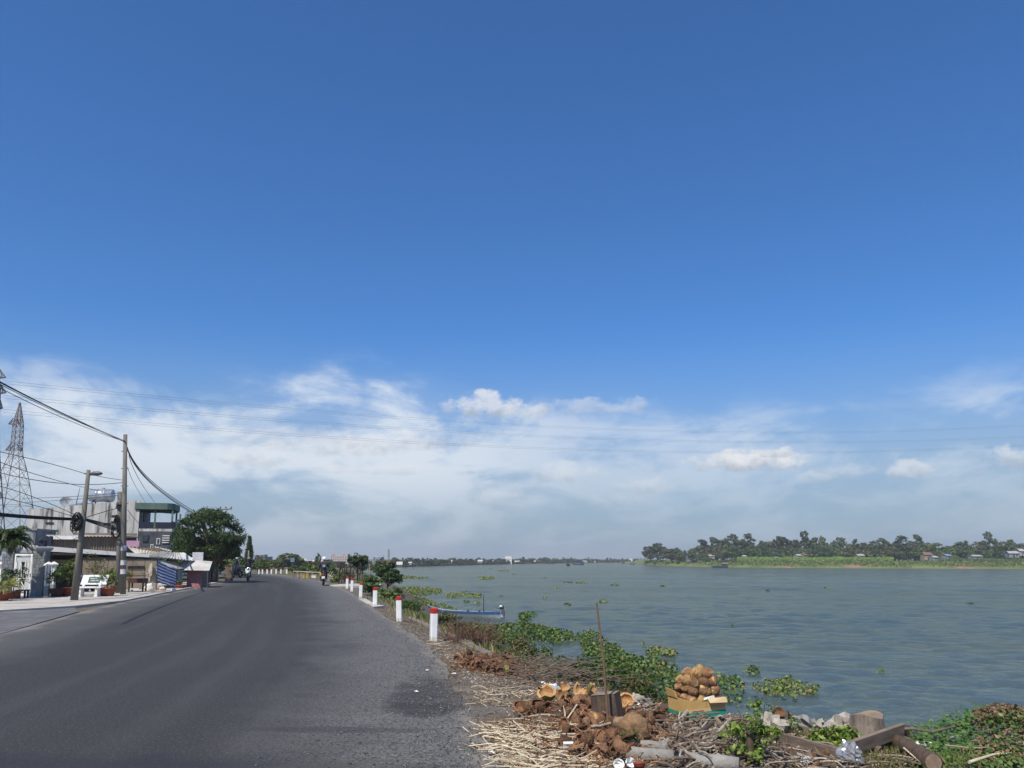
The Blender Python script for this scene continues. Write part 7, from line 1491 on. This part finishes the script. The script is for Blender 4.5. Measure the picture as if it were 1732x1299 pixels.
def wood_pile():
    for i in range(170):
        px = RJ.gauss(1205, 48); py = RJ.gauss(1262, 22)
        if px < 1105 or px > 1300 or py < 1222 or py > 1310: continue
        p = T(px, py); a = RJ.gauss(.5, .7); L = RJ.uniform(.10, .38); put('wood_stick', WOODS[RJ.randrange(7)], p + Vector((0, 0, .015 + RJ.uniform(0, .10))), (0, RJ.gauss(0, .22), a), (L, RJ.uniform(.5, 1.2), RJ.uniform(.5, 1.2)), 'short grey brown stick in the wood pile before the coconut box', 'stick', 'sticks in the wood pile')
    for i in range(95):
        px, py = RJ.uniform(1285, 1560), RJ.uniform(1262, 1302); p = T(px, py); put('wood_stick', WOODS[RJ.randrange(7)], p + Vector((0, 0, .012 + RJ.uniform(0, .05))), (0, RJ.gauss(0, .15), RJ.uniform(-.9, .9)), (RJ.uniform(.10, .42), RJ.uniform(.35, .9), RJ.uniform(.35, .9)), 'thin broken stick lying between the planks at the lower right', 'stick', 'sticks between the planks')
    for i in range(34):
        px, py = RJ.uniform(1290, 1560), RJ.uniform(1235, 1300); put('coconut_husk', HUSKS[RJ.randrange(8)], T(px, py, .015), rrot(), (RJ.uniform(.3, .6), RJ.uniform(.3, .6), RJ.uniform(.3, .7)), 'small brown husk fragment lying among the planks and rocks', 'coconut husk', 'husk fragments among the planks')
    for k, (a, b, r, lb, m) in enumerate((((1140, 1240, .06), (1182, 1208, .16), .02, 'thick pale stick leaning up against the coconut box', M_TWIGP), ((1192, 1280, .05), (1236, 1236, .12), .02, 'pale crooked stick lying across the wood pile', M_TWIGP), ((1212, 1232, .1), (1236, 1262, .06), .022, 'split pale batten on the right of the wood pile', M_WOODE), ((1172, 1262, .06), (1206, 1240, .1), .024, 'dark round stick in the middle of the wood pile', M_WOODD))):
        o = MB().tube([T(*a), (T(*a) + T(*b)) / 2 + Vector((0, 0, .01)), T(*b)], [r, r, r * .8], 7).build('stick', m); tag(o, lb, 'stick')
wood_pile()
def coconut_box():
    b = T(1166, 1222); t = thing('cardboard_box', 'open yellow cardboard box with green stripe carrying a heap of coconuts', 'box', (b.x, b.y, b.z + .02), R(20)); lx, ly, h, th = .47, .42, .205, .008
    t.rotation_euler.y = R(-2)
    def side(name, lo, hi): return MB().b2(lo, hi).build(name, M_CARD, t)
    f = side('front_panel', (0, 0, 0), (lx, th, h)); l = side('left_panel', (0, th, 0), (th, ly, h)); r = side('right_panel', (lx - th, th, 0), (lx, ly, h)); k = side('rear_panel', (th, ly - th, 0), (lx - th, ly, h)); MB().b2((th, th, .002), (lx - th, ly - th, .012)).build('bottom', M_CARD, t)
    MB().b2((-.002, -.003, .012), (lx + .001, -.0005, .07)).build('green_band', M_CARDG, f); MB().b2((.0, -.003, .0725), (lx, -.0005, .105)).build('pale_band', M_CARDP, f); MB().b2((-.003, .0, .012), (-.0005, ly, .06)).build('green_band', M_CARDG, l); MB().b2((lx * .48, -.0025, .107), (lx * .485, -.0005, h)).build('seam', M_BROWN, f); MB().b2((.04, -.0045, .08), (.19, -.0032, .092)).build('print_line', M_BRICKR, f)
    MB().slab([(lx * .52, .0, h + .001), (lx * .98, -.03, h + .004), (lx * .98, -.055, h - .05), (lx * .52, -.045, h - .04)], .006).build('flap', M_CARDP, t); fl = MB().slab([(lx * .42, .012, h + .012), (lx * .70, .002, h + .03), (lx * .72, -.004, h + .002), (lx * .42, -.004, h - .01)], .005).build('flap', M_CARDW, t); MB().slab([(lx * .55, .003, h + .017), (lx * .60, .001, h + .021), (lx * .60, -.006, h - .002), (lx * .55, -.005, h - .004)], .003).build('print_mark', M_CARDG, fl)
    MB().slab([(-.004, ly * .5, h), (-.004, ly, h), (-.02, ly, h + .09), (-.015, ly * .6, h + .07)], .006).build('flap', M_CARD, t)
    L = []; rows = ['at the bottom', 'in the second layer', 'in the third layer', 'in the fourth layer', 'at the very top']
    for k, (nx, ny, z, mx) in enumerate(((4, 3, .19, 0), (4, 3, .295, .03), (3, 3, .385, .05), (2, 2, .465, .10))):
        for a in range(nx):
            for b_ in range(ny):
                x = .075 + mx + a * ((.33 - 2 * mx) / max(1, nx - 1)); y = (.07 + b_ * .135 if ny == 3 else (.11 + b_ * .15 if ny == 2 else .17)); L.append((x + RJ.uniform(-.015, .015), y + RJ.uniform(-.015, .015), z + RJ.uniform(-.012, .012), RJ.choice([0, 1, 0, 1, 2]), rows[k] + ' of the heap in the box, ' + ['front', 'middle', 'rear'][b_ if ny == 3 else (b_ * 2 if ny == 2 else 1)] + ' row, ' + ['first', 'second', 'third', 'fourth'][a] + ' from left'))
    for i, (x, y, z, m, nm) in enumerate(L):
        p = t.matrix_basis @ Vector((x, y, z)) if False else Vector(t.location) + Matrix.Rotation(R(20), 3, 'Z') @ Vector((x, y, z)); s = RJ.uniform(.062, .074); put('coconut', COCO[m], p, rrot(), s, 'coconut ' + nm, 'coconut', 'coconuts heaped in the box')
    a = T(1122, 1202); o = thing('tray', 'dark flat tray edge lying under the left side of the coconut box', 'tray', (a.x, a.y, a.z + .015), R(-22)); MB().b2((-.06, -.06, 0), (.42, .3, .015)).build('base', M_WOODD, o); MB().b2((-.06, -.06, .015), (.42, -.045, .04)).build('lip', M_WOODD, o)
coconut_box()
def woodworks():
    # square dark block and thin stake
    b = T(1031, 1232); t = thing('wooden_block', 'dark square wooden block standing on end behind the thin stake', 'block', b, R(-18)); t.rotation_euler.y = R(-7); mb = MB(); mb.prism([(-.135, -.10), (.12, -.11), (.14, .10), (-.12, .11)], -.02, .335); mb.v = [(v[0] * (1.05 if v[2] < .1 else .96), v[1], v[2] + (.03 * v[0] if v[2] > .1 else 0)) for v in mb.v]; mb.build('block', M_WOODD, t); MB().prism([(-.128, -.094), (.114, -.104), (.133, .094), (-.114, .104)], .342, .345).build('cut_top', M_WOODE, t)
    b = T(1031, 1244); d = P(1009, 1020, b.y) - b; o = MB().tube([(0, 0, -.1), d * .5 + Vector((.012, 0, 0)), d], [.013, .012, .009], 7).build('stake', mat('brown_stake', (.22, .13, .08), (.15, .09, .055), 9, .8), None, False, tuple(b)); tag(o, 'thin brown stake leaning left in front of the dark wooden block', 'stake')
    b = T(1070, 1256); o = MB().blob((0, 0, .1), (.15, .13, .155), 12, .30, 22, 14, 0, 2.0).build('root_ball', M_ROOT, None, True, tuple(b)); tag(o, 'big round tan root ball beside the front husk heap', 'root ball')
    def log(a, c, r, lb, m, r2=None, n=12, ends=True):
        A, B = T(*a), T(*c); t = thing('log', lb, 'log', A); d = B - A; rr = random.Random(int(a[0])); pts = [d * (i / 6) + Vector((0, 0, r * .5 + rr.uniform(-.008, .008))) for i in range(7)]; MB().tube(pts, [r * rr.uniform(.93, 1.06) if r2 is None else r + (r2 - r) * i / 6 for i in range(7)], n).build('trunk', m, t, True)
        if ends:
            u = d.normalized()
            MB().tube([pts[0] - u * .004, pts[0] - u * .001], [r * .88, r * .9], n).build('cut_end', M_WOODE, t); MB().tube([pts[-1] + u * .001, pts[-1] + u * .004], [(r2 or r) * .9, (r2 or r) * .88], n).build('cut_end', M_WOODE, t)
    log((1062, 1284, .02), (1250, 1304, .02), .062, 'pale grey log lying along the lower picture edge', M_LOGC); log((1040, 1268, .02), (1130, 1276, .03), .05, 'short pinkish grey log behind the pale one', M_LOGC); log((1516, 1268, .05), (1580, 1306, .03), .075, 'weathered brown log with cut end at the lower right', M_WOODD); log((1370, 1290, .03), (1424, 1282, .05), .035, 'short orange brown branch piece beside the foil bag', M_HUSKIN); log((1000, 1252, .11), (1042, 1247, .13), .016, 'thin straight stick lying across the front husks', M_TWIGP, .013, 7)
    def plank(a, c, w, th, lb, tilt=0.0, m=None):
        A, B = T(*a), T(*c); d = B - A; t = thing('plank', lb, 'plank', A); x = d.normalized(); y = Vector((0, 0, 1)).cross(x).normalized(); z = x.cross(y); y, z = y * math.cos(tilt) + z * math.sin(tilt), z * math.cos(tilt) - y * math.sin(tilt); M4 = Matrix((x, y, z)).transposed().to_4x4(); M4.translation = d / 2
        MB().obox(M4, (d.length, w, th)).build('board', m or M_WOOD, t); M5 = M4.copy(); M5.translation = d + x * .002; MB().obox(M5, (.004, w * .94, th * .92)).build('cut_end', M_WOODE, t)
    plank((1282, 1248, .05), (1424, 1290, .06), .04, .11, 'long weathered grey plank lying on edge left of the foil bag'); plank((1295, 1268, .02), (1410, 1298, .02), .12, .03, 'thin dark plank under the long weathered one', .2, M_WOODD); plank((1428, 1290, .10), (1528, 1262, .15), .04, .12, 'thick grey beam leaning up against the tree stump', .15); plank((1450, 1282, .06), (1537, 1258, .13), .035, .09, 'second beam leaning right behind the thick one', .15, M_WOODD)
    b = T(1470, 1250); t = thing('tree_stump', 'short grey tree stump with flat cut top near the water', 'stump', b); rr = random.Random(2); n = 18; pr = [(.185, -.05), (.17, .06), (.155, .16), (.15, .235)]; V = []
    for k, (r, z) in enumerate(pr):
        for j in range(n): a = 6.283 * j / n; V.append((r * (1 + .08 * math.sin(3 * a) + .04 * math.sin(7 * a + 1)) * math.cos(a), r * (1 + .08 * math.sin(3 * a) + .04 * math.sin(7 * a + 1)) * math.sin(a), z + (.02 * math.sin(a * 2) if k == 3 else 0)))
    mb = MB(); mb.add(V, [(i * n + j, i * n + (j + 1) % n, (i + 1) * n + (j + 1) % n, (i + 1) * n + j) for i in range(3) for j in range(n)]); mb.build('trunk', mat('stump_bark', (.30, .25, .20), (.17, .135, .105), 6, .9, .8, 30, stretch=(3, 3, .6)), t); MB().add(V[-n:], [tuple(range(n))]).build('cut_top', M_WOODE, t)
    b = T(1270, 1292); o = MB().lathe([(.032, -.05), (.03, .15), (.032, .27), (.02, .285)], 10).build('post', M_WOODD, None, False, tuple(b)); tag(o, 'short round wooden post inside the bright leafy shrub', 'post')
    def branch(pts, r, lb, m): o = MB().tube([T(*p) for p in pts], [r * (1 - .5 * i / (len(pts) - 1)) for i in range(len(pts))], 7).build('branch', m); tag(o, lb, 'branch')
    branch(((1500, 1272, .08), (1520, 1263, .16), (1545, 1262, .16), (1580, 1266, .15), (1630, 1262, .2), (1665, 1262, .2), (1700, 1275, .12)), .017, 'long dark curved branch across the vine mound', M_TWIG); branch(((1590, 1254, .1), (1570, 1232, .2), (1548, 1212, .34)), .011, 'thin dark rod sticking up over the water', M_TWIG); branch(((1600, 1256, .1), (1585, 1240, .16), (1570, 1228, .22)), .009, 'shorter dark rod beside the one over the water', M_TWIG); branch(((1480, 1280, .06), (1500, 1268, .1), (1512, 1262, .12)), .03, 'stubby yellowish branch end left of the brown log', M_WOODE); branch(((1640, 1302, .06), (1680, 1293, .08), (1712, 1290, .08)), .014, 'pale branch lying at the very bottom right', M_STRAW); branch(((1644, 1275, .1), (1640, 1290, .06), (1642, 1304, .02)), .006, 'thin upright stem under the yellow leaf', M_STRAWD); branch(((1530, 1285, .1), (1560, 1302, .05)), .008, 'white peeled twig beside the brown log', M_STRAW); branch(((1600, 1280, .1), (1640, 1285, .1), (1690, 1284, .1)), .008, 'grey twig in the vine mound', M_TWIGP); branch(((1610, 1270, .12), (1650, 1268, .14)), .007, 'short grey twig in the upper vine mound', M_TWIGP); branch(((1300, 1222, .02), (1318, 1270, .22), (1328, 1300, .3)), .006, 'slim bare stem bending before the weathered plank', M_TWIGP); branch(((1310, 1260, .02), (1302, 1220, .2)), .005, 'slim bare stem rising beside the leafy shrub', M_TWIGP)
woodworks()
def rocks_and_rubbish():
    R_ = [(1302, 1232, .085, 0, 'pale angular rock left of the white pointed one'), (1318, 1238, .07, 0, 'pale rock in front of the rock group'), (1343, 1214, .06, 1, 'white pointed rock standing upright by the water'), (1345, 1232, .06, 0, 'pale rock at the right of the rock group'), (1366, 1236, .075, 2, 'grey rounded rock right of the pale ones'), (1386, 1236, .06, 0, 'small tan rock beside the grey rounded one'), (1290, 1216, .06, 0, 'small pale rock beside the leafy shrub'), (1420, 1238, .09, 0, 'tan rock behind the bright green plant'), (1440, 1262, .06, 0, 'small tan rock at the foot of the stump'), (1075, 1190, .05, 0, 'small pale rock right of the half shell'), (1092, 1196, .06, 2, 'grey rock between half shell and box'), (1112, 1186, .05, 0, 'pale rock left of the coconut box'), (1066, 1212, .06, 2, 'brown grey stone behind the root ball'), (1080, 1182, .05, 0, 'pale stone on the crest behind the half shell'), (1098, 1184, .045, 0, 'small flat pale stone on the crest'), (1240, 1196, .05, 0, 'pale stone right behind the coconut box'), (1255, 1206, .055, 0, 'pale stone right of the coconut box')]
    for i, (px, py, r, k, lb) in enumerate(R_):
        r *= 1.3; o = MB().blob((0, 0, r * .55), (r * 1.2, r, r * (1.5 if k == 1 else .85)), 100 + i, .55, 12, 8, 0, 1.7).build('rock', M_ROCKG if k == 2 else M_ROCK, None, False, tuple(T(px, py)), (0, 0, RJ.uniform(0, 6))); tag(o, lb, 'rock', 'rocks on the bank')
    for i, (px, py, lb) in enumerate(((1315, 1222, 'brown husk ball on top of the pale rocks'), (1333, 1226, 'flat brown husk beside the white pointed rock'))): put('coconut_husk', HUSKS[i], T(px, py, .06), rrot(), .9, lb, 'coconut husk')
    def crumple(name, px, py, r, m, lb, cat, seed, amp=.9): o = MB().blob((0, 0, r[2] * .7), r, seed, amp * .38, 22, 15, 0, 3.2).build(name, m, None, False, tuple(T(px, py))); tag(o, lb, cat)
    crumple('plastic_bag', 934, 1174, (.085, .07, .075), M_PLAS, 'crumpled clear plastic bag behind the green shells', 'plastic bag', 5); crumple('plastic_bag', 1438, 1293, (.10, .08, .10), M_SILV, 'crumpled silver plastic bag among the planks', 'plastic bag', 6); crumple('plastic_bag', 919, 1160, (.04, .03, .03), M_FOAM, 'small white plastic scrap behind the clear bag', 'plastic scrap', 7); crumple('plastic_bag', 965, 1160, (.03, .025, .025), M_FOAM, 'tiny white scrap beside the dry brush heap', 'plastic scrap', 8); crumple('cloth_rag', 1618, 1250, (.13, .07, .05), M_CLOTHP, 'pink and white striped rag on the vine mound', 'rag', 9, .6); crumple('cloth_rag', 1568, 1264, (.12, .06, .03), M_CLOTHW, 'flat whitish rag left of the pink one', 'rag', 10, .5); crumple('plastic_bag', 1362, 1292, (.06, .04, .035), M_PLAS, 'small clear plastic wrapper under the thin dark plank', 'plastic wrapper', 11); crumple('plastic_scrap', 1086, 1193, (.05, .03, .02), M_FOAM, 'white flattened scrap between stones left of the box', 'plastic scrap', 12); crumple('plastic_scrap', 1120, 1193, (.04, .03, .018), M_CLOTHP, 'pinkish wrapper just left of the coconut box', 'wrapper', 13); crumple('cloth_rag', 1640, 1276, (.06, .03, .04), M_HUSKP, 'curled yellow dead leaf on the vine mound', 'dead leaf', 14, .9)
    b = T(960, 1280, .05); t = thing('foam_block', 'clean white foam block between the stalks and the husks', 'foam block', b, R(8)); t.rotation_euler.x = R(25); MB().prism([(-.045, -.012), (.04, -.014), (.045, .012), (-.042, .014)], 0.0, .085).build('block', M_FOAM, t)
    # foam bowls at the bottom edge
    for i, (px, py, ry) in enumerate(((1046, 1303, -.4), (1062, 1300, .4))):
        b = T(px, py, .03); o = MB().lathe([(.025, 0), (.033, .02), (.042, .045), (.045, .047), (.037, .02), (.02, .005)], 14).build('foam_bowl', M_FOAM, None, True, tuple(b), (R(50), ry, .3)); tag(o, ('left', 'right')[i] + ' one of two white foam bowls at the lower picture edge', 'bowl', 'foam bowls')
    b = T(1082, 1304, .02); o = MB().lathe([(.03, 0), (.045, .02), (.05, .045), (.055, .047), (.045, .02)], 14).build('red_bowl', M_TERRA, None, True, tuple(b), (R(-20), 0, 0)); tag(o, 'reddish brown bowl beside the white foam bowls', 'bowl')
    # scraps on the road edge
    for i, (px, py, lb) in enumerate(((722, 1134, 'white paper scrap on the asphalt, nearest to the second post'), (704, 1170, 'white paper scrap on the asphalt left of the oil stain'), (768, 1140, 'white scrap on the asphalt beside the oil stain'), (733, 1138, 'tiny paper scrap touching the larger one on the asphalt'), (767, 1155, 'pale flake on the asphalt below the husk heap'), (831, 1272, 'white pebble on the asphalt at the stalk bundle'))):
        p = G(px, py, .004)
        if i in (3, 4): continue
        o = MB().blob((0, 0, .006), (.032, .022, .008), 140 + i, .8, 9, 6, 0, 3).build('paper_scrap', M_FOAM, None, False, tuple(p), (0, 0, RJ.uniform(0, 6)), RJ.uniform(.5, 1.1)); tag(o, lb, 'scrap')
    # fine litter and gravel: uncountable
    g_ = np.random.default_rng(5); C = []; N = []
    for _ in range(9000):
        y = 5.2 + 26 * g_.random() ** 1.8; w = CR(y) - RR(y); x = RR(y) + w * g_.uniform(-.05, 1.15); 
        C.append((x, y, gz(x, y) + .008 + g_.uniform(0, .015))); N.append((g_.uniform(-.5, .5), g_.uniform(-.5, .5), 1.0))
    for _ in range(8000):
        px, py = g_.uniform(1030, 1560), g_.uniform(1180, 1299); p = T(px, py); C.append((p.x, p.y, p.z + .008 + g_.uniform(0, .03))); N.append((g_.uniform(-.7, .7), g_.uniform(-.7, .7), 1.0))
    V, Fc = leaves(np.array(C), np.array(N), .022, 3, .3, .3); o = mesh_obj('leaf_litter', fast_mesh('leaf_litter', V, Fc, 4, leafmat('litter_chip', (.10, .065, .04), (.42, .32, .20), .05, .9, 0))); tag(o, 'dry leaf and husk litter strewn over the road side', 'litter', kind='stuff')
    def pebbles(n, fn, r0, r1, m, name, lb, seed):
        g2 = np.random.default_rng(seed); V = []; Fc = []; base = np.array([(1, 0, 0), (-1, 0, 0), (0, 1, 0), (0, -1, 0), (0, 0, 1), (0, 0, -.6)]); fs = np.array([(0, 2, 4), (2, 1, 4), (1, 3, 4), (3, 0, 4), (2, 0, 5), (1, 2, 5), (3, 1, 5), (0, 3, 5)]); k = 0
        for _ in range(n):
            x, y, z = fn(g2); r = g2.uniform(r0, r1) * np.array([1, g2.uniform(.6, 1), g2.uniform(.4, .8)]); a = g2.uniform(0, 6.28); q = base * (r * g2.uniform(.75, 1.25, (6, 3))); q = np.stack([q[:, 0] * math.cos(a) - q[:, 1] * math.sin(a), q[:, 0] * math.sin(a) + q[:, 1] * math.cos(a), q[:, 2]], 1); V.append(q + np.array([x, y, z])); Fc.append(fs + 6 * k); k += 1
        o = mesh_obj(name, fast_mesh(name, np.concatenate(V), np.concatenate(Fc), 3, m)); tag(o, lb, 'gravel', kind='stuff')
    gm = mat('gravel_stone', (.22, .21, .195), (.09, .09, .088), 9, .9, island=.5)
    def f1(g2): y = 5.3 + 30 * g2.random() ** 2.2; x = RR(y) - abs(g2.normal(0, .8)) + .25; return x, y, (.002 if x < RR(y) else gz(x, y))
    pebbles(11000, f1, .004, .014, gm, 'loose_gravel', 'loose grey gravel along the edge of the asphalt', 1)
    def f2(g2): y = 6 + 8 * g2.random(); x = RR(y) + (CR(y) - RR(y)) * g2.uniform(.1, 1.1); return x, y, gz(x, y)
    pebbles(4200, f2, .006, .030, mat('bank_pebble', (.36, .31, .25), (.17, .14, .11), 7, .9, island=.4), 'bank_rubble', 'small stones and clods over the bank top', 2)
    mb = MB()
    for i in range(900):
        y = RJ.uniform(5.6, 13); w = CR(y) - RR(y); x = RR(y) + w * RJ.uniform(.12, 1.08); p = Vector((x, y, gz(x, y) + .006)); a = RJ.uniform(0, 6.28); L = RJ.uniform(.05, .22); q = p + Vector((math.cos(a) * L, math.sin(a) * L, RJ.uniform(0, .03))); r = RJ.uniform(.002, .006); mb.tube([p, (p + q) / 2 + Vector((0, 0, .006)), q], [r, r, r * .6], 4)
    tag(mb.build('twig_litter', mat('twig_litter', (.34, .27, .19), (.15, .11, .08), 3, .9, island=.4)), 'small broken twigs strewn over the bank top', 'twigs', kind='stuff')
rocks_and_rubbish()
# ------------------------------------------------------------------ haze over the river
def make_haze():
    m = bpy.data.materials.new('river_haze'); m.use_nodes = True; nt = m.node_tree; nt.nodes.clear()
    v = nt.nodes.new('ShaderNodeVolumePrincipled'); o = nt.nodes.new('ShaderNodeOutputMaterial'); nt.links.new(v.outputs[0], o.inputs['Volume'])
    v.inputs['Color'].default_value = (.93, .96, 1.0, 1); v.inputs['Density'].default_value = .0004; v.inputs['Anisotropy'].default_value = .2
    mb = MB(); mb.b2((-3400, -100, -4), (3400, 3450, 48)); h = mb.build('haze', m); tag(h, 'thin pale haze hanging in the air over the river', 'haze', kind='stuff')
make_haze()
